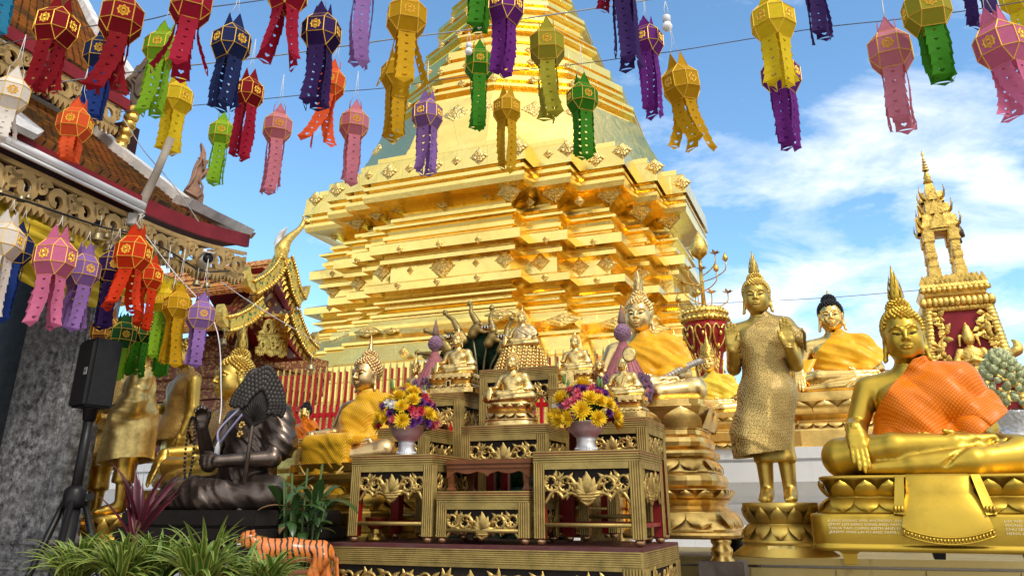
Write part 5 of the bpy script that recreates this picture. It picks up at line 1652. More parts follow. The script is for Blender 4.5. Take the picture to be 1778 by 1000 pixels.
inst('robe', ME['robe3'], gold('pale_robe_metal', (0.66, 0.50, 0.26), 0.34, 0.9, 0.5, 14, 0.5, 60), r)
for (px, v, z, ppu, lab) in ((719, 1.12, alt_z(719, 690, 1.12), 78, 'small crowned gold statuette peeping over the left flowers'), (1043, 1.16, alt_z(1043, 690, 1.16), 88, 'small gold statuette half hidden by the right pink cone')):
	p = on_table(px, v, z); s = ppu * MPP(px, 660, p.y)
	r = empty('buddha_statuette', p, RZ, s, lab, 'statuette')
	inst('body', ME['seat_lo'], G_PALE, r)
	inst('hair', ME['hair_lo'], G_PALE, r); inst('robe', ME['robe_thin'], G_PALE, r)
	if px < 800: crown(r, G_PALE)
	pd = empty('pedestal', (0, 0, 0)); pd.parent = r
	hb = (p.z - LEDGE_Z) / s
	ped_tier(0.40, 0.29, [(0.97, 0.004, -0.10, 'flat'), (0.86, -0.10, -0.22, 'cove'), (1.0, -0.22, -hb * 0.6, 'flat'), (1.1, -hb * 0.6, -hb, 'flat')], G_PALE, pd, 'stepped_base', 6.0, carve=False)
# ------------------------------------------------------------------ flower bowls, cones, offering bowl
PETAL = {k: plain('petal_' + k, c, 0.6, 0, 0.2, 30, 0.1, 80, Subsurface_Weight=0.0) for k, c in dict(yellow=(0.80, 0.52, 0.015), purple=(0.16, 0.035, 0.22), pink=(0.60, 0.10, 0.14), white=(0.78, 0.76, 0.70), green=(0.05, 0.11, 0.02), red=(0.45, 0.02, 0.04)).items()}
def flower_mesh(name, r, rows, seed, curl=0.6):
	rng = random.Random(seed); b = MB()
	for k in range(rows):
		el = math.radians(12 + 70 * k / max(1, rows - 1)); n = int(20 - 11 * k / max(1, rows - 1))
		L = r * (1 - 0.35 * k / rows)
		for i in range(n):
			a = 2 * math.pi * (i + rng.random() * 0.6) / n
			d = Vector((math.cos(a) * math.cos(el), math.sin(a) * math.cos(el), math.sin(el))); t = Vector((-math.sin(a), math.cos(a), 0)); up = d.cross(t) * -1
			w = r * 0.13; l = L * rng.uniform(0.85, 1.1)
			p1 = d * l * 0.55 + up * 0.0; p2 = d * l + Vector((0, 0, r * 0.18 * curl))
			b.add([d * r * 0.1 - t * w * 0.5, d * r * 0.1 + t * w * 0.5, p1 + t * w, p2, p1 - t * w], [(0, 1, 2, 3, 4)], 0, True)
	b.ball((0, 0, r * 0.15), r * 0.28, 8, 5)
	return b.mesh(name)
FL = {'mum': [flower_mesh('mum', 0.040, 5, i) for i in range(3)], 'daisy': [flower_mesh('daisy', 0.026, 3, i + 9) for i in range(2)], 'sprig': [flower_mesh('sprig', 0.022, 5, i + 20, 1.4) for i in range(2)]}
def bouquet(label, px, v, z, wpx, hpx, seed, by, mat=SILVER):
	p = on_table(px, v, z)
	m = MPP(px, by, p.y)
	R = wpx / 2 * m
	hb = height_px(px, v, z, 52)
	r = empty('flower_bowl', p, RZ, 1, label, 'flower bowl')
	rb = 0.56 * R
	b = MB()
	b.lathe([(0.02, 0), (rb * 0.60, 0), (rb * 0.62, hb * 0.05), (rb * 0.52, hb * 0.18), (rb * 0.47, hb * 0.34), (rb * 0.50, hb * 0.42), (rb * 0.46, hb * 0.46), (rb * 0.62, hb * 0.54), (rb * 0.90, hb * 0.72), (rb * 1.0, hb * 0.93), (rb * 1.12, hb * 0.98), (rb * 1.12, hb), (rb * 0.96, hb * 0.97), (0.02, hb * 0.9)], 40)
	for i in range(26):
		a = 2 * math.pi * i / 26
		b.ball((rb * 0.57 * math.cos(a), rb * 0.57 * math.sin(a), hb * 0.10), (rb * 0.05, rb * 0.05, hb * 0.06), 6, 4)
	b.build('silver_bowl', mat, r)
	rng = random.Random(seed)
	H = height_px(px, v, z, hpx) - hb
	b = MB()
	for i in range(70):
		a = rng.random() * 6.28; e = rng.uniform(-0.1, 1.2)
		d = Vector((math.cos(a) * math.cos(e), math.sin(a) * math.cos(e), math.sin(e)))
		q = Vector((0, 0, hb)); l = R * rng.uniform(0.6, 0.98); t = d.orthogonal().normalized() * 0.010
		e2 = q + Vector((d.x * l, d.y * l, d.z * H * 0.85))
		m_ = q.lerp(e2, 0.6)
		b.add([q, m_ + t, e2, m_ - t], [(0, 1, 2, 3)], 0, True)
	b.build('foliage', PETAL['green'], r)
	pts = []
	for i, d in enumerate(fib_pts(260)):
		if d.z < -0.12: continue
		pts.append(d)
	rng.shuffle(pts)
	used = []
	k = 0
	for d in pts:
		if k >= 92: break
		kind = ['mum', 'sprig', 'mum', 'daisy', 'sprig'][k % 5] if k < 46 else rng.choice(['mum', 'daisy', 'sprig', 'daisy', 'sprig'])
		sep = {'mum': 0.30, 'daisy': 0.20, 'sprig': 0.17}[kind]
		if any((d - q).length < (sep + s_) / 2 for q, s_ in used): continue
		used.append((d, sep))
		col = 'yellow' if kind == 'mum' else (rng.choice(['pink', 'white', 'yellow', 'red']) if kind == 'daisy' else rng.choice(['purple', 'purple', 'purple', 'pink']))
		pos = Vector((d.x * R * 0.92, d.y * R * 0.92, hb + max(0.0, d.z + 0.1) * H * 0.86))
		o = inst('bloom', rng.choice(FL[kind]), PETAL[col], r)
		o.location = pos; o.rotation_mode = 'QUATERNION'
		o.rotation_quaternion = (d + Vector((0, 0, 0.15))).to_track_quat('Z', 'Y')
		s = rng.uniform(0.9, 1.2) * R / 0.135
		o.scale = (s, s, s)
		k += 1
	b = MB()
	for i in range(4):
		a = rng.uniform(0, 6.28); e2 = Vector((math.cos(a) * R * 0.6, math.sin(a) * R * 0.6, hb + H * rng.uniform(1.0, 1.25)))
		b.tube([(0, 0, hb), (e2.x * 0.6, e2.y * 0.6, hb + H * 0.7), e2], [0.004, 0.005, 0.002], 5)
		b.ball(e2, (0.008, 0.008, 0.024), 6, 5)
	b.build('bud_stem', plain('stem_green', (0.12, 0.20, 0.05), 0.5), r)
	return r
bouquet('silver footed bowl of yellow and purple flowers on the front left stand', 705, t1[2] + 0.15, t1[3], 104, 118, 3, 740)
bouquet('silver footed bowl of yellow, red and purple flowers on the front right stand', 1018, t3[2] + 0.15, t3[3], 118, 116, 8, 740)
M_PINK = plain('pink_net', (0.42, 0.15, 0.16), 0.65, 0, 0.25, 40, 0.6, 160, 0.01)
M_LILAC = plain('lilac_flowers', (0.24, 0.13, 0.22), 0.7, 0, 0.5, 60, 0.8, 90, 0.02)
M_LEAFB = plain('dried_tip', (0.24, 0.15, 0.11), 0.7, 0, 0.4, 30)
def cone(label, px, v, z, wpx, hpx, by):
	p = on_table(px, v, z); m = MPP(px, by, p.y); R = wpx / 2 * m; H = height_px(px, v, z, hpx)
	r = empty('flower_cone', p, RZ, 1, label, 'flower cone')
	b = MB(); b.lathe([(R * 0.5, 0), (R * 0.85, H * 0.04), (R * 1.0, H * 0.14), (R * 0.86, H * 0.25), (R * 0.52, H * 0.42), (R * 0.24, H * 0.56), (R * 0.13, H * 0.62)], 24)
	for i in range(24):
		a = 2 * math.pi * i / 24
		for j in range(26):
			t_ = j / 25; z_ = H * (0.2 + 0.42 * t_)
			rr = R * float(np.interp(z_ / H, [0.14, 0.25, 0.42, 0.56, 0.62], [1.0, 0.86, 0.52, 0.24, 0.13])) * 1.01
			b.ball((rr * math.cos(a), rr * math.sin(a), z_), 0.0055 * (1 - 0.5 * t_), 4, 3)
	b.build('netted_cone', M_PINK, r)
	rng = random.Random(4); b = MB()
	for i in range(240):
		a = rng.random() * 6.28; z_ = H * rng.uniform(0.0, 0.27)
		rr = R * float(np.interp(z_ / H, [0, 0.04, 0.14, 0.25, 0.42], [0.55, 0.88, 1.0, 0.86, 0.5])) * 1.02
		c = Vector((rr * math.cos(a), rr * math.sin(a), z_)); d = Vector((math.cos(a) * 0.6, math.sin(a) * 0.6, 0.8))
		b.lathe([(0.001, -0.012), (0.008, 0.0), (0.009, 0.010), (0.002, 0.026)], 5, 0, True, M=Matrix.Translation(c) @ d.to_track_quat('Z', 'Y').to_matrix().to_4x4(), caps=False)
	b.build('flower_skirt', M_LILAC, r)
	b = MB(); b.lathe([(R * 0.15, H * 0.60), (R * 0.13, H * 0.625), (R * 0.28, H * 0.65), (R * 0.34, H * 0.70), (R * 0.26, H * 0.77), (R * 0.12, H * 0.80)], 16)
	for d in fib_pts(90):
		b.ball((d.x * R * 0.31, d.y * R * 0.31, H * 0.705 + d.z * H * 0.068), 0.008, 5, 3)
	b.build('flower_knob', plain('lilac_knob', (0.27, 0.15, 0.22), 0.65, 0, 0.4, 50, 0.6, 120, 0.01), r)
	b = MB(); b.lathe([(R * 0.14, H * 0.79), (R * 0.17, H * 0.83), (R * 0.11, H * 0.90), (0.002, H)], 10); b.build('tip', M_LEAFB, r)
	b = MB()
	hs = p.z - AZ
	b.lathe([(R * 0.5, -hs), (R * 0.52, -hs + 0.02), (R * 0.2, -hs + 0.05), (R * 0.12, -hs * 0.5), (R * 0.2, -0.04), (R * 0.6, -0.003), (R * 0.6, 0.0)], 20)
	b.build('foot', G_CARVE, r)
cone('smaller pink netted flower cone at the left of the altar', 752, t5[2] + 0.36 + 0.22, alt_z(752, 706, t5[2] + 0.58), 74, 152, 640)
cone('larger pink netted flower cone in front of the robed statue', 1087, t10[2] + 0.36 + 0.26, alt_z(1087, 706, t10[2] + 0.62), 88, 178, 640)
p = on_table(652, t1[2] + 0.17, 0.0); hb = height_px(652, t1[2] + .17, 0, 41); m = MPP(652, 930, p.y)
r = empty('offering_bowl', p, 0, 1, 'small red rimmed offering bowl on a gold foot under the front left stand', 'offering bowl')
b = MB(); b.lathe([(0.01, 0), (17 * m, 0), (17.5 * m, hb * 0.1), (13 * m, hb * 0.28), (9 * m, hb * 0.42), (11 * m, hb * 0.5)], 24); b.build('foot', G_LEAF, r)
b = MB(); b.lathe([(11 * m, hb * 0.5), (18 * m, hb * 0.68), (20 * m, hb * 0.95), (22 * m, hb), (19 * m, hb * 0.98), (9 * m, hb * 0.6)], 24); b.build('bowl', plain('red_copper_lacquer', (0.28, 0.05, 0.015), 0.3, 0.4, 0.4, 30, 0.3, 90), r)
# ------------------------------------------------------------------ the golden chedi
CX = Vector((0.056, 18.0, 0))
def chedi_gold():
	t = NT('chedi_gilded_copper')
	co = t.coord('Object')
	n1 = t.noise(0.9, 5, 0.6, co); n2 = t.noise(3.2, 5, 0.62, co, 0.8); n3 = t.noise(11.0, 3, 0.5, co)
	br = t.n('ShaderNodeTexBrick'); br.inputs['Scale'].default_value = 1.0; br.inputs['Brick Width'].default_value = 0.92; br.inputs['Row Height'].default_value = 4.0
	br.inputs['Mortar Size'].default_value = 0.012; br.inputs['Mortar Smooth'].default_value = 0.3
	sp = t.n('ShaderNodeSeparateXYZ'); t.l(co, sp.inputs[0])
	cb = t.n('ShaderNodeCombineXYZ'); t.l(t.math('ADD', sp.outputs[0], t.math('MULTIPLY', sp.outputs[1], 0.93)), cb.inputs[0]); t.l(sp.outputs[2], cb.inputs[1])
	t.l(cb.outputs[0], br.inputs['Vector'])
	c = t.ramp(n1, [(0.30, (0.93, 0.65, 0.16)), (0.5, (0.98, 0.72, 0.20)), (0.7, (0.99, 0.75, 0.24))])
	c = t.mix(t.rng(n2, 0.52, 0.72, 0, 0.35), c, (0.78, 0.50, 0.13))
	rough = t.math('ADD', t.rng(n2, 0.3, 0.7, 0.12, 0.26), t.math('MULTIPLY', n1, 0.06))
	h = t.math('ADD', t.math('MULTIPLY', n2, 1.0), t.math('MULTIPLY', br.outputs['Fac'], 0.35))
	nm = t.bump(h, 0.40, 0.022)
	nm = t.bump(n3, 0.12, 0.006, nm)
	t.set(c, 1.0, rough, nm)
	return t.mat
M_CHEDI = chedi_gold()
def repousse(name, col=(0.97, 0.72, 0.27)):
	t = NT(name)
	co = t.coord('Object')
	v = t.n('ShaderNodeTexVoronoi'); v.inputs['Scale'].default_value = 16; t.l(co, v.inputs['Vector'])
	n = t.noise(30, 3, 0.6, co)
	c = t.mix(t.rng(v.outputs['Distance'], 0.15, 0.7, 0, 1), col, tuple(x * 0.72 for x in col))
	t.set(c, 1.0, 0.36, t.bump(t.math('ADD', t.math('MULTIPLY', v.outputs['Distance'], -1.2), n), 1.0, 0.03))
	return t.mat
M_REP = repousse('repousse_gold')
chedi = empty('golden_chedi', CX, -GA, 1, 'huge tiered golden chedi with redented square base and octagonal upper tiers', 'chedi')
S0 = 4.22
FR = [(-3.779, 1.6), (-3.779, 3.172), (-2.811, 3.172), (-2.811, 3.70), (-2.20, 3.70), (-2.20, 3.96), (-1.631, 3.96), (-1.631, 4.22),
	(1.905, 4.22), (1.905, 3.77), (2.667, 3.77), (2.667, 3.261), (3.554, 3.261), (3.554, 2.251), (3.957, 2.251), (3.957, 1.407), (4.378, 1.407)]
PL = FR + [(4.378, -1.4), (3.95, -1.4), (3.95, -2.25), (3.55, -2.25), (3.55, -3.26), (2.66, -3.26), (2.66, -3.77), (1.7, -3.77), (1.7, -4.22),
		(-1.6, -4.22), (-1.6, -3.77), (-2.4, -3.77), (-2.4, -3.26), (-3.2, -3.26), (-3.2, -2.25), (-3.5, -2.25), (-3.5, 1.6)]
PL = [(x, -y) for x, y in PL]
def ch_z(px, py, S):
	"""height on the front plane (distance S from the axis) at the photo pixel"""
	xc = (px - 889.0) / F; yc = (Y0 - py) / F
	d = Vector((xc, cP - yc * sP, sP + yc * cP))
	o = Vector((0, 0, CH)) - CX
	a = o.dot(V_); bb = d.dot(V_)
	t_ = (-S - a) / bb
	return CH + t_ * d.z
def lev(o, y): return (o, ch_z(760, y, S0 + o))
prof = [(0.60, TZ - 0.3), lev(0.60, 690), lev(0.42, 686), lev(0.40, 655), lev(0.30, 652), lev(0.28, 624), lev(0.16, 620), lev(0.06, 590), lev(0.10, 587), lev(0.10, 582), lev(-0.02, 574), lev(-0.12, 564), lev(-0.22, 562.5),
		lev(-0.22, 557), lev(-0.24, 549), lev(-0.31, 547.5), lev(-0.31, 543.5), lev(-0.25, 542), lev(-0.25, 537), lev(-0.33, 535.5), lev(-0.45, 529), lev(-0.45, 524), lev(-0.36, 520),
		lev(-0.29, 518), lev(-0.29, 514.5), lev(-0.42, 513), lev(-0.44, 506), lev(-0.32, 499), lev(-0.15, 496.5), lev(-0.145, 484), lev(-0.20, 483), lev(-0.50, 481.5), lev(-0.50, 449.5), lev(-0.34, 448), lev(-0.34, 441), lev(-0.40, 440),
		lev(-0.40, 437), lev(-0.18, 429), lev(-0.18, 413), lev(-0.24, 412), lev(-0.42, 411), lev(-0.42, 406.5), lev(-0.36, 406), lev(-0.36, 399.5), lev(-0.44, 398), lev(-0.42, 392), lev(-0.30, 385.5), lev(-0.30, 381.5), lev(-0.52, 380), lev(-0.46, 375.5), lev(-0.46, 370)]
z0c, z1c = ch_z(760, 368.5, S0 - 0.64), ch_z(760, 334, S0 - 0.05)
for i in range(9):
	a = i / 8 * math.pi / 2
	prof.append((-0.66 + 0.60 * (1 - math.cos(a)), z0c + (z1c - z0c) * math.sin(a)))
prof += [lev(-0.03, 325), lev(-0.03, 319), lev(-0.12, 318), lev(-0.12, 313.5), lev(-0.04, 312.5), lev(-0.04, 306.5), lev(-0.14, 305.5), lev(-0.14, 302), lev(0.0, 300), lev(-0.03, 268), lev(-0.10, 267)]
zt = prof[-1][1]
prof += [(-0.22, zt + 0.02), (-0.22, zt + 0.16), (-0.55, zt + 0.20), (-1.2, zt + 0.5)]
b = MB()
n = len(PL)
V = []
for o, z in prof:
	for (x, y) in PL:
		V.append((x + o * math.copysign(1, x), y + o * math.copysign(1, y), z))
Fc = []
for i in range(len(prof) - 1):
	for k in range(n):
		k2 = (k + 1) % n
		Fc.append((i * n + k, i * n + k2, (i + 1) * n + k2, (i + 1) * n + k))
Fc.append(tuple((len(prof) - 1) * n + k for k in range(n)))
b.add(V, Fc)
b.build('redented_base', M_CHEDI, chedi)
OA = [math.radians(-90 + q) + GA for q in (-69, -34, -8, 23, 58, 85, 115, 150, 180, 215, 245)]
NO = len(OA)
b = MB()
def ring(R, z, twist=0.0):
	return [(R * math.cos(q), R * math.sin(q), z) for q in OA]
def pxr(px, py):
	"""radius and height at the left limb for a photo pixel"""
	R = 3.0
	for _ in range(30):
		p = PX(px, py, 18.0 - R * math.cos(math.radians(69)))
		R = (CX.x - p.x) / math.sin(math.radians(69))
	return R, p.z
OP = []
zb = zt + 0.1
R1, Z1 = pxr(672, 238)
RB = 4.02
OP += [(RB, zb - 0.3), (RB, zb + 0.02), (RB - 0.10, zb + 0.25), (RB - 0.13, zb + 0.26), (R1 + (RB - R1) * 0.55, zb + (Z1 - zb) * 0.52), (R1 + (RB - R1) * 0.52, zb + (Z1 - zb) * 0.53), (R1 + 0.12, Z1 - 0.02), (R1 - 0.12, Z1)]
limb = [(672, 205, 230), (692, 168, 197), (714, 140, 172), (739, 98, 117), (761, 50, 73), (784, 13, 32), (802, -22, -4), (818, -55, -38)]
for i, (px, yt, yb) in enumerate(limb):
	R, Ztop = pxr(px, yt); _, Zb = pxr(px, yb)
	zprev = OP[-1][1]
	Zb = max(Zb, zprev + 0.02)
	OP += [(R - 0.14, zprev + 0.01), (R - 0.14, Zb - 0.02 + (0 if Zb - zprev < 0.3 else -0.12))]
	if Zb - zprev > 0.3: OP += [(R - 0.06, Zb - 0.13), (R - 0.06, Zb - 0.07), (R - 0.14, Zb - 0.06)]
	OP += [(R - 0.13, Zb + 0.05), (R - 0.02, Zb + 0.10), (R + 0.01, Zb + 0.11), (R + 0.01, Zb + 0.17), (R - 0.09, Zb + 0.18), (R - 0.09, Zb + 0.24), (R + 0.0, Zb + 0.27), (R, Ztop - 0.02), (R - 0.04, Ztop)]
R, Z = OP[-1]
OP += [(R - 0.2, Z + 0.05), (R - 0.35, Z + 0.4), (1.25, Z + 0.6), (1.35, Z + 1.0), (1.1, Z + 2.0), (0.6, Z + 2.6), (0.45, Z + 3.2), (0.25, Z + 4.6), (0.02, Z + 7.5)]
V = []
for R, z in OP: V += ring(R, z)
Fc = []
for i in range(len(OP) - 1):
	for k in range(NO):
		k2 = (k + 1) % NO
		Fc.append((i * NO + k, i * NO + k2, (i + 1) * NO + k2, (i + 1) * NO + k))
b.add(V, Fc)
b.build('octagonal_tiers', M_CHEDI, chedi)
def plaque_mesh(name, wv, hv, kind='diamond'):
	b = MB(); rng = random.Random(3)
	if kind == 'diamond':
		n = 40
		P = []
		for i in range(n):
			a = 2 * math.pi * i / n
			r = 1.0 / (abs(math.cos(a)) + abs(math.sin(a)))
			r *= 1 + 0.05 * math.cos(a * 20)
			P.append((r * math.cos(a), r * math.sin(a)))
		V = [(x * wv, -0.008, z * hv) for x, z in P] + [(x * wv * 0.62, -0.035, z * hv * 0.62) for x, z in P] + [(x * wv * 0.25, -0.03, z * hv * 0.25) for x, z in P] + [(0, -0.06, 0)] + [(x * wv * 1.0, 0.03, z * hv) for x, z in P]
		Fc = []
		for i in range(n):
			j = (i + 1) % n
			Fc += [(i, j, n + j, n + i), (n + i, n + j, 2 * n + j, 2 * n + i), (2 * n + i, 2 * n + j, 3 * n), (3 * n + 1 + i, 3 * n + 1 + j, j, i)]
		b.add(V, Fc, 0, True)
		for i in range(26):
			a = rng.random() * 6.28; r = rng.uniform(0.25, 0.75) / (abs(math.cos(a)) + abs(math.sin(a)))
			b.ball((r * math.cos(a) * wv, -0.03, r * math.sin(a) * hv), (wv * 0.09, 0.02, hv * 0.09), 6, 4)
	elif kind == 'corner':
		for i in range(60):
			t_ = rng.random(); a = rng.uniform(-1, 1)
			b.ball((a * wv * (1 - t_) ** 0.6, 0.0 - 0.03 * rng.random(), (t_ - 0.5) * 2 * hv), (wv * 0.14, 0.03, hv * 0.13), 6, 4)
	return b.mesh(name)
PQ = {'big': plaque_mesh('plaque', 0.27, 0.26), 'mid': plaque_mesh('plaque', 0.19, 0.18), 'sml': plaque_mesh('plaque', 0.10, 0.10), 'tiny': plaque_mesh('plaque', 0.07, 0.08)}
nplq = [0]
def plaque(kind, loc, ang, lean=0.0, sc=(1, 1, 1)):
	if nplq[0] >= 98: return
	nplq[0] += 1
	o = inst('ornament_plaque', PQ[kind], M_REP, chedi)
	o.location = loc; o.rotation_euler = Euler((lean, 0, ang)); o.scale = sc
def front(kind, px, py, plane_y, o, sc=(1, 1, 1), lean=0.0):
	"""on a front-facing plane at local -y = plane_y + o, at the photo pixel"""
	xc = (px - 889.0) / F; yc = (Y0 - py) / F
	d = Vector((xc, cP - yc * sP, sP + yc * cP)); oo = Vector((0, 0, CH)) - CX
	S = plane_y + o
	t_ = (-S - oo.dot(V_)) / d.dot(V_)
	q = oo + d * t_
	plaque(kind, (q.dot(U_), -S - 0.004, q.z), 0, lean, sc)
for px, py, k in ((640, 305, 'sml'), (676, 299, 'mid'), (711, 293, 'sml'), (755, 287, 'mid'), (792, 280, 'sml'), (832, 272, 'mid'), (870, 264, 'sml'), (900, 256, 'mid')): front(k, px, py, S0, -0.015)
for px, py, k in ((952, 268, 'sml'), (985, 258, 'mid')): front(k, px, py, 3.77, -0.015)
for px, py, k in ((1034, 276, 'mid'), (1080, 262, 'mid')): front(k, px, py, 3.261, -0.015)
front('mid', 1137, 290, 2.251, -0.015); front('mid', 1184, 318, 1.407, -0.015)
front('mid', 548, 345, 3.172, -0.015); front('mid', 585, 330, 3.70, -0.015)
for px, py, k in ((767, 348, 'big'), (688, 364, 'sml'), (844, 340, 'sml')): front(k, px, py, S0, -0.50, (0.8, 1, 0.8), 0.5)
for px, py in ((920, 352), (1006, 350)): front('sml', px, py, 3.8, -0.5, (1, 1, 1), 0.4)
for px, py, pl in ((883, 335, S0), (652, 368, 3.96), (960, 335, 3.77), (1056, 338, 3.261), (1110, 368, 2.251), (1160, 382, 1.407), (618, 385, 3.70), (576, 402, 3.172)):
	front('big', px, py, pl, -0.34, (0.9, 1, 0.9), 0.75)
for px, py in ((694, 433), (762, 424), (830, 416)): front('tiny', px, py, S0, -0.18)
for px, py, pl in ((948, 416, 3.77), (1030, 420, 3.261), (620, 452, 3.96), (577, 475, 3.172)): front('tiny', px, py, pl, -0.18)
for px, py, k in ((663, 473, 'mid'), (712, 470, 'tiny'), (768, 463, 'big'), (826, 457, 'tiny'), (876, 451, 'mid')): front(k, px, py, S0, -0.50)
for px, py, pl in ((938, 455, 3.77), (1006, 464, 3.261), (1053, 458, 3.261), (1112, 475, 2.251), (622, 492, 3.70), (578, 505, 3.172)): front('mid', px, py, pl, -0.50)
for px, py in ((690, 496), (758, 489), (828, 482)): front('tiny', px, py, S0, -0.145)
for px, py, pl in ((946, 482, 3.77), (1036, 487, 3.261), (612, 516, 3.70), (572, 534, 3.172)): front('tiny', px, py, pl, -0.145)
for px, py, k in ((680, 574, 'sml'), (870, 545, 'mid'), (640, 575, 'mid')): front(k, px, py, S0, -0.02, (1.6, 1, 0.7), -0.6)
for px, py, pl in ((976, 555, 3.77), (1070, 560, 3.261), (1130, 572, 2.251), (600, 590, 3.70), (560, 604, 3.172)): front('big', px, py, pl, 0.02, (1.3, 1, 0.6), -0.6)
for px, py in ((642, 620), (700, 612)): front('sml', px, py, S0, 0.27)
for k in range(NO):
	a0, a1 = OA[k], OA[(k + 1) % NO]
	if a1 < a0: a1 += 2 * math.pi
	a = (a0 + a1) / 2; hw = math.sin((a1 - a0) / 2); ap = math.cos((a1 - a0) / 2)
	nrm = Vector((math.cos(a), math.sin(a), 0)); tt = Vector((-nrm.y, nrm.x, 0))
	if k not in (10, 0, 1, 2, 3, 4): continue
	zq = zb + (Z1 - zb) * 0.70; Rq = R1 + (RB - R1) * 0.36
	for kd, off in (('mid', -0.85), ('big', 0.0), ('mid', 0.85)):
		q = nrm * (Rq * ap + 0.01) + tt * off * hw * Rq
		plaque(kd, (q.x, q.y, zq), a + math.pi / 2, -0.3, (1.2, 1, 1.1))
	for (px, yt, yb) in limb[:5]:
		R, Ztop = pxr(px, yt); _, Zb = pxr(px, yb)
		q = nrm * (R * ap + 0.003)
		plaque('sml', (q.x, q.y, (Ztop + Zb + 0.2) / 2), a + math.pi / 2, 0, (1.2, 1, 1.0))
		if k in (0, 1, 2, 3):
			c = Vector((R * math.cos(a1), R * math.sin(a1), 0)) * 0.99
			plaque('sml', (c.x, c.y, (Ztop + Zb + 0.2) / 2), a1 + math.pi / 2, 0, (1, 1, 1.1))
# ------------------------------------------------------------------ measuring on planes
def tile_mat(name, c1, c2, moss):
	"""rows of small clay tiles: object x runs along the eave, y up the slope"""
	t = NT(name)
	co = t.coord('Object')
	br = t.n('ShaderNodeTexBrick'); br.offset = 0.5
	br.inputs['Scale'].default_value = 1.0; br.inputs['Brick Width'].default_value = 0.07; br.inputs['Row Height'].default_value = 0.062
	br.inputs['Mortar Size'].default_value = 0.008; br.inputs['Mortar Smooth'].default_value = 0.4
	br.inputs['Color1'].default_value = tuple(c1) + (1,); br.inputs['Color2'].default_value = tuple(c2) + (1,)
	br.inputs['Mortar'].default_value = (0.05, 0.028, 0.015, 1)
	t.l(co, br.inputs['Vector'])
	n1 = t.noise(1.7, 6, 0.65, co); n2 = t.noise(9.0, 4, 0.6, co)
	c = t.mix(t.rng(n1, 0.46, 0.62, 0, 0.85), br.outputs['Color'], moss)
	c = t.mix(t.rng(n2, 0.50, 0.68, 0, 0.75), c, (0.55, 0.27, 0.03))
	t.set(c, 0, 0.75, t.bump(br.outputs['Fac'], 0.4, -0.01))
	return t.mat
M_TILE = tile_mat('weathered_clay_tiles', (0.48, 0.19, 0.04), (0.36, 0.13, 0.035), (0.10, 0.075, 0.035))
M_TILE2 = tile_mat('orange_glazed_tiles', (0.62, 0.26, 0.06), (0.54, 0.20, 0.045), (0.50, 0.22, 0.06))
M_TAN = plain('painted_fretwork', (0.44, 0.285, 0.105), 0.6, 0.1, 0.35, 7, 0.2, 60)
M_MAROON = plain('maroon_board', (0.22, 0.010, 0.014), 0.5, 0, 0.35, 4, 0.1)
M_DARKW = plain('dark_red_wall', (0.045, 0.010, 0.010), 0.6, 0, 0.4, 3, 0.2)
M_OLDW = plain('weathered_white_mortar', (0.66, 0.64, 0.61), 0.75, 0, 0.35, 6, 0.5, 40, 0.01)
M_OLDWOOD = plain('weathered_carved_wood', (0.36, 0.21, 0.14), 0.8, 0, 0.5, 7, 0.6, 30, 0.01)
def roof_patch(name, pix, p0, nrm, along, mat, parent, thick=0.05, lift=0.0):
	"""flat roof slope cut to the outline pix (photo pixels) on its plane; courses of tiles as real steps"""
	nrm = nrm.normalized(); along = along.normalized(); up = nrm.cross(along).normalized()
	if up.z < 0: up = -up
	o = bpy.data.objects.new(name, None)
	P = [RP(x, y, p0, nrm) for x, y in pix]
	org = P[0]
	L = [((p - org).dot(along), (p - org).dot(up)) for p in P]
	bm = bmesh.new()
	f = bm.faces.new([bm.verts.new((x, y, 0)) for x, y in L])
	ymin = min(y for x, y in L); ymax = max(y for x, y in L)
	row = 0.062
	n = int((ymax - ymin) / row)
	for k in range(1, n + 1):
		bmesh.ops.bisect_plane(bm, geom=bm.verts[:] + bm.edges[:] + bm.faces[:], plane_co=(0, ymin + row * k, 0), plane_no=(0, 1, 0))
	b = MB()
	for f in bm.faces:
		vs = [v.co.copy() for v in f.verts]
		k = math.floor((f.calc_center_median().y - ymin) / row)
		V = []
		for q in vs:
			s = (q.y - (ymin + row * k)) / row
			V.append((q.x, q.y, 0.016 * (1 - s)))
		if f.normal.z < 0: V = V[::-1]
		n0 = len(V)
		b.add(V + [(x, y, -thick) for x, y, z in V], [tuple(range(n0)), tuple(range(2 * n0 - 1, n0 - 1, -1))] + [(i, i + n0, (i + 1) % n0 + n0, (i + 1) % n0) for i in range(n0)])
	bm.free()
	ob = b.build(name, mat, parent)
	ob.matrix_world = Matrix.Translation(org + nrm * lift) @ Matrix((along, up, along.cross(up))).transposed().to_4x4()
	if along.cross(up).dot(nrm) < 0: pass
	return ob
def strip(b, pts, wv, hv, mi=0):
	"""board along pts: wv and hv are the two edge vectors of its section"""
	pts = [Vector(p) for p in pts]; wv = Vector(wv); hv = Vector(hv)
	V = []
	for p in pts: V += [p, p + wv, p + wv + hv, p + hv]
	Fc = []
	for i in range(len(pts) - 1):
		for k in range(4):
			k2 = (k + 1) % 4
			Fc.append((4 * i + k, 4 * i + k2, 4 * i + 4 + k2, 4 * i + 4 + k))
	Fc += [(3, 2, 1, 0), tuple(4 * (len(pts) - 1) + k for k in range(4))]
	b.add(V, Fc, mi)
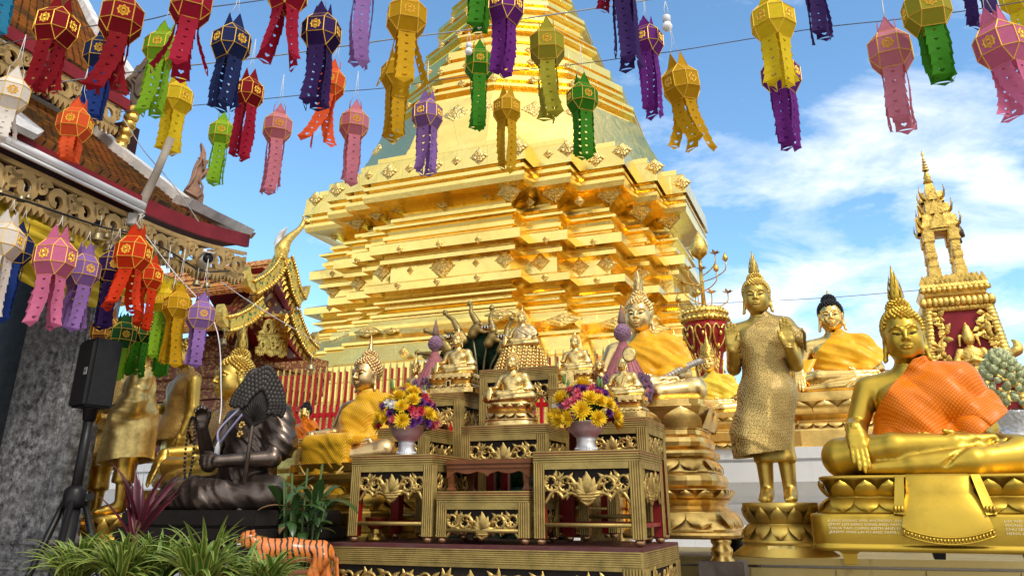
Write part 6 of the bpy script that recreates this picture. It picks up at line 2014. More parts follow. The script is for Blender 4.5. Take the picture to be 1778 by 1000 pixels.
def fretwork(b, pts, H, mi=0, seed=0):
	"""pierced scroll valance hanging from the line pts (each module about H long), in the vertical plane of the line"""
	rng = random.Random(seed)
	pts = [Vector(p) for p in pts]
	acc = [0]
	for i in range(len(pts) - 1): acc.append(acc[-1] + (pts[i + 1] - pts[i]).length)
	def at(s):
		s = max(0, min(acc[-1] - 1e-6, s))
		i = max(0, int(np.searchsorted(acc, s, side='right')) - 1); i = min(i, len(pts) - 2)
		u = (s - acc[i]) / max(1e-9, acc[i + 1] - acc[i])
		return pts[i].lerp(pts[i + 1], u), (pts[i + 1] - pts[i]).normalized()
	T = acc[-1]
	def Q(s, z, dep=0.0):
		p, d = at(s)
		nn = Vector((d.y, -d.x, 0)).normalized()
		return p + Vector((0, 0, z)) + nn * dep
	N = 24
	for dep in (0.0,):
		V = [Q(T * i / N, z, 0.012) for i in range(N + 1) for z in (0, -0.10 * H)] + [Q(T * i / N, z, -0.012) for i in range(N + 1) for z in (0, -0.10 * H)]
		m = 2 * (N + 1)
		b.add(V, [(2 * i, 2 * i + 1, 2 * i + 3, 2 * i + 2) for i in range(N)] + [(m + 2 * i + 2, m + 2 * i + 3, m + 2 * i + 1, m + 2 * i) for i in range(N)], mi)
	n = max(1, int(T / (H * 0.78)))
	st = T / n
	def flat(poly, t=0.012):
		V = [Q(s, z, t) for s, z in poly] + [Q(s, z, -t) for s, z in poly]
		k = len(poly)
		b.add(V, [tuple(range(k)), tuple(range(2 * k - 1, k - 1, -1))] + [(i, i + k, (i + 1) % k + k, (i + 1) % k) for i in range(k)], mi)
	for k in range(n):
		c = st * (k + 0.5); up = 1 if k % 2 == 0 else -1
		def band(cx, cz, r0, r1, a0, a1, w0, w1, m=14):
			prev = None
			for i in range(m + 1):
				u = i / m; a = a0 + (a1 - a0) * u; r = r0 + (r1 - r0) * u; w = w0 + (w1 - w0) * u
				q = ((cx + math.cos(a) * (r + w), cz + math.sin(a) * (r + w)), (cx + math.cos(a) * (r - w), cz + math.sin(a) * (r - w)))
				if prev: flat([prev[0], prev[1], q[1], q[0]])
				prev = q
		band(c, -H * 0.45, H * 0.34, H * 0.10, math.radians(200), math.radians(200 + 430 * up), H * 0.105, H * 0.075)
		band(c + st * 0.5, -H * 0.30, H * 0.20, H * 0.06, math.radians(20), math.radians(20 - 400 * up), H * 0.075, H * 0.05, 10)
		for j in range(5):
			s0 = c - st * 0.5 + st * j / 5; w = st / 5
			d = H * (0.86 + 0.16 * math.sin((j + 0.5) / 5 * math.pi) + 0.05 * rng.random())
			flat([(s0 + w * 0.1, -H * 0.66), (s0 - w * 0.05, -H * 0.78), (s0 + w * 0.45, -d), (s0 + w * 1.0, -H * 0.80), (s0 + w * 0.9, -H * 0.66)])
		flat([(c - st * 0.5, -H * 0.66), (c - st * 0.5, -H * 0.73), (c + st * 0.5, -H * 0.73), (c + st * 0.5, -H * 0.66)])
		for j in range(6):
			a = math.radians(60 * j + 20); x, z = c + math.cos(a) * H * 0.42, -H * 0.45 + math.sin(a) * H * 0.42
			if z > -H * 0.12 or z < -H * 0.74: continue
			dx, dz = math.cos(a + 1.0), math.sin(a + 1.0)
			flat([(x - dz * H * 0.05, z + dx * H * 0.05), (x + dx * H * 0.16, z + dz * H * 0.16), (x + dz * H * 0.06, z - dx * H * 0.06)])
# ------------------------------------------------------------------ near hall at the left
EZ = CH + 1.75
eA, eB = PZ(0, 249, EZ), PZ(237, 362, EZ)
ed = (eB - eA).normalized()
e_out = Vector((ed.y, -ed.x, 0))
if e_out.x < 0: e_out = -e_out
hall = empty('viharn_hall', (eB.x, eB.y, 0), 0, 1, 'dim wooden temple hall with mossy tiled roofs and tan fretwork eaves', 'temple hall')
def HP(o):
	o.parent = hall; o.matrix_parent_inverse = Matrix.Translation(hall.location).inverted()
	return o
e0 = eA - ed * 2.6
eC = RP(432, 428, eB, e_out)
line = [e0, eA, eB, eC]
ext = crom([e0, eA, eB, eB.lerp(eC, 0.5) - Vector((0, 0, 0.03)), eC], 6)
sl = math.radians(37)
rn = (e_out * math.sin(sl) + Vector((0, 0, math.cos(sl)))).normalized()
lowp = [(-190, 60), (30, 160), (156, 229), (232, 292), (300, 350), (425, 409)] + [TOPX(p + e_out * 0.045 + Vector((0, 0, 0.075 + 0.02))) for p in ext[::-1]]
HP(roof_patch('roof', lowp, eB + Vector((0, 0, 0.10)), rn, ed, M_TILE, None))
b = MB()
strip(b, [p + Vector((0, 0, -0.005)) for p in ext], e_out * -0.03, Vector((0, 0, 0.10)))
HP(b.build('fascia', M_MAROON, None))
b = MB()
gp = [e0, eA, eB]
b.tube([p + e_out * 0.05 + Vector((0, 0, 0.01)) for p in gp], 0.024, 12)
b.tube([p + e_out * 0.055 + Vector((0, 0, -0.030)) for p in gp], 0.011, 8)
HP(b.build('gutter', plain('white_gutter', (0.78, 0.78, 0.78), 0.35, 0, 0.06), None))
b = MB()
fretwork(b, [p + Vector((0, 0, -0.045)) - e_out * 0.02 for p in ext], 0.26, 0, 3)
HP(b.build('fretwork_valance', M_TAN, None))
pp0 = eB + Vector((0, 0, 0.10))
b = MB()
vg = [RP(x, y, pp0, rn) for x, y in ((156, 231), (190, 262), (230, 293), (270, 325), (312, 357))]
strip(b, vg, ed * 0.13, rn * 0.075)
strip(b, [RP(x, y, pp0, rn) + rn * 0.01 for x, y in ((-120, 88), (30, 161), (156, 230))], -Vector((0, 0, 1)) * 0.0 + rn.cross(ed).normalized() * 0.05, rn * 0.03)
cn = [RP(x, y, pp0, rn) for x, y in ((296, 352), (345, 376), (385, 394), (410, 406))]
strip(b, cn, ed * 0.10 + e_out * 0.06, rn * 0.07)
HP(b.build('mortar_verge', M_OLDW, None))
b = MB()
q = [RP(x, y, pp0 + rn * 0.02, rn) for x, y in ((-60, 160), (8, 187), (70, 236), (58, 243), (0, 215), (-60, 184))]
b.add(q + [p + rn * 0.035 for p in q], [tuple(range(6)), tuple(range(11, 5, -1))] + [(i, 6 + i, 6 + (i + 1) % 6, (i + 1) % 6) for i in range(6)])
HP(b.build('mortar_saddle', M_OLDW, None))
fl = RP(30, 160, pp0, rn)
wallp = fl - e_out * 0.02
b = MB()
w0, w1 = RP(-200, 60, wallp, e_out), RP(160, 228, wallp, e_out)
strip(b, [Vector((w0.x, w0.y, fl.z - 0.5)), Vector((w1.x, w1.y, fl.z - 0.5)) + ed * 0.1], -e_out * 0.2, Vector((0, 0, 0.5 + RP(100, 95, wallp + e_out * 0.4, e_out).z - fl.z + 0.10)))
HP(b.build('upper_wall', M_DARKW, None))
up_pl = wallp + e_out * 0.40
u1, u2 = RP(30, 52, up_pl, e_out), RP(168, 138, up_pl, e_out)
ud = (u2 - u1).normalized()
uo = Vector((ud.y, -ud.x, 0)).normalized()
if uo.x < 0: uo = -uo
sl2 = math.radians(42)
un = (ud.cross(Vector((0, 0, 1)).cross(ud) * -1)).normalized()
un = (uo * math.sin(sl2) + Vector((0, 0, math.cos(sl2)))).normalized()
un = (un - ud * un.dot(ud)).normalized()
HP(roof_patch('upper_roof', [(-160, -60), (-60, -160), (120, -50), (150, 20), (190, 92), (226, 160), (172, 137), (30, 50), (-160, -44)], u1, un, ud, M_TILE, None))
b = MB()
strip(b, [u1 - ud * 2.2, u1, u2, u2 + ud * 0.35], -uo * 0.03, Vector((0, 0, -0.09)))
HP(b.build('upper_fascia', M_MAROON, None))
b = MB()
fretwork(b, [u1 - ud * 2.0 + Vector((0, 0, -0.07)) - uo * 0.03, u1 + Vector((0, 0, -0.07)) - uo * 0.03, u2 + ud * 0.30 + Vector((0, 0, -0.07)) - uo * 0.03], 0.27, 0, 9)
HP(b.build('upper_valance', M_TAN, None))
b = MB()
strip(b, [RP(x, y, u1, un) for x, y in ((100, -70), (128, -10), (150, 40), (176, 82), (206, 128), (236, 168))], ud * 0.14, un * 0.09)
HP(b.build('upper_verge', M_OLDW, None))
b = MB()
bp = RP(205, 240, up_pl - e_out * 0.1, e_out)
for k in range(9):
	b.ball(bp + Vector((0, 0, 0.22 - 0.06 * k)) + e_out * (0.10 - 0.012 * k), (0.07 - 0.004 * k, 0.05, 0.05), 8, 5)
HP(b.build('carved_bracket', G_LEAF, None))
b = MB()
strip(b, [RP(190, 215, up_pl - e_out * 0.35, e_out), RP(190, 215, up_pl - e_out * 0.35, e_out) + Vector((0, 0, -1.2))], ed * 0.16, e_out * 0.16)
HP(b.build('corner_post', M_DARKW, None))
def hang_hong(pix, p0, nrm, thick, mat, label_name='carved_finial'):
	P = [RP(x, y, p0, nrm) for x, y in pix]
	n = len(P); t_ = nrm.normalized() * thick
	c = sum(P, Vector()) / n
	b = MB()
	V = [p - t_ for p in P] + [p + t_ for p in P]
	Fc = [tuple(range(n)), tuple(range(2 * n - 1, n - 1, -1))]
	for i in range(n):
		j = (i + 1) % n
		Fc += [(i, n + i, n + j, j)]
	b.add(V, Fc)
	for sg in (-1, 1):
		Q_ = [c + (p - c) * 0.62 + t_ * 1.25 * sg for p in P]
		b.tube(Q_ + Q_[:1], 0.010, 5)
	return HP(b.build(label_name, mat, None))
fpl = RP(320, 350, pp0, rn)
fn_ = (Vector((0, -1, 0)) * 0.8 + e_out * 0.6).normalized()
hang_hong([(304, 352), (318, 360), (338, 372), (350, 360), (353, 342), (345, 325), (350, 312), (358, 306), (362, 294), (356, 296), (358, 286), (362, 282), (356, 280), (357, 270), (353, 258), (348, 250), (350, 264), (346, 276), (340, 282), (336, 292), (333, 304), (328, 318), (316, 336)], fpl, fn_, 0.035, M_OLDWOOD)
fpl2 = RP(232, 168, u1, un)
hang_hong([(218, 140), (228, 152), (226, 178), (232, 190), (246, 180), (262, 178), (252, 172), (262, 158), (254, 152), (262, 138), (256, 118), (262, 102), (254, 100), (242, 116), (236, 118), (228, 132)], fpl2, fn_, 0.04, plain('dark_weathered_wood', (0.12, 0.085, 0.06), 0.85, 0, 0.5, 8, 0.6, 30, 0.01))
b = MB()
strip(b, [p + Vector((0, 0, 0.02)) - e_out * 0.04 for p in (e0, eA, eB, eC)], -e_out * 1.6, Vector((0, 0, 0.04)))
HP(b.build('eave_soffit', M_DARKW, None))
t = NT('grey_granite')
co = t.coord('Object')
n1 = t.noise(24, 6, 0.75, co); n2 = t.noise(90, 4, 0.7, co); n3 = t.noise(3, 4, 0.6, co)
c = t.ramp(n1, [(0.36, (0.035, 0.035, 0.035)), (0.5, (0.24, 0.24, 0.24)), (0.62, (0.52, 0.52, 0.52))])
c = t.mix(t.rng(n2, 0.5, 0.7, 0, 0.6), c, (0.06, 0.06, 0.06))
c = t.mix(t.rng(n3, 0.4, 0.7, 0, 0.5), c, (0.15, 0.145, 0.14))
t.set(c, 0, 0.35, t.bump(n2, 0.05, 0.002))
M_GRANITE = t.mat
cD = 4.75
cr = PX(113, 790, cD)
col = empty('stone_column', (cr.x, cr.y, 0), -GA, 1, 'square grey granite column at the left edge under the hall eave', 'column')
b = MB()
cw = 0.56
top = eA.z + 0.0
b.box((-cw / 2, 0.10, top / 2), (cw, 0.20, top), 0, None, 0.012)
b.box((-cw / 2 - 0.004, -0.014, top / 2), (cw * 0.72, 0.03, top), 0, None, 0.006)
b.build('shaft', M_GRANITE, col)
b = MB()
zb_ = PX(40, 940, cD).z
for (dz, w, h) in ((0.0, 0.035, 0.05), (-0.06, 0.02, 0.07), (-0.12, 0.06, 0.06)):
	b.box((-cw / 2, 0.09, zb_ + dz), (cw + 2 * w, 0.20 + 2 * w, h), 0, None, 0.012)
b.box((-cw / 2, 0.09, (zb_ - 0.15) / 2), (cw + 0.14, 0.34, zb_ - 0.15), 0, None, 0.01)
b.build('base', M_GRANITE, col)
b = MB()
q0 = PX(-60, 600, 3.3)
b.box((-cw - 0.35, 0.40, top / 2), (0.68, 0.2, top), 0)
b.build('pilaster', plain('dark_granite', (0.045, 0.043, 0.042), 0.4, 0, 0.5, 12, 0.1), col)
b = MB()
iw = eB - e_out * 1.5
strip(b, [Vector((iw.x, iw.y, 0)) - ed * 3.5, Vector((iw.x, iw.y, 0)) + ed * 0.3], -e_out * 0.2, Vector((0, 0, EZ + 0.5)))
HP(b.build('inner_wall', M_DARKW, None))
def swag(label, top, bot, plane_off, mat, folds, seed, nu=60, nv=26, depth=0.05):
	pl = eB - e_out * plane_off
	A = crom([RP(x, y, pl, e_out) for x, y in top], 8); B_ = crom([RP(x, y, pl, e_out) for x, y in bot], 8)
	def smp(L, u):
		s = u * (len(L) - 1); i = min(int(s), len(L) - 2); return L[i].lerp(L[i + 1], s - i)
	V = []
	rng = random.Random(seed)
	ph = [rng.uniform(0, 6.28) for _ in range(4)]
	for j in range(nv + 1):
		for i in range(nu + 1):
			u, v = i / nu, j / nv
			p = smp(A, u).lerp(smp(B_, u), v)
			w = v * folds + 0.8 * math.sin(u * 3.1 + ph[0]) + 0.35 * math.sin(u * 9 + ph[1])
			d = depth * (0.35 + 0.65 * math.sin(u * math.pi)) * (abs(math.sin(w * math.pi)) ** 0.8) + 0.12 * math.sin(v * math.pi) * math.sin(u * math.pi)
			V.append(p + e_out * d)
	m = nu + 1
	Fc = [(j * m + i, (j + 1) * m + i, (j + 1) * m + i + 1, j * m + i + 1) for j in range(nv) for i in range(nu)]
	b = MB(); b.add(V, Fc, 0, True)
	o = b.build('cloth_swag', mat)
	tag(o, label, 'draped cloth')
M_DRAPE = plain('mustard_cloth', (0.55, 0.38, 0.02), 0.55, 0, 0.2, 5, 0.1, 60)
swag('large swag of mustard yellow cloth hanging under the hall eave', [(-60, 300), (60, 362), (180, 425), (250, 460)], [(-60, 440), (20, 486), (90, 520), (165, 535)], 0.14, M_DRAPE, 6.0, 2)
swag('smaller fold of yellow cloth hung near the far corner of the hall eave', [(200, 440), (260, 470), (330, 500)], [(190, 512), (250, 520), (318, 500)], 0.18, M_DRAPE, 4.0, 5, 30, 14)
# ------------------------------------------------------------------ gilded hall behind it
gp0 = PX(495, 455, 9.2)
gn = U_.copy()
GH = empty('gilded_hall', (gp0.x, gp0.y, 0), 0, 1, 'smaller red and gold temple hall with orange tiles and naga bargeboards, left of the chedi', 'temple hall')
def GP(o):
	o.parent = GH; o.matrix_parent_inverse = Matrix.Translation(GH.location).inverted(); return o
def gq(x, y, off=0.0): return RP(x, y, gp0 + gn * off, gn)
t = NT('gold_green_bargeboard'); co = t.coord('Object')
v = t.n('ShaderNodeTexVoronoi'); v.inputs['Scale'].default_value = 20; t.l(co, v.inputs['Vector'])
m = t.rng(v.outputs['Distance'], 0.28, 0.36, 1, 0)
c = t.mix(m, (0.72, 0.46, 0.08), (0.02, 0.12, 0.05))
t.set(c, t.rng(m, 0, 1, 0.95, 0.2), 0.35, t.bump(v.outputs['Distance'], 0.6, 0.02))
M_BARGE = t.mat
t = NT('red_gold_stencil'); co = t.coord('Object')
v = t.n('ShaderNodeTexVoronoi'); v.inputs['Scale'].default_value = 11; t.l(co, v.inputs['Vector'])
n = t.noise(20, 4, 0.6, co)
m = t.rng(t.math('ADD', v.outputs['Distance'], t.math('MULTIPLY', n, 0.4)), 0.50, 0.58, 1, 0)
c = t.mix(m, (0.13, 0.014, 0.010), (0.55, 0.33, 0.07))
t.set(c, t.rng(m, 0, 1, 0, 0.85), 0.42, t.bump(m, 0.4, 0.01))
M_STENCIL = t.mat
t = NT('terracotta_gold_moulding'); co = t.coord('Object')
v = t.n('ShaderNodeTexVoronoi'); v.inputs['Scale'].default_value = 22; t.l(co, v.inputs['Vector'])
c = t.mix(t.rng(v.outputs['Distance'], 0.3, 0.5, 0, 1), (0.42, 0.24, 0.07), (0.20, 0.055, 0.025))
t.set(c, 0.35, 0.45, t.bump(v.outputs['Distance'], 0.7, -0.02))
M_TERRA = t.mat
def barge(pix, w, name='bargeboard'):
	"""naga-bodied bargeboard along the pixel line, with flame crests"""
	P = crom([gq(x, y, 0.10) for x, y in pix], 6)
	b = MB()
	n = len(P)
	V = [];
	for i, p in enumerate(P):
		d = (P[min(i + 1, n - 1)] - P[max(i - 1, 0)]).normalized(); s = gn.cross(d).normalized()
		if s.z < 0: s = -s
		V += [p - s * w * 0.5 - gn * 0.06, p - s * w * 0.5 + gn * 0.06, p + s * w * 0.5 + gn * 0.06, p + s * w * 0.5 - gn * 0.06]
	Fc = []
	for i in range(n - 1):
		for k in range(4): Fc.append((4 * i + k, 4 * i + (k + 1) % 4, 4 * i + 4 + (k + 1) % 4, 4 * i + 4 + k))
	Fc += [(3, 2, 1, 0), tuple(4 * (n - 1) + k for k in range(4))]
	b.add(V, Fc, 0)
	for sd in (-1, 1):
		for i, p in enumerate(P):
			d = (P[min(i + 1, n - 1)] - P[max(i - 1, 0)]).normalized(); s = gn.cross(d).normalized()
			if s.z < 0: s = -s
			b.ball(p + s * w * 0.5 * sd + gn * 0.06, 0.024, 6, 4, 1)
			if i % 2 == 0:
				q = p - s * w * 0.55
				b.add([q - d * 0.05, q + gn * 0.03, q + d * 0.05, q - s * 0.09 + d * 0.03], [(0, 1, 3), (1, 2, 3), (2, 0, 3), (0, 2, 1)], 1)
	me = b.mesh(name); me.materials.append(M_BARGE); me.materials.append(G_LEAF)
	GP(mesh_obj(name, me, None, None))
barge([(490, 446), (478, 468), (460, 487), (438, 500)], 0.145)
barge([(452, 528), (432, 546), (410, 558), (392, 563)], 0.145)
barge([(494, 452), (502, 478), (508, 505), (518, 526)], 0.16)
barge([(506, 545), (515, 572), (528, 598), (542, 614)], 0.16)
def flame_hook(pix, thick=0.05, name='naga_finial', mat=None):
	P = [gq(x, y, 0.10) for x, y in pix]
	n = len(P); b = MB(); t_ = gn * thick
	c = sum(P, Vector()) / n
	V = [p - t_ for p in P] + [p + t_ for p in P]
	b.add(V, [tuple(range(n)), tuple(range(2 * n - 1, n - 1, -1))] + [(i, n + i, n + (i + 1) % n, (i + 1) % n) for i in range(n)])
	GP(b.build(name, mat or G_LEAF, None))
flame_hook([(436, 492), (446, 506), (434, 508), (426, 498), (422, 484), (423, 470), (428, 462), (430, 474), (434, 482)])
flame_hook([(392, 552), (398, 568), (388, 568), (381, 556), (379, 542), (383, 528), (388, 538), (389, 546)])
flame_hook([(512, 520), (526, 522), (532, 508), (534, 496), (528, 498), (522, 506), (512, 510)])
flame_hook([(536, 608), (546, 606), (549, 592), (548, 576), (542, 584), (538, 594), (530, 598)])
b = MB()
ch = crom([gq(x, y, 0.12) for x, y in ((487, 452), (489, 436), (494, 424), (504, 412), (516, 402), (524, 393), (528, 382), (526, 374))], 4)
b.tube(ch, [float(np.interp(i / (len(ch) - 1), [0, 0.18, 0.35, 0.55, 0.8, 1], [0.06, 0.09, 0.06, 0.04, 0.030, 0.010])) for i in range(len(ch))], 10)
q = gq(528, 384, 0.12); b.ball(q + Vector((0.03, 0, -0.01)), (0.06, 0.04, 0.04), 8, 6)
GP(b.build('chofa', G_LEAF, None))
def slope(pix, length, mat, name='roof'):
	P = [gq(x, y, 0.02) for x, y in pix]
	along = -gn; up = (P[0] - P[-1]).normalized()
	nr = along.cross(up).normalized()
	if nr.z < 0: nr = -nr
	V = []
	n = len(P)
	b = MB()
	for i in range(n - 1):
		a, c = P[i], P[i + 1]
		rows = max(2, int((a - c).length / 0.085))
		for k in range(rows):
			q0 = a.lerp(c, k / rows); q1 = a.lerp(c, (k + 1) / rows)
			sg = (q0, q1 + nr * 0.02, q1 + along * length + nr * 0.02, q0 + along * length)
			b.add(list(sg) + [s - nr * 0.06 for s in sg], [(0, 1, 2, 3), (7, 6, 5, 4), (0, 4, 5, 1), (1, 5, 6, 2), (2, 6, 7, 3), (3, 7, 4, 0)])
	o = GP(b.build(name, mat, None))
slope([(489, 447), (476, 470), (458, 489), (434, 500)], 5.0, M_TILE2)
slope([(458, 522), (432, 548), (410, 560), (388, 565)], 5.0, M_TILE2)
b = MB()
strip(b, [gq(486, 440, -0.1), gq(486, 440, -5.0)], Vector((0, 0, 0.10)), gn.cross(Vector((0, 0, 1))) * 0.12)
for k in range(9):
	q = gq(486, 438, -0.35 - 0.42 * k)
	b.tube([q, q + Vector((0, 0, 0.12)) - gn * 0.05, q + Vector((0, 0, 0.26)) - gn * 0.02, q + Vector((0, 0, 0.33)) + gn * 0.08], [0.06, 0.05, 0.03, 0.005], 6)
for px_ in (((482, 452), (468, 474), (452, 488)), ((450, 520), (428, 540), (408, 552))):
	strip(b, [gq(x, y, -0.28) for x, y in px_], gn * 0.16, Vector((0, 0, 0.06)))
GP(b.build('ridge_mortar', M_OLDW, None))
b = MB()
pedi = [gq(x, y, -0.12) for x, y in ((490, 452), (514, 530), (545, 618), (500, 622), (452, 560), (395, 566), (440, 505))]
b.add(pedi + [p - gn * 0.2 for p in pedi], [tuple(range(7)), tuple(range(13, 6, -1))] + [(i, 7 + i, 7 + (i + 1) % 7, (i + 1) % 7) for i in range(7)])
GP(b.build('pediment', M_STENCIL, None))
b = MB()
fretwork(b, [gq(452, 545, -0.02), gq(505, 545, -0.02)], 0.34, 0, 4)
fretwork(b, [gq(447, 582, -0.02), gq(500, 588, -0.02)], 0.22, 0, 6)
GP(b.build('gilded_fretwork', G_LEAF, None))
b = MB()
for pa in (((470, 470), (508, 540)), ((468, 548), (535, 625))):
	a, c = gq(*pa[0], -0.10), gq(*pa[1], -0.10)
	strip(b, [a, c], -gn * 1.0, V_ * -0.16)
GP(b.build('eave_board', M_MAROON, None))
wc = gq(440, 650, -0.9)
wall = MB()
def wl(off_u, off_v, z0, z1, su, sv, mi=0):
	c = Vector((wc.x, wc.y, 0)) + U_ * off_u + V_ * off_v
	slab2(wall, c, su, sv, z0, z1, mi)
def slab2(b, c, su, sv, z0, z1, mi=0):
	V = [c + U_ * (i * su / 2) + V_ * (j * sv / 2) + Vector((0, 0, z)) for z in (z0, z1) for (i, j) in ((-1, -1), (1, -1), (1, 1), (-1, 1))]
	b.add(V, [(3, 2, 1, 0), (4, 5, 6, 7), (0, 1, 5, 4), (1, 2, 6, 5), (2, 3, 7, 6), (3, 0, 4, 7)], mi)
zE = gq(450, 565, 0).z
for k, (dz, grow) in enumerate(((0.0, 0.55), (-0.14, 0.62), (-0.24, 0.50), (-0.36, 0.56), (-0.48, 0.40), (-0.60, 0.30), (-0.74, 0.22), (-0.86, 0.28), (-0.98, 0.12))):
	wl(-1.6, 0.2, zE + dz - 0.13, zE + dz, 3.2 + grow, 1.5 + grow)
GP(wall.build('cornice_mouldings', M_TERRA, None))
wall = MB(); wl(-1.6, 0.2, 0, zE - 1.1, 3.2, 1.5); GP(wall.build('wall', M_STENCIL, None))
b = MB()
cc = Vector((wc.x, wc.y, 0)) + V_ * (0.2 - 0.755) + U_ * -1.6
L_ = 3.2
for k in range(-8, 26):
	for sg in (1, -1):
		x0 = -L_ / 2 + k * 0.20
		pts = []
		for z in (zE - 2.6, zE - 1.12):
			x = x0 + sg * (z - (zE - 2.6)) * 0.62 + (0.9 if sg < 0 else 0)
			pts.append((x, z))
		(xa, za), (xb, zb2) = pts
		if min(xa, xb) < -L_ / 2 or max(xa, xb) > L_ / 2: continue
		b.tube([cc + U_ * xa + Vector((0, 0, za)), cc + U_ * xb + Vector((0, 0, zb2))], 0.018, 5)
GP(b.build('gilded_lattice', G_LEAF, None))
# ------------------------------------------------------------------ shrine tower at the right
tD = 7.0
tb = PX(1690, 700, tD)
tw = empty('shrine_tower', (tb.x, tb.y, TZ), -GA, 1, 'tall red and gold spired shrine tower with a deity relief, at far right', 'shrine tower')
mt = MPP(1660, 600, tD)
def tz(py): return PX(1660, py, tD).z - TZ
def sqp(b, prof, mi=0, smooth=False, power=30, n=4, dx=0.0, sy=1.0):
	b.lathe([(r * math.sqrt(2), z) for r, z in prof], 4, mi, smooth, c=(dx, 0, 0), sy=sy, power=2)
z_p0, z_p1 = tz(762), tz(545)
w0_, w1_ = 70 * mt, 46 * mt
b = MB(); sqp(b, [(w0_ * 1.15, -0.2), (w0_ * 1.15, z_p0 - 0.02), (w0_, z_p0), (w1_ * 1.04, z_p1)]); b.build('red_panel_body', RED_LAC if False else plain('shrine_red', (0.24, 0.012, 0.018), 0.5, 0, 0.3, 9, 0.15), tw)
for sx in (-1, 1):
	for f0 in (-1, 1):
		b = MB()
		pts = [Vector((sx * (w0_ + (w1_ * 1.04 - w0_) * u) * 0.96, f0 * (w0_ + (w1_ * 1.04 - w0_) * u) * 0.99, z_p0 + (z_p1 - z_p0) * u)) for u in np.linspace(0, 1, 34)]
		b.tube(pts, 0.028, 6)
		for p in pts: b.ball(p, (0.050, 0.042, 0.036), 6, 4)
		b.build('gilded_frame', G_LEAF, tw)
b = MB()
b.tube([(-w1_, -w1_ * 1.03, z_p1), (w1_, -w1_ * 1.03, z_p1)], 0.03, 6)
for i in range(18): b.ball(((i / 17 * 2 - 1) * w1_, -w1_ * 1.05, z_p1 + 0.005), (0.036, 0.03, 0.04), 6, 4)
b.build('gilded_band', G_LEAF, tw)
S = SDF((-0.30, -0.14, -0.65), (0.30, 0.08, 0.50), 0.012)
S.ell((0, 0, 0.12), (0.105, 0.06, 0.10), 0.03); S.ell((0, 0, -0.02), (0.075, 0.05, 0.12), 0.03)
S.ell((0, -0.015, 0.29), (0.058, 0.055, 0.075), 0.02); S.chain([(0, 0, 0.35), (0, 0, 0.41), (0, 0.0, 0.48)], [0.06, 0.035, 0.008], 0.02)
for s_ in (-1, 1):
	S.chain([(s_ * 0.11, 0, 0.16), (s_ * 0.17, -0.01, 0.02), (s_ * 0.02, -0.075, 0.05)], [0.04, 0.033, 0.025], 0.012)
	S.cap((s_ * 0.08, 0.0, 0.33), (s_ * 0.095, 0, 0.22), 0.02, 0.012, 0.01)
	S.chain([(s_ * 0.01, -0.08, 0.05), (s_ * 0.012, -0.085, 0.11)], [0.02, 0.008], 0.01)
S.chain([(0, 0, -0.08), (0.02, 0, -0.25), (0.10, 0, -0.36), (0.17, 0.0, -0.40), (0.22, 0, -0.36)], [0.09, 0.10, 0.06, 0.04, 0.015], 0.03)
S.chain([(0, 0, -0.2), (-0.06, 0, -0.33), (-0.03, 0, -0.46), (0.03, 0, -0.56)], [0.08, 0.05, 0.04, 0.015], 0.03)
V, Q = S.nets()
o = mesh_obj('deity_relief', np_mesh('deity_relief', V, Q), G_LEAF, tw)
uu = 0.46; wmid = w0_ + (w1_ - w0_) * uu
o.location = (0.02, -(wmid + 0.03), z_p0 + (z_p1 - z_p0) * 0.52); o.scale = (0.80,) * 3; o.rotation_euler = (-0.10, 0, 0)
b = MB(); rng = random.Random(8)
for sd in (-1, 1):
	hp_ = z_p1 - z_p0
	pts = crom([(sd * f * w0_, -(w0_ + (w1_ * 1.04 - w0_) * u) - 0.02, z_p0 + hp_ * u) for f, u in ((0.72, 0.06), (0.42, 0.22), (0.70, 0.38), (0.46, 0.52), (0.64, 0.66), (0.40, 0.80), (0.52, 0.94))], 6)
	b.tube(pts, 0.018, 6)
	for i, q in enumerate(pts):
		for k in range(2):
			a = rng.uniform(0, 6.28)
			d = Vector((math.cos(a), -0.25, math.sin(a))); s2 = Vector((-math.sin(a), 0, math.cos(a)))
			L = rng.uniform(0.05, 0.09)
			b.add([q - s2 * 0.015, q + d * L * 0.5 + s2 * 0.02 , q + d * L, q + d * L * 0.5 - s2 * 0.03, q + Vector((0, -0.03, 0))], [(0, 4, 1), (1, 4, 2), (2, 4, 3), (3, 4, 0)], 0, True)
b.build('gilded_vine', G_LEAF, tw)
b = MB()
zc = z_p1
cz = [tz(y) for y in (545, 528, 522, 518, 508, 503, 498)]
sqp(b, [(w1_ * 1.02, cz[0]), (w1_ * 1.12, cz[0] + 0.03), (w1_ * 1.15, cz[1]), (w1_ * 1.02, cz[2]), (w1_ * 1.05, cz[3]), (w1_ * 1.14, cz[4]), (w1_ * 1.10, cz[5]), (w1_ * 0.92, cz[6]), (w1_ * 0.90, cz[6] + 0.06), (0.02, cz[6] + 0.065)])
for i in range(13):
	u = (i / 12 * 2 - 1)
	for f0 in (-1,):
		b.ball((u * w1_ * 1.12, -w1_ * 1.15, (cz[0] + cz[1]) / 2 + 0.01), (0.035, 0.03, 0.05), 6, 4)
		b.ball((u * w1_ * 1.06, -w1_ * 1.13, (cz[3] + cz[4]) / 2), (0.04, 0.02, 0.03), 4, 3)
		b.ball((w1_ * 1.15, u * w1_ * 1.12, (cz[0] + cz[1]) / 2 + 0.01), (0.03, 0.035, 0.05), 6, 4)
	q = u * w1_ * 1.0
	b.add([(q - 0.04, -w1_ * 1.08, cz[5]), (q + 0.04, -w1_ * 1.08, cz[5]), (q, -w1_ * 1.10, cz[5] + 0.09), (q, -w1_ * 1.0, cz[5])], [(0, 1, 2), (1, 3, 2), (3, 0, 2)], 0)
b.build('cornice', G_LEAF, tw)
zcol0, zcol1 = cz[6] + 0.06, tz(408)
wc_ = 21.5 * mt
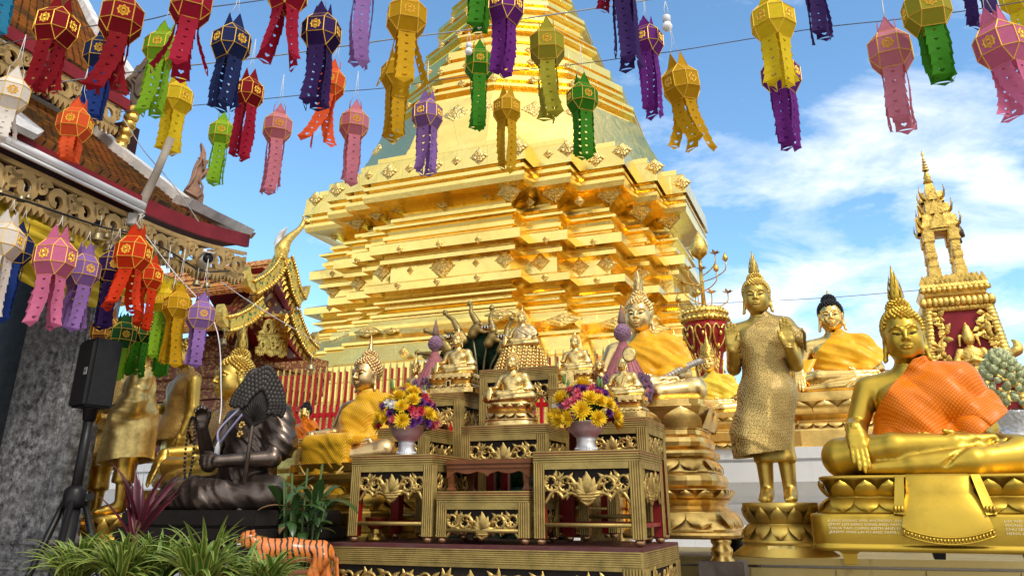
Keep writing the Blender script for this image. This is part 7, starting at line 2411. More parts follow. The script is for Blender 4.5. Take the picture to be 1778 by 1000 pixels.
for sx in (-1, 1):
	for sy in (-1, 1):
		b = MB()
		cx, cy = sx * wc_ * 0.95, sy * wc_ * 0.95
		r0 = 7 * mt
		for (z, r, h) in ((0, 1.35, 0.10), (0.10, 1.15, 0.06), (0.16, 1.0, zcol1 - zcol0 - 0.42), (zcol1 - zcol0 - 0.26, 1.2, 0.06), (zcol1 - zcol0 - 0.20, 1.05, 0.10), (zcol1 - zcol0 - 0.10, 1.35, 0.10)):
			b.box((cx, cy, zcol0 + z + h / 2), (2 * r0 * r, 2 * r0 * r, h), 0, None, 0.008)
		b.build('column', G_LEAF, tw)
zr = [tz(y) for y in (408, 392, 378, 372, 352, 346, 330, 318)]
b = MB()
sqp(b, [(0.02, zr[0] - 0.01), (wc_ * 1.30, zr[0]), (wc_ * 1.36, zr[0] + 0.05), (wc_ * 1.20, zr[1]), (wc_ * 1.05, zr[2]), (wc_ * 1.08, zr[2] + 0.02), (wc_ * 0.70, zr[3]), (wc_ * 0.66, zr[4]), (wc_ * 0.72, zr[4] + 0.03), (wc_ * 0.42, zr[5]), (wc_ * 0.40, zr[6]), (wc_ * 0.22, zr[7]), (0.02, zr[7] + 0.02)])
for (z, w, h) in ((zr[0] + 0.02, wc_ * 1.2, 0.17), (zr[2], wc_ * 0.85, 0.14), (zr[4], wc_ * 0.55, 0.11)):
	for a in range(4):
		M4 = Matrix.Rotation(a * math.pi / 2, 4, 'Z')
		for (dw, dh) in ((1.0, 1.0), (0.62, 0.62)):
			b.prism([(-w * 0.62 * dw, z), (w * 0.62 * dw, z), (w * 0.30 * dw, z + h * 0.55 * dh), (0, z + h * dh), (-w * 0.30 * dw, z + h * 0.55 * dh)], -w * (1.02 + 0.05 * (1 - dw)) - 0.04, -w * 0.9, 0, M4)
		for sx in (-1, 1):
			p0 = Vector((sx * w * 1.02, -w * 1.02, z))
			b.tube([M4 @ p0, M4 @ (p0 + Vector((sx * 0.03, -0.03, 0.025))), M4 @ (p0 + Vector((sx * 0.045, -0.045, 0.08))), M4 @ (p0 + Vector((sx * 0.04, -0.04, 0.14)))], [0.012, 0.013, 0.008, 0.0015], 6)
b.build('tiered_roof', G_LEAF, tw)
b = MB()
zs = zr[7]; ze = tz(262)
prf = [(0.045, zs), (0.028, zs + 0.04), (0.036, zs + 0.05), (0.018, zs + 0.10), (0.012, zs + 0.13)]
h_ = ze - zs
for k in range(5):
	zz = zs + h_ * (0.36 + 0.085 * k); r_ = 0.034 - 0.005 * k
	prf += [(0.008, zz), (r_, zz + 0.006), (r_ * 0.8, zz + 0.018), (0.008, zz + 0.024)]
prf += [(0.005, zs + h_ * 0.82), (0.014, zs + h_ * 0.87), (0.010, zs + h_ * 0.93), (0.001, ze)]
b.lathe(prf, 14)
b.build('spire', G_LEAF, tw)
for sx, sy in ((1, -1), (1, 1)):
	b = MB(); q = Vector((wc_ * 1.34, sy * wc_ * 0.9, zr[0] + 0.05))
	b.lathe([(0.05, -0.12), (0.045, -0.06), (0.02, 0.0)], 10, c=q); b.tube([q, q + Vector((0, 0, 0.05))], 0.004, 4)
	b.build('wind_bell', plain('dark_bell_bronze', (0.10, 0.075, 0.04), 0.4, 0.8, 0.3), tw)
# ------------------------------------------------------------------ paper lanterns of the festival
def paper(name, col, tr=0.28):
	k = 'paper_' + name
	if k in M_: return M_[k]
	t = NT(k)
	co = t.coord('Object')
	n = t.noise(7.0, 4, 0.6, co); n2 = t.noise(60, 3, 0.6, co)
	c = t.mix(t.rng(n, 0.3, 0.7, 0, 0.35), col, tuple(x * 0.72 for x in col))
	t.set(c, 0, 0.75, t.bump(n2, 0.12, 0.002)); t.b.inputs['Specular IOR Level'].default_value = 0.15
	tl = t.n('ShaderNodeBsdfTranslucent'); t.l(c, tl.inputs['Color'])
	mx = t.n('ShaderNodeMixShader'); mx.inputs[0].default_value = tr
	t.l(t.b.outputs[0], mx.inputs[1]); t.l(tl.outputs[0], mx.inputs[2]); t.l(mx.outputs[0], t.out.inputs['Surface'])
	M_[k] = t.mat
	return t.mat
PC = dict(red=(0.24, 0.006, 0.012), crimson=(0.33, 0.008, 0.030), white=(0.76, 0.69, 0.60), orange=(0.72, 0.10, 0.025), navy=(0.018, 0.030, 0.115), blue=(0.015, 0.045, 0.22), teal=(0.02, 0.20, 0.34), lime=(0.22, 0.42, 0.018),
		green=(0.045, 0.22, 0.010), dgreen=(0.02, 0.11, 0.03), yellow=(0.72, 0.53, 0.015), gold=(0.55, 0.30, 0.006), olive=(0.36, 0.32, 0.025), violet=(0.040, 0.016, 0.10), purple=(0.16, 0.022, 0.21), lilac=(0.29, 0.15, 0.40),
		pink=(0.62, 0.16, 0.28), rose=(0.62, 0.21, 0.27), redor=(0.62, 0.040, 0.006), brown=(0.32, 0.12, 0.03))
M_TRIM = gold('gold_paper_trim', (0.85, 0.52, 0.06), 0.42, 0.55, 0.8, 20, 0.1, 80)
M_CORD = plain('white_cord', (0.62, 0.60, 0.56), 0.7)
M_STICK = plain('bamboo_stick', (0.42, 0.28, 0.12), 0.6)
def lantern_body():
	h, q = 0.5, 0.24
	ring = [(q, -h), (h, -q), (h, q), (q, h), (-q, h), (-h, q), (-h, -q), (-q, -h)]
	V = [(x, y, -q * 0.95) for x, y in ring] + [(x, y, q * 0.95) for x, y in ring]
	k = 0.27
	bt = [(k, -k), (k, k), (-k, k), (-k, -k)]
	zb, zt = -0.56, 0.52
	V += [(x, y, zb) for x, y in bt] + [(x * 0.80, y * 0.80, zt) for x, y in bt]
	B0, T0 = 16, 20
	Fc = []
	for i in range(8):
		j = (i + 1) % 8
		Fc.append((i, j, 8 + j, 8 + i))
	pair = {0: (0, 1), 1: (1, 2), 2: (3, 4), 3: (5, 6)}
	E = [(7, 0), (1, 2), (3, 4), (5, 6)]
	C = [(3, 0), (0, 1), (1, 2), (2, 3)]
	for (a, b_), (c0, c1) in zip(E, C):
		Fc.append((a, B0 + c0, B0 + c1, b_)); Fc.append((8 + a, 8 + b_, T0 + c1, T0 + c0))
	for n_, (a, b_) in enumerate([(0, 1), (2, 3), (4, 5), (6, 7)]):
		Fc.append((a, B0 + n_, b_)); Fc.append((8 + a, 8 + b_, T0 + n_))
	b = MB(); b.add(V, Fc)
	edges = set()
	for f in Fc:
		for i in range(len(f)):
			edges.add(tuple(sorted((f[i], f[(i + 1) % len(f)]))))
	t = MB()
	for a, c in edges:
		p0, p1 = Vector(V[a]), Vector(V[c])
		o = (p0 + p1).normalized() * 0.004
		t.tube([p0 * 1.004, p1 * 1.004], 0.013, 4, 0, False)
	cp = MB()
	kk = 0.27 * 0.80
	for i in range(4):
		a = math.pi / 2 * i
		Mr = Matrix.Rotation(a, 4, 'Z')
		cp.add([(-kk * 0.95, -kk, zt), (kk * 0.95, -kk, zt), (0, -kk * 0.96, zt + 0.44)], [(0, 1, 2)], 0, False, Mr)
		for (p0, p1) in (((-kk * 0.95, -kk, zt), (0, -kk * 0.96, zt + 0.44)), ((kk * 0.95, -kk, zt), (0, -kk * 0.96, zt + 0.44))):
			cp.tube([p0, p1], 0.011, 4, 1, False, True, Mr)
	return b.mesh('paper_body'), t.mesh('gold_trim'), cp.mesh('crown_points')
LB, LT, LC = lantern_body()
LT.materials.append(M_TRIM)
def star_mesh():
	b = MB()
	r0 = 0.155
	for k in range(2):
		P = [(r0 * math.cos(math.pi / 4 + math.pi / 4 * k + math.pi / 2 * i), r0 * math.sin(math.pi / 4 + math.pi / 4 * k + math.pi / 2 * i)) for i in range(4)]
		for i in range(4):
			p, q = P[i], P[(i + 1) % 4]
			b.tube([(p[0], -0.504, p[1]), (q[0], -0.504, q[1])], 0.011, 4, 0, False)
	for i in range(8):
		a = math.pi / 4 * i
		b.tube([(0.03 * math.cos(a), -0.504, 0.03 * math.sin(a)), (0.10 * math.cos(a + 0.25), -0.504, 0.10 * math.sin(a + 0.25)), (0.13 * math.cos(a), -0.504, 0.13 * math.sin(a)), (0.10 * math.cos(a - 0.25), -0.504, 0.10 * math.sin(a - 0.25)), (0.03 * math.cos(a), -0.504, 0.03 * math.sin(a))], 0.009, 4, 0, False)
	m = b.mesh('star_emblem'); m.materials.append(M_TRIM); return m
STAR = star_mesh()
def tail_strip(L, W, rng, side, sway, flare, twist):
	"""one cut-paper strip hanging from the bottom edge on the given side; heart-shaped holes, saw-toothed edges, pointed end"""
	b = MB()
	rows = max(5, int(L / (W * 0.52)))
	hearts = [(0, -0.34), (0.22, -0.10), (0.36, 0.12), (0.30, 0.30), (0.14, 0.32), (0, 0.16), (-0.14, 0.32), (-0.30, 0.30), (-0.36, 0.12), (-0.22, -0.10)]
	ph = rng.uniform(0, 6.28); amp = rng.uniform(0.01, 0.05) * L
	def P(s, x):
		"""s 0..1 down, x -0.5..0.5 across"""
		out = 0.27 * 0.98 + flare * s * s + 0.02 * math.sin(s * 7 + ph)
		cup = 0.10 * (x * 2) ** 2 * (0.4 + s)
		xx = x * W * (1 - 0.10 * math.sin(s * 5 + ph) ** 2) + amp * math.sin(s * 3.2 + ph) * s
		a = twist * s
		ox, oy = xx * math.cos(a) - 0.0, -out - cup * W - xx * math.sin(a)
		return (ox, oy, -0.56 - s * L)
	rot = Matrix.Rotation(side * math.pi / 2, 4, 'Z')
	sw = lambda p, s: Vector(p) + Vector((sway[0] * s * s, sway[1] * s * s, 0))
	for r in range(rows):
		s0, s1 = r / rows * 0.93, (r + 1) / rows * 0.93
		last = r >= rows - 1
		def edge(f, sd):
			return sd * (0.5 - 0.10 * (1 - f) if r > 0 else 0.5 - 0.02 * f)
		outer = [(-0.5, 0), (-0.25, 0), (0, 0), (0.25, 0), (0.5, 0), (None, 1), (0.5, 1), (0.22, 1), (0, 1), (-0.22, 1), (-0.5, 1), (None, -1)]
		pts = []
		ed = 0.055 if r > 0 else 0.0
		pts = [(-0.5 + ed, 0.0), (-0.22, 0.0), (0.0, 0.0), (0.22, 0.0), (0.5 - ed, 0.0), (0.47, 0.55), (0.53, 1.08), (0.22, 1.0), (0.0, 1.0), (-0.22, 1.0), (-0.53, 1.08), (-0.47, 0.55)]
		hs = 0.30 if not last else 0.42
		ho = [(hx * hs * (1.0), 0.52 - hz * hs * 1.25) for hx, hz in [(0, 0.16), (0.14, 0.32), (0.30, 0.30), (0.36, 0.12), (0.22, -0.10), (0.11, -0.22), (0, -0.34), (-0.11, -0.22), (-0.22, -0.10), (-0.36, 0.12), (-0.30, 0.30), (-0.14, 0.32)]]
		key = lambda q: math.atan2(q[1] - 0.52, q[0])
		pts.sort(key=key); ho.sort(key=key)
		V = [sw(P(s0 + (s1 - s0) * f, x), s0 + (s1 - s0) * f) for x, f in pts] + [sw(P(s0 + (s1 - s0) * f, x), s0 + (s1 - s0) * f) for x, f in ho]
		n = 12
		b.add([rot @ v for v in V], [(i, (i + 1) % n, n + (i + 1) % n, n + i) for i in range(n)], 0, True)
	s0 = 0.93
	tip = [(-0.53, s0), (0.53, s0), (0.30, s0 + 0.035), (0.0, s0 + 0.07 + 0.03 * rng.random()), (-0.30, s0 + 0.035)]
	b.add([rot @ sw(P(s, x), s) for x, s in tip], [(0, 4, 3, 2, 1)], 0, True)
	return b.mesh('tail_strip')
CN = dict(red='deep red', crimson='crimson', white='white', orange='orange', navy='navy blue', blue='dark blue', teal='teal blue', lime='lime green', green='green', dgreen='dark green', yellow='yellow', gold='golden yellow', olive='olive yellow',
		violet='dark violet', purple='purple', lilac='lilac', pink='pink', rose='rose pink', redor='bright red-orange', brown='brownish orange')
LGRP = 'paper lanterns strung over the court'
def lantern(where, x, y, w, ty, body, tail=None, D=None, ang=None, cord=None, tilt=0.0, sway=None, flare=None, real=0.215, star=True):
	"""x,y photo pixel of the body centre, w its width in pixels, ty pixel row of the tail tips"""
	tail = tail or body
	rng = random.Random(int(x * 7 + y * 13))
	if D is None:
		D = 4.0
		for _ in range(20):
			D = D * (real / (w * MPP(x, y, D)))
	wm = w * MPP(x, y, D)
	p = PX(x, y, D)
	r = empty('paper_lantern', p, ang if ang is not None else rng.uniform(0, math.pi / 2), wm / 1.06, '%s paper lantern %s' % (CN[body], where), 'paper lantern', LGRP)
	r.rotation_euler = Euler((rng.uniform(-0.04, 0.04), tilt, r.rotation_euler.z))
	pb, pt = paper(body, PC[body]), paper(tail, PC[tail])
	inst('paper_body', LB, pb, r)
	o = bpy.data.objects.new('gold_trim', LT); link(o, r)
	if star:
		for k in range(8):
			o = bpy.data.objects.new('star_emblem', STAR); link(o, r); o.rotation_euler = (0, 0, k * math.pi / 4)
			if k % 2 and rng.random() < 0.5: bpy.data.objects.remove(o)
	me = LC.copy(); me.materials.clear(); me.materials.append(pb); me.materials.append(M_TRIM)
	mesh_obj('crown_points', me, None, r)
	zb = p.z - 0.56 * wm
	lo, hi = 0.0, 3.0
	for _ in range(40):
		m = (lo + hi) / 2
		if TOPX((p.x, p.y, zb - m))[1] < ty: lo = m
		else: hi = m
	L = lo / (wm / 1.06)
	sw = sway or (rng.uniform(-0.12, 0.12), rng.uniform(-0.1, 0.1))
	fl = flare if flare is not None else rng.uniform(-0.14, 0.03)
	if L > 0.4:
		for k in range(4):
			me = tail_strip(L * rng.uniform(0.86, 1.0) if k else L, 0.50, rng, k, sw, fl, rng.uniform(-0.25, 0.25))
			mesh_obj('tail_strip', me, pt, r)
	if cord is None: cord = 48 + w * 0.4
	lo, hi = 0.0, 3.0
	top = PX(x, y - w * 0.5 - cord, D)
	hl = (top - p).length / (wm / 1.06)
	b = MB()
	b.tube([(0.20, 0, 0.9), (0.05, 0, 1.3 if hl > 1.5 else hl * 0.8), (0, 0, hl)], 0.010, 4); b.tube([(-0.20, 0, 0.9), (-0.05, 0, 1.3 if hl > 1.5 else hl * 0.8), (0, 0, hl)], 0.010, 4)
	b.build('hanging_cord', M_CORD, r)
	return r
L_ = [
('whose tail hangs in at the top left corner', 12, -45, 62, 66, 'teal'),
('high over the upper roof, left of the red pair', 98, 48, 66, 172, 'red'),
('at the left edge in front of the fretwork', 18, 165, 58, 247, 'white', None, 3.1),
('alone in front of the lower tiled roof', 130, 216, 54, 283, 'orange', None, 3.5),
('hanging before the navy one, right of the red pair', 211, 34, 70, 166, 'red'),
('whose tail overlaps a red lantern at the top left', 222, -62, 60, 36, 'teal'),
('half hidden behind a red lantern at the roof end', 180, 96, 60, 210, 'navy', 'blue'),
('next to the roof end, above the yellow one', 282, 86, 58, 208, 'lime', 'lime'),
('with its tail over the bamboo pole top', 305, 172, 54, 272, 'yellow'),
('cut by the top edge left of the navy ones', 332, 8, 68, 134, 'crimson'),
('against plain sky, topmost of the blue ones', 402, 76, 62, 194, 'navy'),
('against the sky between navy and lime lanterns', 431, 162, 50, 282, 'red', 'crimson'),
('small, in open sky above the carved roof finial', 385, 232, 43, 324, 'lime', 'lime'),
('with frayed tail, cut by the top edge', 500, -12, 66, 112, 'crimson'),
('hanging in front of an orange one left of the chedi', 558, 58, 64, 192, 'violet'),
('small, above the naga gable of the gilded hall', 482, 222, 48, 340, 'rose'),
('half hidden behind the dark violet one', 574, 146, 50, 256, 'orange'),
('in front of the left edge of the chedi cornice', 615, 216, 49, 328, 'rose'),
('of which only the tail shows, left of the chedi top', 634, -42, 62, 120, 'lilac'),
('with long split tail, front one of the golden pair', 706, 32, 67, 162, 'gold'),
('rear one of the golden pair at the chedi left edge', 690, 130, 54, 246, 'gold'),
('in front of the lower octagon of the chedi', 742, 200, 51, 306, 'lilac'),
('of which only the tail shows before the chedi', 834, -48, 62, 60, 'green'),
('high in front of the chedi, cut by the top edge', 877, 14, 62, 136, 'purple'),
('hanging beside a light bulb before the chedi', 832, 112, 50, 233, 'green'),
('lowest before the chedi, over its cornice', 880, 190, 47, 303, 'gold'),
('large, in the middle of the octagonal tiers', 950, 82, 61, 214, 'olive'),
('before the right half of the chedi, one strip torn loose', 1011, 172, 52, 282, 'green'),
('whose tail corner just shows at the top edge', 1056, -70, 60, 24, 'crimson'),
('whose dark tail covers part of the purple one', 1082, -34, 62, 122, 'violet'),
('to the right of the chedi top', 1124, 72, 52, 206, 'purple'),
('swaying in open sky right of the chedi', 1182, 146, 62, 262, 'gold'),
('hanging before a purple one over the standing buddha', 1342, 38, 70, 160, 'yellow'),
('half hidden behind a yellow one at right', 1356, 132, 62, 262, 'purple'),
('of which only the tail shows right of the yellow one', 1408, -48, 56, 78, 'violet'),
('against clouds above the shrine spire', 1546, 90, 70, 232, 'rose'),
('with green tail at the upper right', 1608, 20, 74, 150, 'olive', 'green'),
('of which only the tail shows at the upper right', 1686, -62, 62, 44, 'violet'),
('large, near the right edge', 1738, 78, 78, 206, 'pink'),
('cut off at the top right corner', 1766, 0, 50, 60, 'yellow'),
]
D_NEAR = {}
for q in L_:
	kw = {}
	if q[1] == 1182: kw = dict(tilt=-0.16, sway=(0.5, 0.0))
	if q[1] in (500, 332): kw = dict(flare=0.30)
	if q[1] == 706: kw = dict(flare=0.38)
	if q[1] == 1738: kw = dict(tilt=-0.14, sway=(0.45, 0))
	if q[1] in (98, 211): kw = dict(sway=(-0.35, 0.1))
	if q[1] in (574,): kw = dict(sway=(-0.5, 0), tilt=0.1)
	lantern(*q, **kw)
LE = [
('nearest the left edge under the eave', 6, 418, 60, 562, 'white', None, 3.5),
('behind the white one under the eave', 30, 432, 52, 562, 'navy', 'blue', 3.75),
('pink one under the eave, in front of the yellow cloth', 95, 448, 64, 572, 'pink', None, 3.6),
('beside the pink one under the eave', 143, 470, 54, 580, 'lilac', None, 3.8),
('in front of the yellow cloth, left of the red-orange pair', 196, 464, 52, 574, 'violet', None, 4.0),
('front one of the red-orange pair at the pole foot', 231, 440, 57, 546, 'redor', None, 3.85),
('rear one of the red-orange pair at the pole foot', 259, 480, 44, 577, 'redor', None, 4.1),
('with pale lime tail, left of the golden one', 284, 522, 40, 630, 'yellow', 'lime', 4.2),
('right of the lime-tailed one in the eave corner', 308, 530, 44, 642, 'gold', None, 4.15),
('rightmost under the eave beside the white cable', 348, 548, 46, 640, 'lilac', None, 4.1),
('directly above the loudspeaker', 212, 582, 43, 664, 'dgreen', 'lime', 4.35),
('behind the dark green one above the loudspeaker', 184, 574, 46, 640, 'brown', None, 4.6),
('with green tail, behind the red-orange pair', 246, 574, 40, 658, 'dgreen', 'green', 4.5),
('with green tail, behind the golden one', 290, 574, 40, 658, 'dgreen', 'green', 4.45),
]
for (lab, x, y, w, ty, bd, tl, D) in LE:
	kw = dict(flare=0.3) if x == 231 else {}
	lantern(lab, x, y, w, ty, bd, tl, D, cord=40 if y < 500 else 75, **kw)
M_WIRE = plain('dark_wire', (0.10, 0.10, 0.11), 0.6)
M_WIREW = plain('white_cable', (0.70, 0.70, 0.70), 0.5)
def wire(label, pts, r=0.0045, mat=None):
	P = [PX(x, y, D) for x, y, D in pts]
	b = MB(); b.tube(crom(P, 6), r, 5)
	o = b.build('hanging_wire', mat or M_WIRE); tag(o, label, 'wire')
wire('thin dark wire crossing the upper left sky over the hall roof', [(-40, 88, 4.2), (145, 48, 4.3), (245, 37, 4.4), (330, 18, 4.4), (460, 0, 4.5), (560, -22, 4.5)], 0.004)
wire('twisted cable carrying the middle row of lanterns across the chedi', [(60, 150, 4.4), (210, 128, 4.4), (330, 114, 4.5), (470, 98, 4.5), (600, 80, 4.5), (700, 66, 4.5), (815, 52, 4.6), (900, 35, 4.6), (1000, 20, 4.6), (1140, -2, 4.7), (1300, -30, 4.7)], 0.005, plain('grey_cable', (0.30, 0.31, 0.32), 0.5))
wire('thin wire carrying the lowest row of lanterns to the right', [(200, 195, 5.4), (330, 184, 5.4), (440, 174, 5.4), (560, 162, 5.4), (670, 153, 5.4), (760, 140, 5.4), (880, 125, 5.5), (1000, 112, 5.4), (1070, 103, 5.2), (1180, 88, 4.9), (1290, 70, 4.8), (1430, 48, 4.5), (1560, 34, 4.3), (1700, 16, 4.1), (1830, -6, 4.0)], 0.0035)
wire('faint pair of wires crossing the sky behind the standing buddha', [(1150, 530, 9.0), (1300, 524, 9.0), (1450, 516, 9.0), (1640, 500, 8.5)], 0.004)
wire('thin stay wire slanting from the upper roof to the bamboo pole', [(210, 200, 5.2), (250, 262, 5.0), (300, 320, 4.9), (345, 385, 4.8)], 0.0035, plain('steel_stay', (0.40, 0.40, 0.40), 0.5))
wire('white cable drooping from the eave corner to the monk', [(235, 385, 4.6), (300, 470, 4.5), (372, 560, 4.3), (384, 680, 4.1), (381, 735, 4.0)], 0.0032, M_WIREW)
wire('black power cable sagging beneath the eave fretwork', [(-20, 330, 3.4), (40, 348, 3.6), (110, 372, 3.9), (180, 395, 4.1), (235, 408, 4.5), (300, 440, 4.9), (350, 470, 5.2), (400, 470, 5.6)], 0.006, BLACK)
wire('thin cord running from the gilded hall corner past the eave', [(300, 420, 5.0), (420, 515, 7.0), (560, 600, 9.0)], 0.004, M_WIREW)
M_BULB = plain('milky_bulb', (0.80, 0.80, 0.78), 0.3, 0, 0.03)
for (lab, x, y, w, D) in (('white light bulb hanging in open sky right of the chedi', 1158, 40, 17, 4.7), ('white light bulb hanging beside the green lantern', 814, 85, 13, 5.0), ('white light bulb half hidden by the dark violet lantern', 538, 122, 13, 4.9)):
	m = w * MPP(x, y, D); r = empty('light_bulb', PX(x, y, D), 0, m, lab, 'light bulb', 'bulbs on the lantern wires')
	b = MB(); b.lathe([(0.01, -0.95), (0.3, -0.9), (0.5, -0.62), (0.52, -0.4), (0.36, -0.05), (0.3, 0.05)], 14); b.build('globe', M_BULB, r)
	b = MB(); b.lathe([(0.32, 0.04), (0.40, 0.06), (0.40, 0.75), (0.30, 0.85), (0.02, 0.86)], 12); b.build('socket', M_WIREW, r)
	b = MB(); b.tube([(-0.14, 0, 0.8), (-0.2, 0, 1.6), (0, 0, 2.6)], 0.04, 4); b.tube([(0.14, 0, 0.8), (0.2, 0, 1.6), (0, 0, 2.6)], 0.04, 4); b.build('flex', M_CORD, r)
b = MB()
P = [PX(236, 392, 4.72), PX(250, 345, 4.70), PX(272, 300, 4.68), PX(297, 240, 4.66)]
b.tube(P, [0.026, 0.028, 0.026, 0.024], 10)
for q in (0.25, 0.55, 0.8):
	c = P[0].lerp(P[3], q)
pole = b.build('bamboo_pole', plain('grey_bamboo', (0.36, 0.31, 0.25), 0.6, 0, 0.5, 4, 0.3, 30)); tag(pole, 'grey bamboo pole tied to the eave and leaning up to the lanterns', 'pole')
b = MB(); rng = random.Random(6)
for k in range(26):
	q = P[0].lerp(P[1], rng.uniform(-0.1, 0.45)); a = rng.uniform(0, 6.28)
	b.tube([q + Vector((0.034 * math.cos(a + s_ * 1.6), 0.034 * math.sin(a + s_ * 1.6), 0.01 * s_)) for s_ in range(5)], 0.003, 4)
for k in range(6):
	q = P[0].lerp(P[1], rng.uniform(-0.1, 0.3)); b.tube([q, q + Vector((rng.uniform(-0.05, 0.03), -0.03, -rng.uniform(0.08, 0.22)))], 0.003, 4)
o = b.build('lashing_string', M_CORD, None); o.parent = pole
M_BELL = gold('old_bell_brass', (0.34, 0.27, 0.15), 0.38, 0.9, 0.45, 9)
BM = MB(); BM.lathe([(0.012, 0.0), (0.40, -0.06), (0.50, -0.25), (0.55, -0.60), (0.68, -0.86), (0.74, -0.92), (0.66, -0.92), (0.5, -0.6), (0.012, -0.2)], 16); BM.lathe([(0.10, 0.16), (0.13, 0.08), (0.08, 0.0)], 8)
BME = BM.mesh('bell_body')
CM = MB(); CM.tube([(0, 0, -0.3), (0, 0, -1.35)], 0.03, 4); CM.prism([(0, -1.95), (0.30, -1.5), (0.20, -1.32), (0, -1.42), (-0.20, -1.32), (-0.30, -1.5)], -0.015, 0.015)
CME = CM.mesh('clapper')
HM = MB(); HM.tube([(0, 0, 0.1), (0.05, 0, 1.0), (0, 0, 1.9)], 0.04, 4); HME = HM.mesh('hanging_cord')
bells = [(171, 404, 24, 4.3, 'larger bell left of the pair below the fretwork'), (192, 424, 22, 4.35, 'bell hanging lowest beneath the fretwork beside the red-orange lantern'), (186, 405, 14, 4.4, 'small bell between two larger ones below the fretwork'), (216, 398, 15, 4.5, 'bell close to the foot of the bamboo pole'),
		(124, 412, 13, 4.2, 'small bell above the pink and lilac lanterns'), (38, 340, 16, 3.7, 'bell high at the left under the eave'), (50, 338, 12, 3.75, 'small bell at the left beside a bigger one under the eave'), (2, 330, 14, 3.6, 'bell cut by the left edge under the eave'),
		(262, 432, 12, 4.8, 'small bell right of the red-orange lanterns'), (286, 438, 15, 4.9, 'bell under the fretwork above the golden lantern'), (318, 448, 12, 5.1, 'small bell left of the security camera'), (342, 486, 16, 5.0, 'dark bell right below the security camera'), (360, 490, 14, 5.1, 'dark bell at the eave corner, rightmost of all'), (388, 588, 15, 6.4, 'bell in front of the gilded hall wall'), (540, 632, 15, 7.8, 'bell hanging from the far corner of the gilded hall')]
for (x, y, w, D, lab) in bells:
	m = w * MPP(x, y, D) / 1.45
	r = empty('brass_bell', PX(x, y, D), 0, m, 'old brass ' + lab if not lab.startswith(('dark', 'small', 'larger')) else lab + ', old brass', 'bell', 'bells hanging under the eaves')
	inst('bell_body', BME, M_BELL, r); inst('clapper', CME, M_BELL, r); inst('hanging_cord', HME, M_CORD, r)
q = PX(357, 452, 5.2); m = MPP(357, 452, 5.2)
r = empty('security_camera', q, math.radians(35), m, 'white bullet security camera under the far end of the eave', 'security camera')
b = MB(); b.tube([(0, 22, 0), (0, -14, 0)], 9.5, 14, 0, True); b.box((0, 2, 9.5), (18, 44, 2.5), 0, None, 1.0); b.tube([(0, 14, 8), (0, 16, 24)], 3.5, 8); b.build('housing', M_WIREW, r)
b = MB(); b.tube([(0, -14.2, 0), (0, -17, 0)], 8.8, 14); b.build('lens', BLACK, r)
q = PX(229, 381, 4.62); m = MPP(229, 381, 4.62)
r = empty('junction_box', q, math.radians(20), m, 'small white junction box beside the foot of the bamboo pole', 'box')
b = MB(); b.box((0, 0, 0), (15, 10, 22), 0, None, 1.5); b.box((0, -5.5, 0), (13, 2, 20), 0, None, 0.8); b.build('case', plain('dirty_white_plastic', (0.52, 0.51, 0.48), 0.5), r)
# ------------------------------------------------------------------ loudspeaker on its tripod
sD = 4.0
sp = PX(143, 790, sD); ms = MPP(143, 790, sD)
z0 = PX(140, 712, sD).z; z1 = PX(165, 592, sD).z
stand = empty('speaker_stand', (sp.x, sp.y, 0), 0.3, 1, 'black tripod stand that holds up the loudspeaker', 'speaker stand')
b = MB(); zt_ = PX(125, 862, sD).z
b.tube([(0, 0, zt_ - 0.1), (0, 0, z0 + 0.02)], 0.024, 12); b.build('upper_pole', BLACK, stand)
b = MB(); b.tube([(0, 0, 0.15), (0, 0, zt_ + 0.02)], 0.036, 12); b.build('lower_pole', BLACK, stand)
b = MB(); b.lathe([(0.045, zt_ - 0.05), (0.05, zt_ - 0.03), (0.05, zt_ + 0.03), (0.03, zt_ + 0.05)], 12); b.box((0.06, 0, zt_), (0.05, 0.02, 0.03)); b.build('clamp_collar', BLACK, stand)
for k in range(3):
	a = 2 * math.pi * k / 3 + 0.5; d = Vector((math.cos(a), math.sin(a), 0))
	b = MB(); b.tube([d * 0.05 + Vector((0, 0, zt_ - 0.02)), d * 0.62 + Vector((0, 0, 0.03))], 0.016, 8)
	b.tube([d * 0.05 + Vector((0, 0, 0.35)), d * 0.42 + Vector((0, 0, 0.36 + 0.08))], 0.011, 6)
	b.build('leg', BLACK, stand)
spk = empty('loudspeaker', (sp.x, sp.y, z0), math.radians(-38), 1, 'black two-way loudspeaker cabinet on a stand beside the granite column', 'loudspeaker')
hh = z1 - z0; ws = 62 * ms
b = MB()
poly = [(-ws * 0.5, -ws * 0.42), (ws * 0.5, -ws * 0.42), (ws * 0.34, ws * 0.44), (-ws * 0.34, ws * 0.44)]
V = [(x, y, z) for z in (0.01, hh) for x, y in poly]
bm = bmesh.new(); vs = [bm.verts.new(v) for v in V]
for f in ((3, 2, 1, 0), (4, 5, 6, 7), (0, 1, 5, 4), (1, 2, 6, 5), (2, 3, 7, 6), (3, 0, 4, 7)): bm.faces.new([vs[i] for i in f])
bmesh.ops.bevel(bm, geom=bm.edges[:], offset=0.010, segments=2, affect='EDGES'); b.bm(bm)
b.build('cabinet', plain('black_cabinet', (0.014, 0.014, 0.015), 0.55, 0, 0.2, 30, 0.3, 150), spk)
t = NT('speaker_grille'); co = t.coord('Object', (260, 260, 260))
ck = t.n('ShaderNodeTexChecker'); ck.inputs['Scale'].default_value = 1; t.l(co, ck.inputs['Vector'])
t.set(t.mix(ck.outputs['Fac'], (0.03, 0.03, 0.03), (0.006, 0.006, 0.006)), 0.3, 0.5)
b = MB(); b.box((0, -ws * 0.425, hh * 0.5), (ws * 0.88, 0.012, hh * 0.90), 0, None, 0.004); b.build('grille', t.mat, spk)
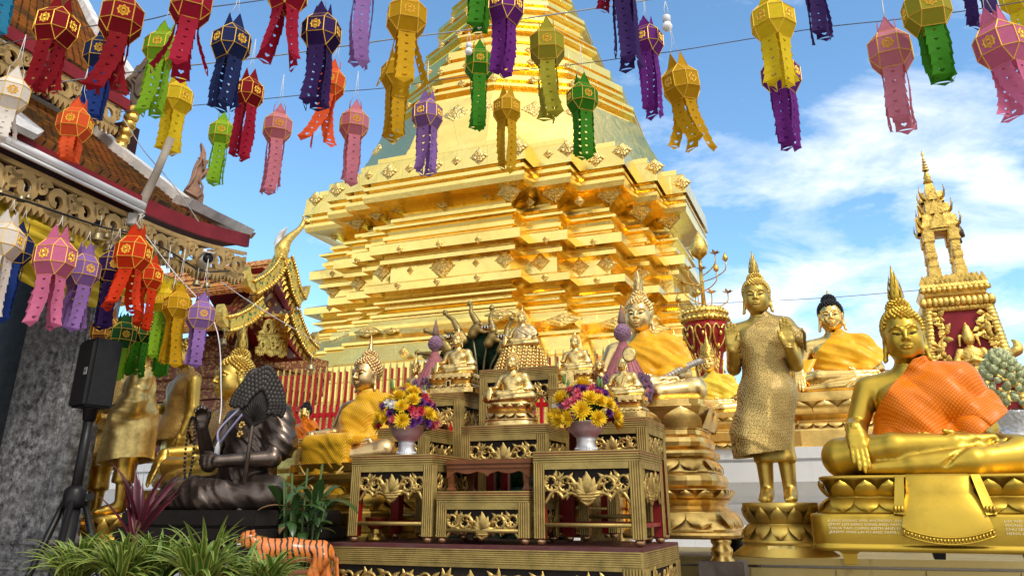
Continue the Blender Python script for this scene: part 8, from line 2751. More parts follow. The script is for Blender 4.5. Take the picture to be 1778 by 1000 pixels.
b = MB(); b.box((0, 0, 0), (0.030, 0.003, 0.036), 0, None, 0.001)
bd = b.build('badge', plain('badge_grey', (0.30, 0.30, 0.30), 0.4), spk); bd.location = (ws * 0.26, -ws * 0.425 - 0.0085, hh * 0.52)
cu = bpy.data.curves.new('badge_lettering', 'FONT'); cu.body = 'TS'; cu.size = 0.018; cu.align_x = 'CENTER'; cu.align_y = 'CENTER'; cu.extrude = 0.0004
tmp = bpy.data.objects.new('badge_lettering', cu); COL.objects.link(tmp)
me = bpy.data.meshes.new_from_object(tmp.evaluated_get(bpy.context.evaluated_depsgraph_get())); bpy.data.objects.remove(tmp)
me.materials.clear(); o = mesh_obj('badge_lettering', me, BLACK, bd); o.location = (0, -0.0024, 0); o.rotation_euler = (math.pi / 2, 0, 0)
b = MB(); b.lathe([(0.03, -0.05), (0.035, 0.0), (0.05, 0.012)], 12); b.build('pole_socket', BLACK, spk)
# ------------------------------------------------------------------ dark bronze monk
def monk():
	S = SDF((-0.52, -0.46, -0.01), (0.52, 0.26, 0.80), 0.0085)
	S.ell((0, 0.03, 0.40), (0.185, 0.125, 0.19), 0.05); S.ell((0, 0.02, 0.20), (0.185, 0.145, 0.17), 0.06); S.ell((0, 0.03, 0.08), (0.22, 0.16, 0.10), 0.05)
	S.cap((-0.16, 0.05, 0.52), (0.16, 0.05, 0.52), 0.062, 0.062, 0.06)
	S.cap((0, 0.05, 0.54), (0, 0.03, 0.64), 0.055, 0.05, 0.03)
	S.ell((0, 0.01, 0.715), (0.068, 0.085, 0.098), 0.02); S.ell((0, -0.03, 0.675), (0.052, 0.05, 0.055), 0.03)
	S.chain([(0, -0.070, 0.735), (0, -0.088, 0.700)], [0.008, 0.012], 0.012)
	for s in (-1, 1):
		S.ell((s * 0.028, -0.075, 0.722), (0.018, 0.012, 0.010), 0.01, 'sub'); S.ell((s * 0.070, 0.012, 0.71), (0.010, 0.020, 0.034), 0.008)
	S.chain([(-0.022, -0.070, 0.668), (0, -0.078, 0.666), (0.022, -0.070, 0.668)], 0.006, 0.006)
	S.chain([(0.10, 0, 0.09), (0.40, -0.14, 0.08)], [0.11, 0.080], 0.04); S.chain([(-0.10, 0, 0.09), (-0.40, -0.14, 0.085)], [0.11, 0.082], 0.04)
	S.chain([(0.40, -0.15, 0.07), (0.05, -0.30, 0.055), (-0.22, -0.30, 0.045)], [0.075, 0.062, 0.045], 0.04)
	S.chain([(-0.40, -0.16, 0.08), (-0.10, -0.27, 0.10), (0.14, -0.27, 0.10)], [0.075, 0.062, 0.05], 0.03)
	S.ell((0, -0.14, 0.05), (0.30, 0.17, 0.06), 0.05)
	S.chain([(0.17, 0.05, 0.52), (0.24, 0.02, 0.36)], [0.085, 0.095], 0.04)
	V, Q = S.nets(); N = np_normals(V, Q)
	m = (V[:, 2] < 0.56)
	a = wrinkle(V, 0.013, 5, ((0.5, 0.5, 0.7), (0.2, 0.7, 0.65)), 70, 0.07, 2.0) + wrinkle(V, 0.006, 9, ((0.7, 0.3, 0.6),), 130, 0.05, 2.0)
	V = V + N * (a * m)[:, None]
	A = SDF((-0.46, -0.50, 0.10), (0.46, 0.12, 0.66), 0.006)
	elR, wrR = (-0.245, -0.06, 0.255), (-0.165, -0.215, 0.450)
	A.chain([(-0.20, 0.05, 0.52), elR], [0.058, 0.050], 0.02); A.chain([elR, wrR], [0.048, 0.032], 0.012)
	hand_sdf(A, wrR, (0.1, -0.25, 1.0), (0.5, -0.6, 0.1), 1, size=0.165, curl=0.62, spread=0.05, thumb=0.4, r=0.010)
	elL, wrL = (0.265, -0.05, 0.27), (0.075, -0.275, 0.25)
	A.chain([(0.20, 0.04, 0.50), elL], [0.056, 0.048], 0.02); A.chain([elL, wrL], [0.050, 0.032], 0.012)
	hand_sdf(A, wrL, (-1.0, -0.35, 0.0), (0.25, 1, 0), -1, size=0.165, curl=0.62, spread=0.05, thumb=0.4, r=0.010)
	V2, Q2 = A.nets()
	V, Q = merge_nets([(V, Q), (V2, Q2)])
	return np_mesh('body', V, Q)
mp = PX(418, 884, 4.15)
mk = empty('monk_statue', mp, -GA - math.radians(8), 1.0 * (168 * MPP(418, 800, 4.15)) / 0.57, 'dark bronze seated monk statue holding up a peacock-feather fan before its face', 'monk statue')
mesh_obj('body', monk(), BRONZE, mk)
Mi = (Matrix.Translation(mp) @ Matrix.Rotation(mk.rotation_euler.z, 4, 'Z') @ Matrix.Scale(mk.scale.x, 4)).inverted()
fA, fB, fC = Mi @ PX(416, 890, 3.86), Mi @ PX(438, 742, 3.88), Mi @ PX(447, 690, 3.90)
b = MB(); b.tube([fA, fB, fC], 0.012, 8)
b.lathe([(0.02, -0.0), (0.022, 0.02), (0.012, 0.05)], 8, c=tuple(fA)); st_ = b.build('fan_staff', BRONZE, mk)
def fan():
	b = MB(); rng = random.Random(2)
	W, H = 0.138, 0.34
	prof = lambda u: W * (math.sin(min(1, u * 1.55) * math.pi / 2) ** 0.8) * max(0.0, 1 - max(0, (u - 0.42) / 0.58) ** 2.0) ** 0.75
	n = 26
	V = [];
	for k in range(n + 1):
		u = k / n; w = max(prof(u), 0.004)
		for c in (-1, -0.5, 0, 0.5, 1): V.append((c * w, -0.010 * (1 - c * c), u * H))
	Fc = [(k * 5 + c, k * 5 + c + 1, k * 5 + c + 6, k * 5 + c + 5) for k in range(n) for c in range(4)]
	b.add(V, Fc, 0, True); b.add([(x, 0.012 - y, z) for x, y, z in V], [f[::-1] for f in Fc], 0, True)
	for ring in range(5):
		m = 30 - ring * 4
		for k in range(m):
			u = (k + 0.5 * (ring % 2)) / m
			a = math.pi * (1.15 * u - 0.075)
			cx, cz = 0.0, H * 0.34
			f = 1 - 0.13 * ring
			x = math.cos(a); z = math.sin(a)
			rad = W * f if z < 0 else (W * f) * (1 - 0.0) + (H * 0.64 - W) * f * max(0, z) ** 3
			b.ball((cx + x * W * f * (1 - 0.25 * max(0, z) ** 4), -0.010 - 0.0025 * ring, cz + z * (rad if z > 0 else W * 0.7)), (0.016, 0.007, 0.019), 7, 5)
	for k in range(13):
		a = math.radians(20 + 140 * k / 12)
		b.tube([(0, -0.016, H * 0.10), (math.cos(a) * 0.05, -0.020, H * 0.14 + math.sin(a) * 0.06), (math.cos(a) * 0.075, -0.016, H * 0.16 + math.sin(a) * 0.11)], [0.004, 0.004, 0.002], 5)
	return b.mesh('fan_blade')
o = mesh_obj('fan_blade', fan(), gold('black_bronze', (0.040, 0.034, 0.030), 0.45, 0.8, 0.4, 12, 0.2, 90), mk); o.location = fB; o.rotation_euler = (0.05, 0.14, math.radians(20) - mk.rotation_euler.z); o.scale = (1.02, 1.02, 1.0)
b = MB()
for k in range(44):
	a = 2 * math.pi * k / 44
	b.ball((-0.185 + 0.035 * math.cos(a), -0.262 - 0.01 * math.sin(a), 0.325 + 0.175 * math.sin(a)), 0.0085, 7, 5)
b.build('prayer_beads', BLACK, mk)
b = MB()
pts = crom([(-0.085, -0.03, 0.56), (-0.12, -0.125, 0.44), (-0.055, -0.165, 0.36), (0.0, -0.16, 0.42), (0.05, -0.09, 0.55)], 8)
b.tube(pts, 0.007, 6); b.build('cord_necklace', plain('lavender_cord', (0.30, 0.28, 0.42), 0.7), mk)
b = MB(); b.lathe([(0.003, -0.10), (0.018, -0.08), (0.015, -0.02), (0.004, 0.01)], 8, c=(-0.055, -0.175, 0.355)); b.build('white_tassel', WHITE, mk)
b = MB()
for (x, z) in ((0.075, 0.455), (0.068, 0.405)):
	for k in range(6): b.ball((x + 0.014 * math.cos(k), -0.128 - 0.002 * k, z + 0.014 * math.sin(k)), 0.010, 6, 4)
b.build('gold_brooch', G_POL, mk)
b = MB()
b.box((0, -0.06, -0.045), (1.06, 0.66, 0.085), 0, None, 0.012); b.box((0, -0.06, -0.125), (1.12, 0.70, 0.07), 0, None, 0.015); b.box((0, -0.06, -0.205), (1.16, 0.74, 0.09), 0, None, 0.012)
for sx in (-0.5, 0.5):
	for sy in (-0.34, 0.24): b.box((sx, sy - 0.03, -0.33), (0.10, 0.08, 0.16), 0, None, 0.01)
b.build('black_base', plain('black_lacquer_base', (0.022, 0.018, 0.016), 0.4, 0, 0.4, 8), mk)
mz = mp.z - 0.41 * mk.scale.x
b = MB(); b.box((0, 0, mz / 2), (1.25, 0.8, mz), 0, None, 0.01)
o = b.build('masonry_plinth', plain('brown_plinth', (0.16, 0.11, 0.08), 0.8, 0, 0.4, 4, 0.3, 30)); o.location = (mp.x, mp.y - 0.06, 0); o.rotation_euler = mk.rotation_euler
tag(o, 'brown masonry plinth below the bronze monk, mostly hidden by plants', 'plinth')
# ------------------------------------------------------------------ tiger figure
def tiger():
	S = SDF((-0.75, -0.20, -0.62), (0.62, 0.20, 0.24), 0.010)
	S.chain([(-0.28, 0, 0.02), (0.0, 0, 0.015), (0.34, 0, 0.0)], [0.125, 0.128, 0.115], 0.06)
	S.ell((-0.28, 0, -0.03), (0.12, 0.105, 0.15), 0.05); S.ell((0.36, 0, -0.03), (0.12, 0.10, 0.14), 0.05)
	S.chain([(-0.32, 0, 0.04), (-0.46, 0, 0.12)], [0.10, 0.082], 0.05)
	S.ell((-0.50, 0, 0.145), (0.098, 0.092, 0.088), 0.03)
	S.ell((-0.582, 0, 0.115), (0.050, 0.055, 0.036), 0.02); S.ell((-0.572, 0, 0.072), (0.042, 0.040, 0.020), 0.012)
	S.chain([(-0.618, -0.034, 0.090), (-0.575, -0.056, 0.088)], 0.008, 0.006, 'sub'); S.ell((-0.628, 0, 0.128), (0.012, 0.018, 0.010), 0.006)
	for s in (-1, 1):
		S.ell((-0.455, s * 0.068, 0.222), (0.016, 0.024, 0.028), 0.012); S.ell((-0.566, s * 0.044, 0.164), (0.014, 0.012, 0.010), 0.006, 'sub'); S.ell((-0.562, s * 0.044, 0.164), (0.011, 0.010, 0.009), 0.002)
		S.ell((-0.505, s * 0.070, 0.085), (0.040, 0.022, 0.040), 0.02)
	for s, fx, hx in ((-1, -0.40, 0.30), (1, -0.24, 0.44)):
		S.chain([(-0.31, s * 0.065, -0.06), (fx * 0.55 - 0.14, s * 0.075, -0.26), (fx * 0.6 - 0.13, s * 0.075, -0.52)], [0.075, 0.052, 0.040], 0.03)
		S.chain([(fx * 0.6 - 0.13, s * 0.075, -0.55), (fx * 0.6 - 0.20, s * 0.075, -0.575)], [0.040, 0.034], 0.02)
		S.chain([(0.37, s * 0.065, -0.06), (hx - 0.03, s * 0.075, -0.24), (hx + 0.10, s * 0.075, -0.40), (hx + 0.05, s * 0.075, -0.55)], [0.095, 0.062, 0.040, 0.034], 0.03)
		S.chain([(hx + 0.05, s * 0.075, -0.56), (hx - 0.03, s * 0.075, -0.575)], [0.038, 0.034], 0.02)
	S.chain([(0.45, 0, 0.04), (0.53, 0.02, -0.10), (0.56, 0.03, -0.30), (0.50, 0.05, -0.42)], [0.030, 0.026, 0.024, 0.020], 0.02)
	V, Q = S.nets()
	return np_mesh('body', V, Q)
t = NT('tiger_coat'); co = t.coord('Object')
sp_ = t.n('ShaderNodeSeparateXYZ'); t.l(co, sp_.inputs[0])
nz = t.noise(6.0, 3, 0.5, co); nz2 = t.noise(2.6, 2, 0.5, co)
w_ = t.math('ADD', t.math('MULTIPLY', sp_.outputs[0], 92.0), t.math('ADD', t.math('MULTIPLY', nz, 9.0), t.math('MULTIPLY', sp_.outputs[2], 14.0)))
s_ = t.math('SINE', w_)
str_ = t.rng(t.math('ADD', s_, t.math('MULTIPLY', nz2, 0.9)), 0.95, 1.12, 0, 1)
bl = t.rng(sp_.outputs[2], -0.60, -0.30, 0.55, 1)
base = t.mix(bl, (0.70, 0.52, 0.34), (0.60, 0.17, 0.03))
t.set(t.mix(t.math('MULTIPLY', str_, t.rng(sp_.outputs[2], -0.12, -0.03, 0.35, 1)), base, (0.015, 0.010, 0.008)), 0, 0.30, t.bump(nz, 0.1, 0.01))
tg = PX(505, 957, 3.45); sT = 150 * MPP(500, 950, 3.45) / 1.02
tgr = empty('tiger_statue', tg, math.radians(10), sT, 'painted orange tiger figure with black stripes standing beside the altar', 'tiger statue')
mesh_obj('body', tiger(), t.mat, tgr)
b = MB(); b.ball((-0.572, -0.048, 0.166), 0.010, 8, 6); b.build('eye', EYE, tgr)
b = MB(); b.ball((-0.572, 0.048, 0.166), 0.010, 8, 6); b.build('eye', EYE, tgr)
b = MB()
for k in range(5): b.lathe([(0.006, 0), (0.004, -0.012), (0.0005, -0.022)], 5, c=(-0.612 + 0.009 * k, -0.036 - 0.003 * k, 0.094))
b.build('teeth', WHITE, tgr)
zt2 = tg.z - 0.61 * sT
b = MB(); b.box((0, 0, zt2 / 2), (1.15 * sT, 0.5 * sT, zt2), 0, None, 0.008)
o = b.build('tiger_pedestal', M_PLASTER); o.location = (tg.x, tg.y, 0); o.rotation_euler = (0, 0, math.radians(10)); tag(o, 'white block under the striped tiger figure', 'pedestal')
# ------------------------------------------------------------------ plants
def leafmat(name, edge, mid, rough=0.4, var=0.3):
	t = NT(name)
	at = t.n('ShaderNodeUVMap')
	sp = t.n('ShaderNodeSeparateXYZ'); t.l(at.outputs[0], sp.inputs[0])
	a = t.math('ABSOLUTE', t.math('SUBTRACT', sp.outputs[0], 0.5))
	c = t.mix(t.rng(a, 0.24, 0.36, 0, 1), mid, edge)
	oi = t.n('ShaderNodeObjectInfo')
	n = t.noise(3.5, 3, 0.6, t.coord('Object'))
	c = t.mix(t.rng(n, 0.3, 0.7, 0, var), c, tuple(x * 0.5 for x in mid))
	t.set(c, 0, rough)
	tl = t.n('ShaderNodeBsdfTranslucent'); t.l(c, tl.inputs['Color'])
	mx = t.n('ShaderNodeMixShader'); mx.inputs[0].default_value = 0.25
	t.l(t.b.outputs[0], mx.inputs[1]); t.l(tl.outputs[0], mx.inputs[2]); t.l(mx.outputs[0], t.out.inputs['Surface'])
	return t.mat
class Leaves(MB):
	def __init__(self):
		super().__init__(); self.uv = []
	def strap(self, p0, az, L, W, rise, droop, rng, n=9, fold=0.35, prof=None):
		d = Vector((math.cos(az), math.sin(az), 0)); s = Vector((-d.y, d.x, 0))
		p = Vector(p0); el = rise; V = []; U = []
		tw = rng.uniform(-0.3, 0.3)
		for i in range(n + 1):
			u = i / n
			w = W * (prof(u) if prof else (0.65 + 0.35 * min(1, u * 4)) * (1 - u ** 2.6) + 0.02)
			t_ = d * math.cos(el) + Vector((0, 0, math.sin(el)))
			up = s.cross(t_)
			ss = s * math.cos(tw * u) + up * math.sin(tw * u)
			for c in (-1, 0, 1):
				V.append(p + ss * (c * w) + up * (-1) * fold * w * (abs(c) - 0.5) * -1); U.append(((c + 1) / 2, u))
			p = p + t_ * (L / n); el -= droop / n * (0.5 + u)
		o = len(self.v); self.v.extend([tuple(q) for q in V]); self.uv.extend(U)
		for i in range(n):
			for c in range(2):
				a = o + i * 3 + c
				self.f.append((a, a + 1, a + 4, a + 3)); self.m.append(0); self.s.append(True)
	def build(self, name, mat, parent=None):
		me = self.mesh(name)
		ul = me.uv_layers.new(name='UVMap')
		for l in me.loops: ul.data[l.index].uv = self.uv[l.vertex_index]
		return mesh_obj(name, me, mat, parent)
M_SPID = leafmat('spider_plant_leaf', (0.42, 0.44, 0.10), (0.10, 0.20, 0.025), 0.4)
M_SPID2 = leafmat('spider_plant_leaf_green', (0.26, 0.34, 0.06), (0.10, 0.19, 0.025), 0.4)
M_CORD_R = leafmat('cordyline_leaf', (0.17, 0.020, 0.035), (0.075, 0.018, 0.028), 0.35)
M_BROAD = leafmat('broad_leaf', (0.035, 0.085, 0.018), (0.045, 0.10, 0.022), 0.32)
M_POT = plain('terracotta_pot', (0.24, 0.10, 0.05), 0.8, 0, 0.3, 6)
def spider(label, px, py, D, wpx, hpx, n, seed, mat):
	rng = random.Random(seed); p = PX(px, py, D); m = MPP(px, 960, D)
	R = wpx / 2 * m; H = hpx * m
	r = empty('spider_plant', p, rng.random() * 6, 1, label, 'plant', 'striped spider plants along the bottom edge')
	b = Leaves()
	for i in range(n):
		az = rng.uniform(0, 2 * math.pi); k = rng.random()
		L = (H * 1.15) * rng.uniform(0.75, 1.15) + R * 0.25 * k
		b.strap((rng.uniform(-1, 1) * R * 0.22, rng.uniform(-1, 1) * R * 0.22, 0), az, L, rng.uniform(0.008, 0.0125), rng.uniform(0.75, 1.5), rng.uniform(0.9, 2.4), rng)
	b.build('foliage', mat, r)
	q = MB(); q.lathe([(0.02, -0.22), (0.10, -0.22), (0.14, -0.02), (0.145, 0.0), (0.125, 0.0), (0.02, -0.02)], 18); q.build('pot', M_POT, r)
	return r
spider('spider plant clump at the far left, under the loudspeaker tripod', 128, 1015, 2.75, 130, 88, 75, 1, M_SPID)
spider('second spider plant clump from the left', 205, 1018, 2.65, 130, 92, 80, 2, M_SPID)
spider('spider plant clump in front of the monk base, left of the tallest', 268, 1018, 2.75, 130, 92, 80, 3, M_SPID2)
spider('tall spider plant clump below the bronze monk knees', 345, 1020, 2.65, 140, 102, 85, 4, M_SPID)
spider('spider plant clump nearest the tiger, rightmost of all', 462, 1030, 2.7, 130, 80, 80, 5, M_SPID)
spider('spider plant clump between monk base and tiger, low and dense', 405, 1025, 2.85, 110, 76, 60, 6, M_SPID2)
b = MB()
q = PX(290, 1060, 2.8)
b.box((0, 0, (q.z - 0.05) / 2), (1.25, 0.45, q.z - 0.05), 0, None, 0.01)
o = b.build('plant_bench', plain('dark_timber', (0.07, 0.05, 0.035), 0.8, 0, 0.4, 6)); o.location = (q.x, q.y, 0); tag(o, 'low dark bench under the row of spider plants', 'plant bench')
def cordy():
	rng = random.Random(12); p = PX(232, 960, 3.35); m = MPP(232, 900, 3.35)
	r = empty('cordyline', p, 0, 1, 'dark red cordyline with sword leaves behind the spider plants', 'plant')
	b = Leaves()
	for i in range(17):
		az = rng.uniform(0, 6.28)
		b.strap((0, 0, 0.02 + 0.006 * i), az, 135 * m * rng.uniform(0.7, 1.05), 0.018, rng.uniform(0.9, 1.5), rng.uniform(0.3, 1.0), rng, 8, 0.5, lambda u: math.sin(min(1, u * 1.1 + 0.12) * math.pi) ** 0.7 + 0.05)
	b.build('foliage', M_CORD_R, r)
	q = MB(); q.tube([(0, 0, -0.30), (0, 0, 0.12)], 0.012, 7); q.build('stem', plain('brown_stem', (0.12, 0.07, 0.04), 0.8), r)
	q = MB(); q.lathe([(0.02, -0.34), (0.09, -0.34), (0.12, -0.16), (0.02, -0.17)], 16); q.build('pot', M_POT, r)
cordy()
def broad():
	rng = random.Random(21); p = PX(522, 940, 3.75); m = MPP(522, 880, 3.75)
	r = empty('broad_leaved_plant', p, 0, 1, 'dark green broad-leaved plant with a few dry leaves behind the tiger', 'plant')
	b = Leaves(); dry = Leaves()
	for i in range(46):
		az = rng.uniform(0, 6.28); x0, y0 = rng.uniform(-0.10, 0.10), rng.uniform(-0.06, 0.06)
		(dry if i % 15 == 4 else b).strap((x0, y0, rng.uniform(0, 0.16)), az, rng.uniform(0.13, 0.23), rng.uniform(0.014, 0.025), rng.uniform(0.3, 1.5), rng.uniform(0.8, 2.8), rng, 8, 0.3, lambda u: 0.12 + 0.9 * math.sin(min(1.0, max(0, (u - 0.12) / 0.88)) * math.pi) ** 0.75)
	b.build('foliage', M_BROAD, r); dry.build('dry_leaves', plain('dry_leaf', (0.22, 0.13, 0.05), 0.7, 0, 0.4, 12), r)
	q = MB()
	for k in range(9):
		a = k * 0.7; q.tube([(0.03 * math.cos(a), 0.03 * math.sin(a), -0.2), (0.07 * math.cos(a), 0.05 * math.sin(a), 0.0), (0.10 * math.cos(a), 0.07 * math.sin(a), 0.16 + 0.02 * k)], 0.005, 5)
	q.build('stems', plain('green_stem', (0.06, 0.10, 0.03), 0.6), r)
	q = MB(); q.lathe([(0.02, -0.36), (0.10, -0.36), (0.15, -0.12), (0.155, -0.10), (0.02, -0.12)], 18); q.build('pot', M_POT, r)
broad()
# ------------------------------------------------------------------ many-headed naga behind the altar
M_SCALE = plain('green_scales', (0.012, 0.05, 0.022), 0.4, 0, 0.5, 45, 0.9, 26, 0.02)
G_NAGA = gold('aged_naga_gold', (0.40, 0.28, 0.09), 0.4, 0.9, 0.4, 14, 0.3, 60)
def naga():
	D = 5.15
	base = PX(838, 720, D); m = MPP(838, 600, D)
	r = empty('naga_statue', (base.x, base.y, LEDGE_Z), -GA, 1, 'many-headed naga with dark green hood and gilded crests rising behind the altar', 'naga statue')
	L = lambda px, py, dv=0.0: Vector(((PX(px, py, D) - Vector((base.x, base.y, 0))).x / cg, dv, PX(px, py, D).z - LEDGE_Z))
	b = MB()
	out = [(770, 700), (752, 660), (752, 630), (768, 606), (795, 588), (825, 578), (855, 580), (882, 594), (900, 620), (905, 655), (890, 705)]
	c = L(832, 668); P = [L(x, y) for x, y in out]; n = len(P)
	V = []
	for k, f in enumerate((1.0, 0.75, 0.4)):
		V += [c + (p - c) * f + Vector((0, -0.03 + 0.075 * (1 - f), 0)) for p in P]
	V += [p + Vector((0, 0.10, 0)) for p in P]
	Fc = [tuple(range(2 * n, 3 * n))]
	for k in range(2): Fc += [(k * n + i, (k + 1) * n + i, (k + 1) * n + (i + 1) % n, k * n + (i + 1) % n) for i in range(n)]
	Fc += [(i, (i + 1) % n, 3 * n + (i + 1) % n, 3 * n + i) for i in range(n)] + [tuple(range(4 * n - 1, 3 * n - 1, -1))]
	b.add(V, [f[::-1] for f in Fc], 0, True)
	b.build('hood', M_SCALE, r)
	b = MB()
	for i in range(1, n - 1):
		b.tube([L(835, 712, -0.02), c + (P[i] - c) * 0.45 + Vector((0, -0.015, 0)), P[i] * 0.97 + c * 0.03 + Vector((0, -0.05, 0))], [0.006, 0.008, 0.008], 5)
	b.build('hood_ribs', gold('bronze_rib', (0.30, 0.24, 0.12), 0.45, 0.8), r)
	def head(px, py, face, crest, sc=1.0):
		"""face -1 looks left, +1 right; crest = pixel of its tip"""
		S = SDF((-0.16, -0.07, -0.10), (0.16, 0.07, 0.10), 0.0075)
		S.ell((-0.02, 0, 0.0), (0.055, 0.042, 0.045), 0.02); S.chain([(0.0, 0, 0.012), (0.07, 0, 0.016), (0.125, 0, 0.040)], [0.036, 0.024, 0.012], 0.012)
		S.chain([(0.0, 0, -0.022), (0.06, 0, -0.045), (0.105, 0, -0.040)], [0.030, 0.016, 0.009], 0.010)
		S.ell((-0.06, 0, -0.05), (0.05, 0.04, 0.05), 0.03)
		for s in (-1, 1): S.ell((0.025, s * 0.034, 0.026), (0.014, 0.012, 0.012), 0.004)
		V, Q = S.nets(); V[:, 0] *= face
		if face < 0: Q = Q[:, ::-1]
		q = L(px, py, -0.06)
		o = mesh_obj('naga_head', np_mesh('naga_head', V * sc, Q), G_NAGA, r); o.location = q
		b = MB()
		for k in range(5): b.lathe([(0.006, 0), (0.001, -0.02)], 5, c=(face * (0.03 + 0.02 * k), -0.018, 0.004))
		b.tube([(face * 0.01, 0, -0.012), (face * 0.08, 0, -0.018)], [0.010, 0.004], 5, 1)
		me = b.mesh('jaws'); me.materials.append(WHITE); me.materials.append(plain('mouth_red', (0.25, 0.01, 0.02), 0.5)); mesh_obj('jaws', me, None, o)
		tip = L(crest[0], crest[1], -0.06)
		a = q + Vector((-face * 0.01, 0, 0.03)); mid = a.lerp(tip, 0.5) + Vector((-face * 0.015, 0, 0.0))
		b = MB(); b.tube(crom([a, a.lerp(mid, 0.5), mid, a.lerp(tip, 0.72), a.lerp(tip, 0.86), tip], 3), [float(v) for v in np.interp(np.linspace(0, 1, 16), [0, 0.25, 0.5, 0.68, 0.8, 0.9, 1], [0.026, 0.022, 0.013, 0.012, 0.022, 0.016, 0.002])], 8)
		for k in range(5):
			z = a.lerp(mid, 0.2 * k); b.ball(z, (0.020, 0.022, 0.013), 7, 5)
		b.build('crest', G_NAGA, r)
	for h in ((800, 582, -1, (775, 536)), (838, 572, 1, (820, 524)), (866, 590, 1, (860, 534)), (773, 596, -1, (738, 566)), (760, 622, -1, (722, 606)), (888, 604, 1, (896, 556))): head(*h, sc=0.72)
	b = MB()
	for k, (rr, z, t_) in enumerate(((0.34, 0.12, 0.115), (0.30, 0.32, 0.11), (0.26, 0.50, 0.10))):
		b.tube([(rr * math.cos(a) , 0.05 + rr * 0.8 * math.sin(a), z + 0.02 * math.sin(a)) for a in np.linspace(0, 2 * math.pi, 40)], t_, 14)
	b.tube([(0.0, 0.25, 0.5), (0.0, 0.2, 0.75), (0.0, 0.06, L(835, 700).z)], [0.12, 0.12, 0.11], 12)
	b.build('coiled_body', M_SCALE, r)
naga()
# ------------------------------------------------------------------ red jar with gilded lotus tree
def jar():
	D = 7.3; base = PX(1232, 640, D); m = MPP(1228, 560, D)
	r = empty('red_jar', (base.x, base.y, TZ), -GA, 1, 'tall red jar with gilt scrollwork holding a golden lotus tree, beside the chedi', 'jar')
	z = lambda py: PX(1228, py, D).z - TZ
	X = lambda px: px * m
	b = MB(); b.lathe([(X(22), 0), (X(22), z(690)), (X(20), z(640)), (X(26), z(615)), (X(36), z(588)), (X(39), z(572)), (X(36), z(562))], 28); b.build('jar_body', plain('jar_red', (0.30, 0.012, 0.012), 0.4, 0, 0.3, 8), r)
	b = MB()
	b.lathe([(X(36), z(563)), (X(39), z(560)), (X(39), z(555)), (X(34), z(553)), (X(38), z(548)), (X(37), z(541)), (X(28), z(537)), (X(16), z(534)), (X(6), z(530))], 28)
	for k, (zz, rr) in enumerate(((z(557), X(39)), (z(546), X(37)), (z(540), X(31)))):
		for i in range(26):
			a = 2 * math.pi * (i + 0.5 * (k % 2)) / 26; b.ball((rr * math.cos(a), rr * math.sin(a), zz), (X(4), X(4), X(4)), 6, 4)
	b.build('gilded_lid', G_LEAF, r)
	b = MB()
	for i in range(8):
		a = 2 * math.pi * i / 8
		d = lambda rr, zz, da=0.0: Vector((X(rr) * math.cos(a + da), X(rr) * math.sin(a + da), z(zz)))
		for sg in (-1, 1):
			b.tube(crom([d(27, 612), d(33, 600, 0.24 * sg), d(39, 580, 0.34 * sg), d(39.5, 570, 0.2 * sg), d(39.5, 578, 0.05 * sg)], 4), 0.010, 5)
		b.ball(d(39, 585), (X(3), X(3), X(5)), 6, 4); b.ball(d(30, 606), (X(3), X(3), X(6)), 6, 4)
		b.tube([d(21, 690), d(20.5, 660), d(24, 625)], 0.010, 5)
	b.build('gilt_scrolls', G_LEAF, r)
	tr = MB(); tr.tube([(0, 0, z(535)), (0, 0, z(445))], [0.022, 0.016], 8)
	tr.lathe([(0.02, z(450)), (X(14), z(442)), (X(17), z(430)), (X(12), z(418)), (X(4), z(408)), (0.002, z(400))], 16)
	tr.build('gilded_stem', G_LEAF, r)
	rng = random.Random(4); pet = Leaves()
	fl = [(1180, 468), (1252, 452), (1266, 462), (1206, 472), (1198, 500), (1250, 478), (1262, 510), (1210, 512), (1182, 520), (1240, 516), (1226, 470), (1218, 518)]
	for i, (px, py) in enumerate(fl):
		q = Vector(((px - 1224) * m / cg, rng.uniform(-0.16, 0.1), z(py)))
		b2 = MB()
		b2.tube(crom([(0, 0, z(py + 28)), (q.x * 0.5, q.y * 0.5, z(py + 24)), (q.x * 0.95, q.y * 0.95, z(py + 14)), q], 4), 0.006, 5)
		if i % 3 == 2:
			b2.lathe([(0.004, 0), (X(5), X(4)), (X(5), X(8)), (0.002, X(17))], 9, c=q)
		else:
			for k in range(7):
				a = 2 * math.pi * k / 7; dd = Vector((math.cos(a), math.sin(a), 0.45 + 0.25 * (k % 2))); s2 = Vector((-math.sin(a), math.cos(a), 0))
				Lp = X(11)
				b2.add([q, q + dd * Lp * 0.5 + s2 * Lp * 0.28, q + dd * Lp, q + dd * Lp * 0.5 - s2 * Lp * 0.28], [(0, 1, 2, 3)], 0, True)
		b2.build('lotus_branch', G_LEAF, r)
jar()
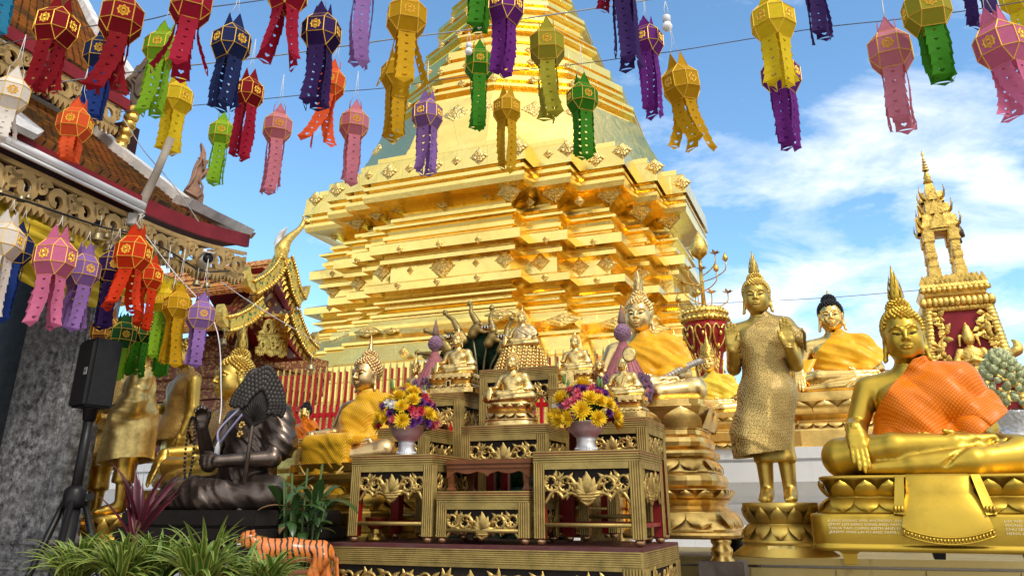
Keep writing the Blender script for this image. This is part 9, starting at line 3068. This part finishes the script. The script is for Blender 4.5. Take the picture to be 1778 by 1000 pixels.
# ------------------------------------------------------------------ lotus-bud arrangement at the right edge, and what peeps out behind it
def buds():
	D = 4.7; p = PX(1766, 768, D); m = MPP(1755, 700, D)
	r = empty('lotus_arrangement', p, 0, 1, 'mound of pale green folded lotus buds in a cut-glass bowl at the right edge', 'flower arrangement')
	b = MB(); b.lathe([(12 * m, 0), (30 * m, 0), (24 * m, 8 * m), (20 * m, 16 * m), (30 * m, 30 * m), (38 * m, 46 * m), (40 * m, 50 * m), (36 * m, 48 * m), (10 * m, 30 * m)], 30)
	t = NT('cut_glass'); v = t.n('ShaderNodeTexVoronoi'); v.inputs['Scale'].default_value = 40; t.l(t.coord('Object'), v.inputs['Vector'])
	t.set((0.85, 0.87, 0.88), 0, 0.08, t.bump(v.outputs['Distance'], 0.8, 0.01)); t.b.inputs['Transmission Weight'].default_value = 0.55
	b.build('glass_bowl', t.mat, r)
	BG = plain('lotus_bud_green', (0.54, 0.57, 0.30), 0.6, 0, 0.45, 14, 0.2, 60)
	q = MB(); q.lathe([(0.001, -0.7), (0.55, -0.45), (0.72, 0.0), (0.50, 0.45), (0.20, 0.72), (0.001, 0.9)], 8)
	for k in range(5):
		a = k * 1.2566; q.add([(0.30 * math.cos(a - 0.5), 0.30 * math.sin(a - 0.5), 0.2), (0.78 * math.cos(a), 0.78 * math.sin(a), 0.1), (0.30 * math.cos(a + 0.5), 0.30 * math.sin(a + 0.5), 0.2), (0.62 * math.cos(a), 0.62 * math.sin(a), 0.85)], [(0, 1, 3), (1, 2, 3)], 0, True)
	me = q.mesh('lotus_bud')
	rng = random.Random(5); n = 0
	for d in fib_pts(150):
		if d.z < -0.25 or n >= 90: continue
		pos = Vector((d.x * 44 * m, d.y * 44 * m, 66 * m + (d.z + 0.2) * 74 * m * (1 if d.z > 0 else 0.6)))
		f = 1 - 0.35 * max(0, d.z)
		o = inst('lotus_bud', me, BG, r); o.location = Vector((pos.x * f, pos.y * f, pos.z)); o.rotation_mode = 'QUATERNION'; o.rotation_quaternion = (d + Vector((0, 0, 0.25))).to_track_quat('Z', 'Y')
		s = 9.0 * m * rng.uniform(0.8, 1.2); o.scale = (s, s, s); n += 1
	b = Leaves()
	for k in range(16): b.strap((0, 0, 44 * m), k * 0.4, 44 * m, 8 * m, 0.35, 0.5, rng, 6)
	b.build('leaf_collar', M_BROAD, r)
	hb = p.z - TZ
	b = MB(); zb_ = p.z
	b.lathe([(34 * m, -zb_), (34 * m, -zb_ + 0.03), (20 * m, -zb_ + 0.08), (18 * m, -0.10), (34 * m, -0.02), (34 * m, -0.001), (2 * m, -0.001)], 20)
	b.build('stand', G_WARM, r)
buds()
def roof_naga():
	D = 9.5; p = PX(1760, 640, D); m = MPP(1755, 620, D)
	r = empty('far_shrine_roof', (p.x, p.y, TZ), -GA, 1, 'gilded roof end with naga finial and small white spire, far behind the lotus buds', 'shrine roof')
	z = lambda py: PX(1755, py, D).z - TZ
	b = MB(); b.tube(crom([(-34 * m, 0, z(640)), (-10 * m, 0, z(622)), (6 * m, 0, z(612)), (14 * m, 0, z(606)), (12 * m, 0, z(596)), (6 * m, 0, z(590))], 5), [float(v) for v in np.interp(np.linspace(0, 1, 26), [0, 0.5, 0.75, 1], [6 * m, 9 * m, 7 * m, 0.6 * m])], 8)
	for k in range(9): b.lathe([(3.2 * m, 0), (2.6 * m, 4 * m), (0.4 * m, 10 * m)], 6, c=((-30 + 5 * k) * m, 0, z(638 - 3.0 * k)))
	b.build('naga_finial', G_LEAF, r)
	b = MB(); b.lathe([(9 * m, z(640)), (8 * m, z(626)), (5 * m, z(620)), (5.5 * m, z(612)), (3 * m, z(604)), (3.4 * m, z(598)), (1.8 * m, z(590)), (0.8 * m, z(582)), (0.2 * m, z(568))], 14, c=(-24 * m, 0, 0)); b.build('spire', plain('white_spire', (0.66, 0.62, 0.58), 0.6), r)
	b = MB(); b.box((-20 * m, 0.2, z(640) / 2), (90 * m, 0.7, z(640))); b.build('wall', M_STENCIL, r)
roof_naga()
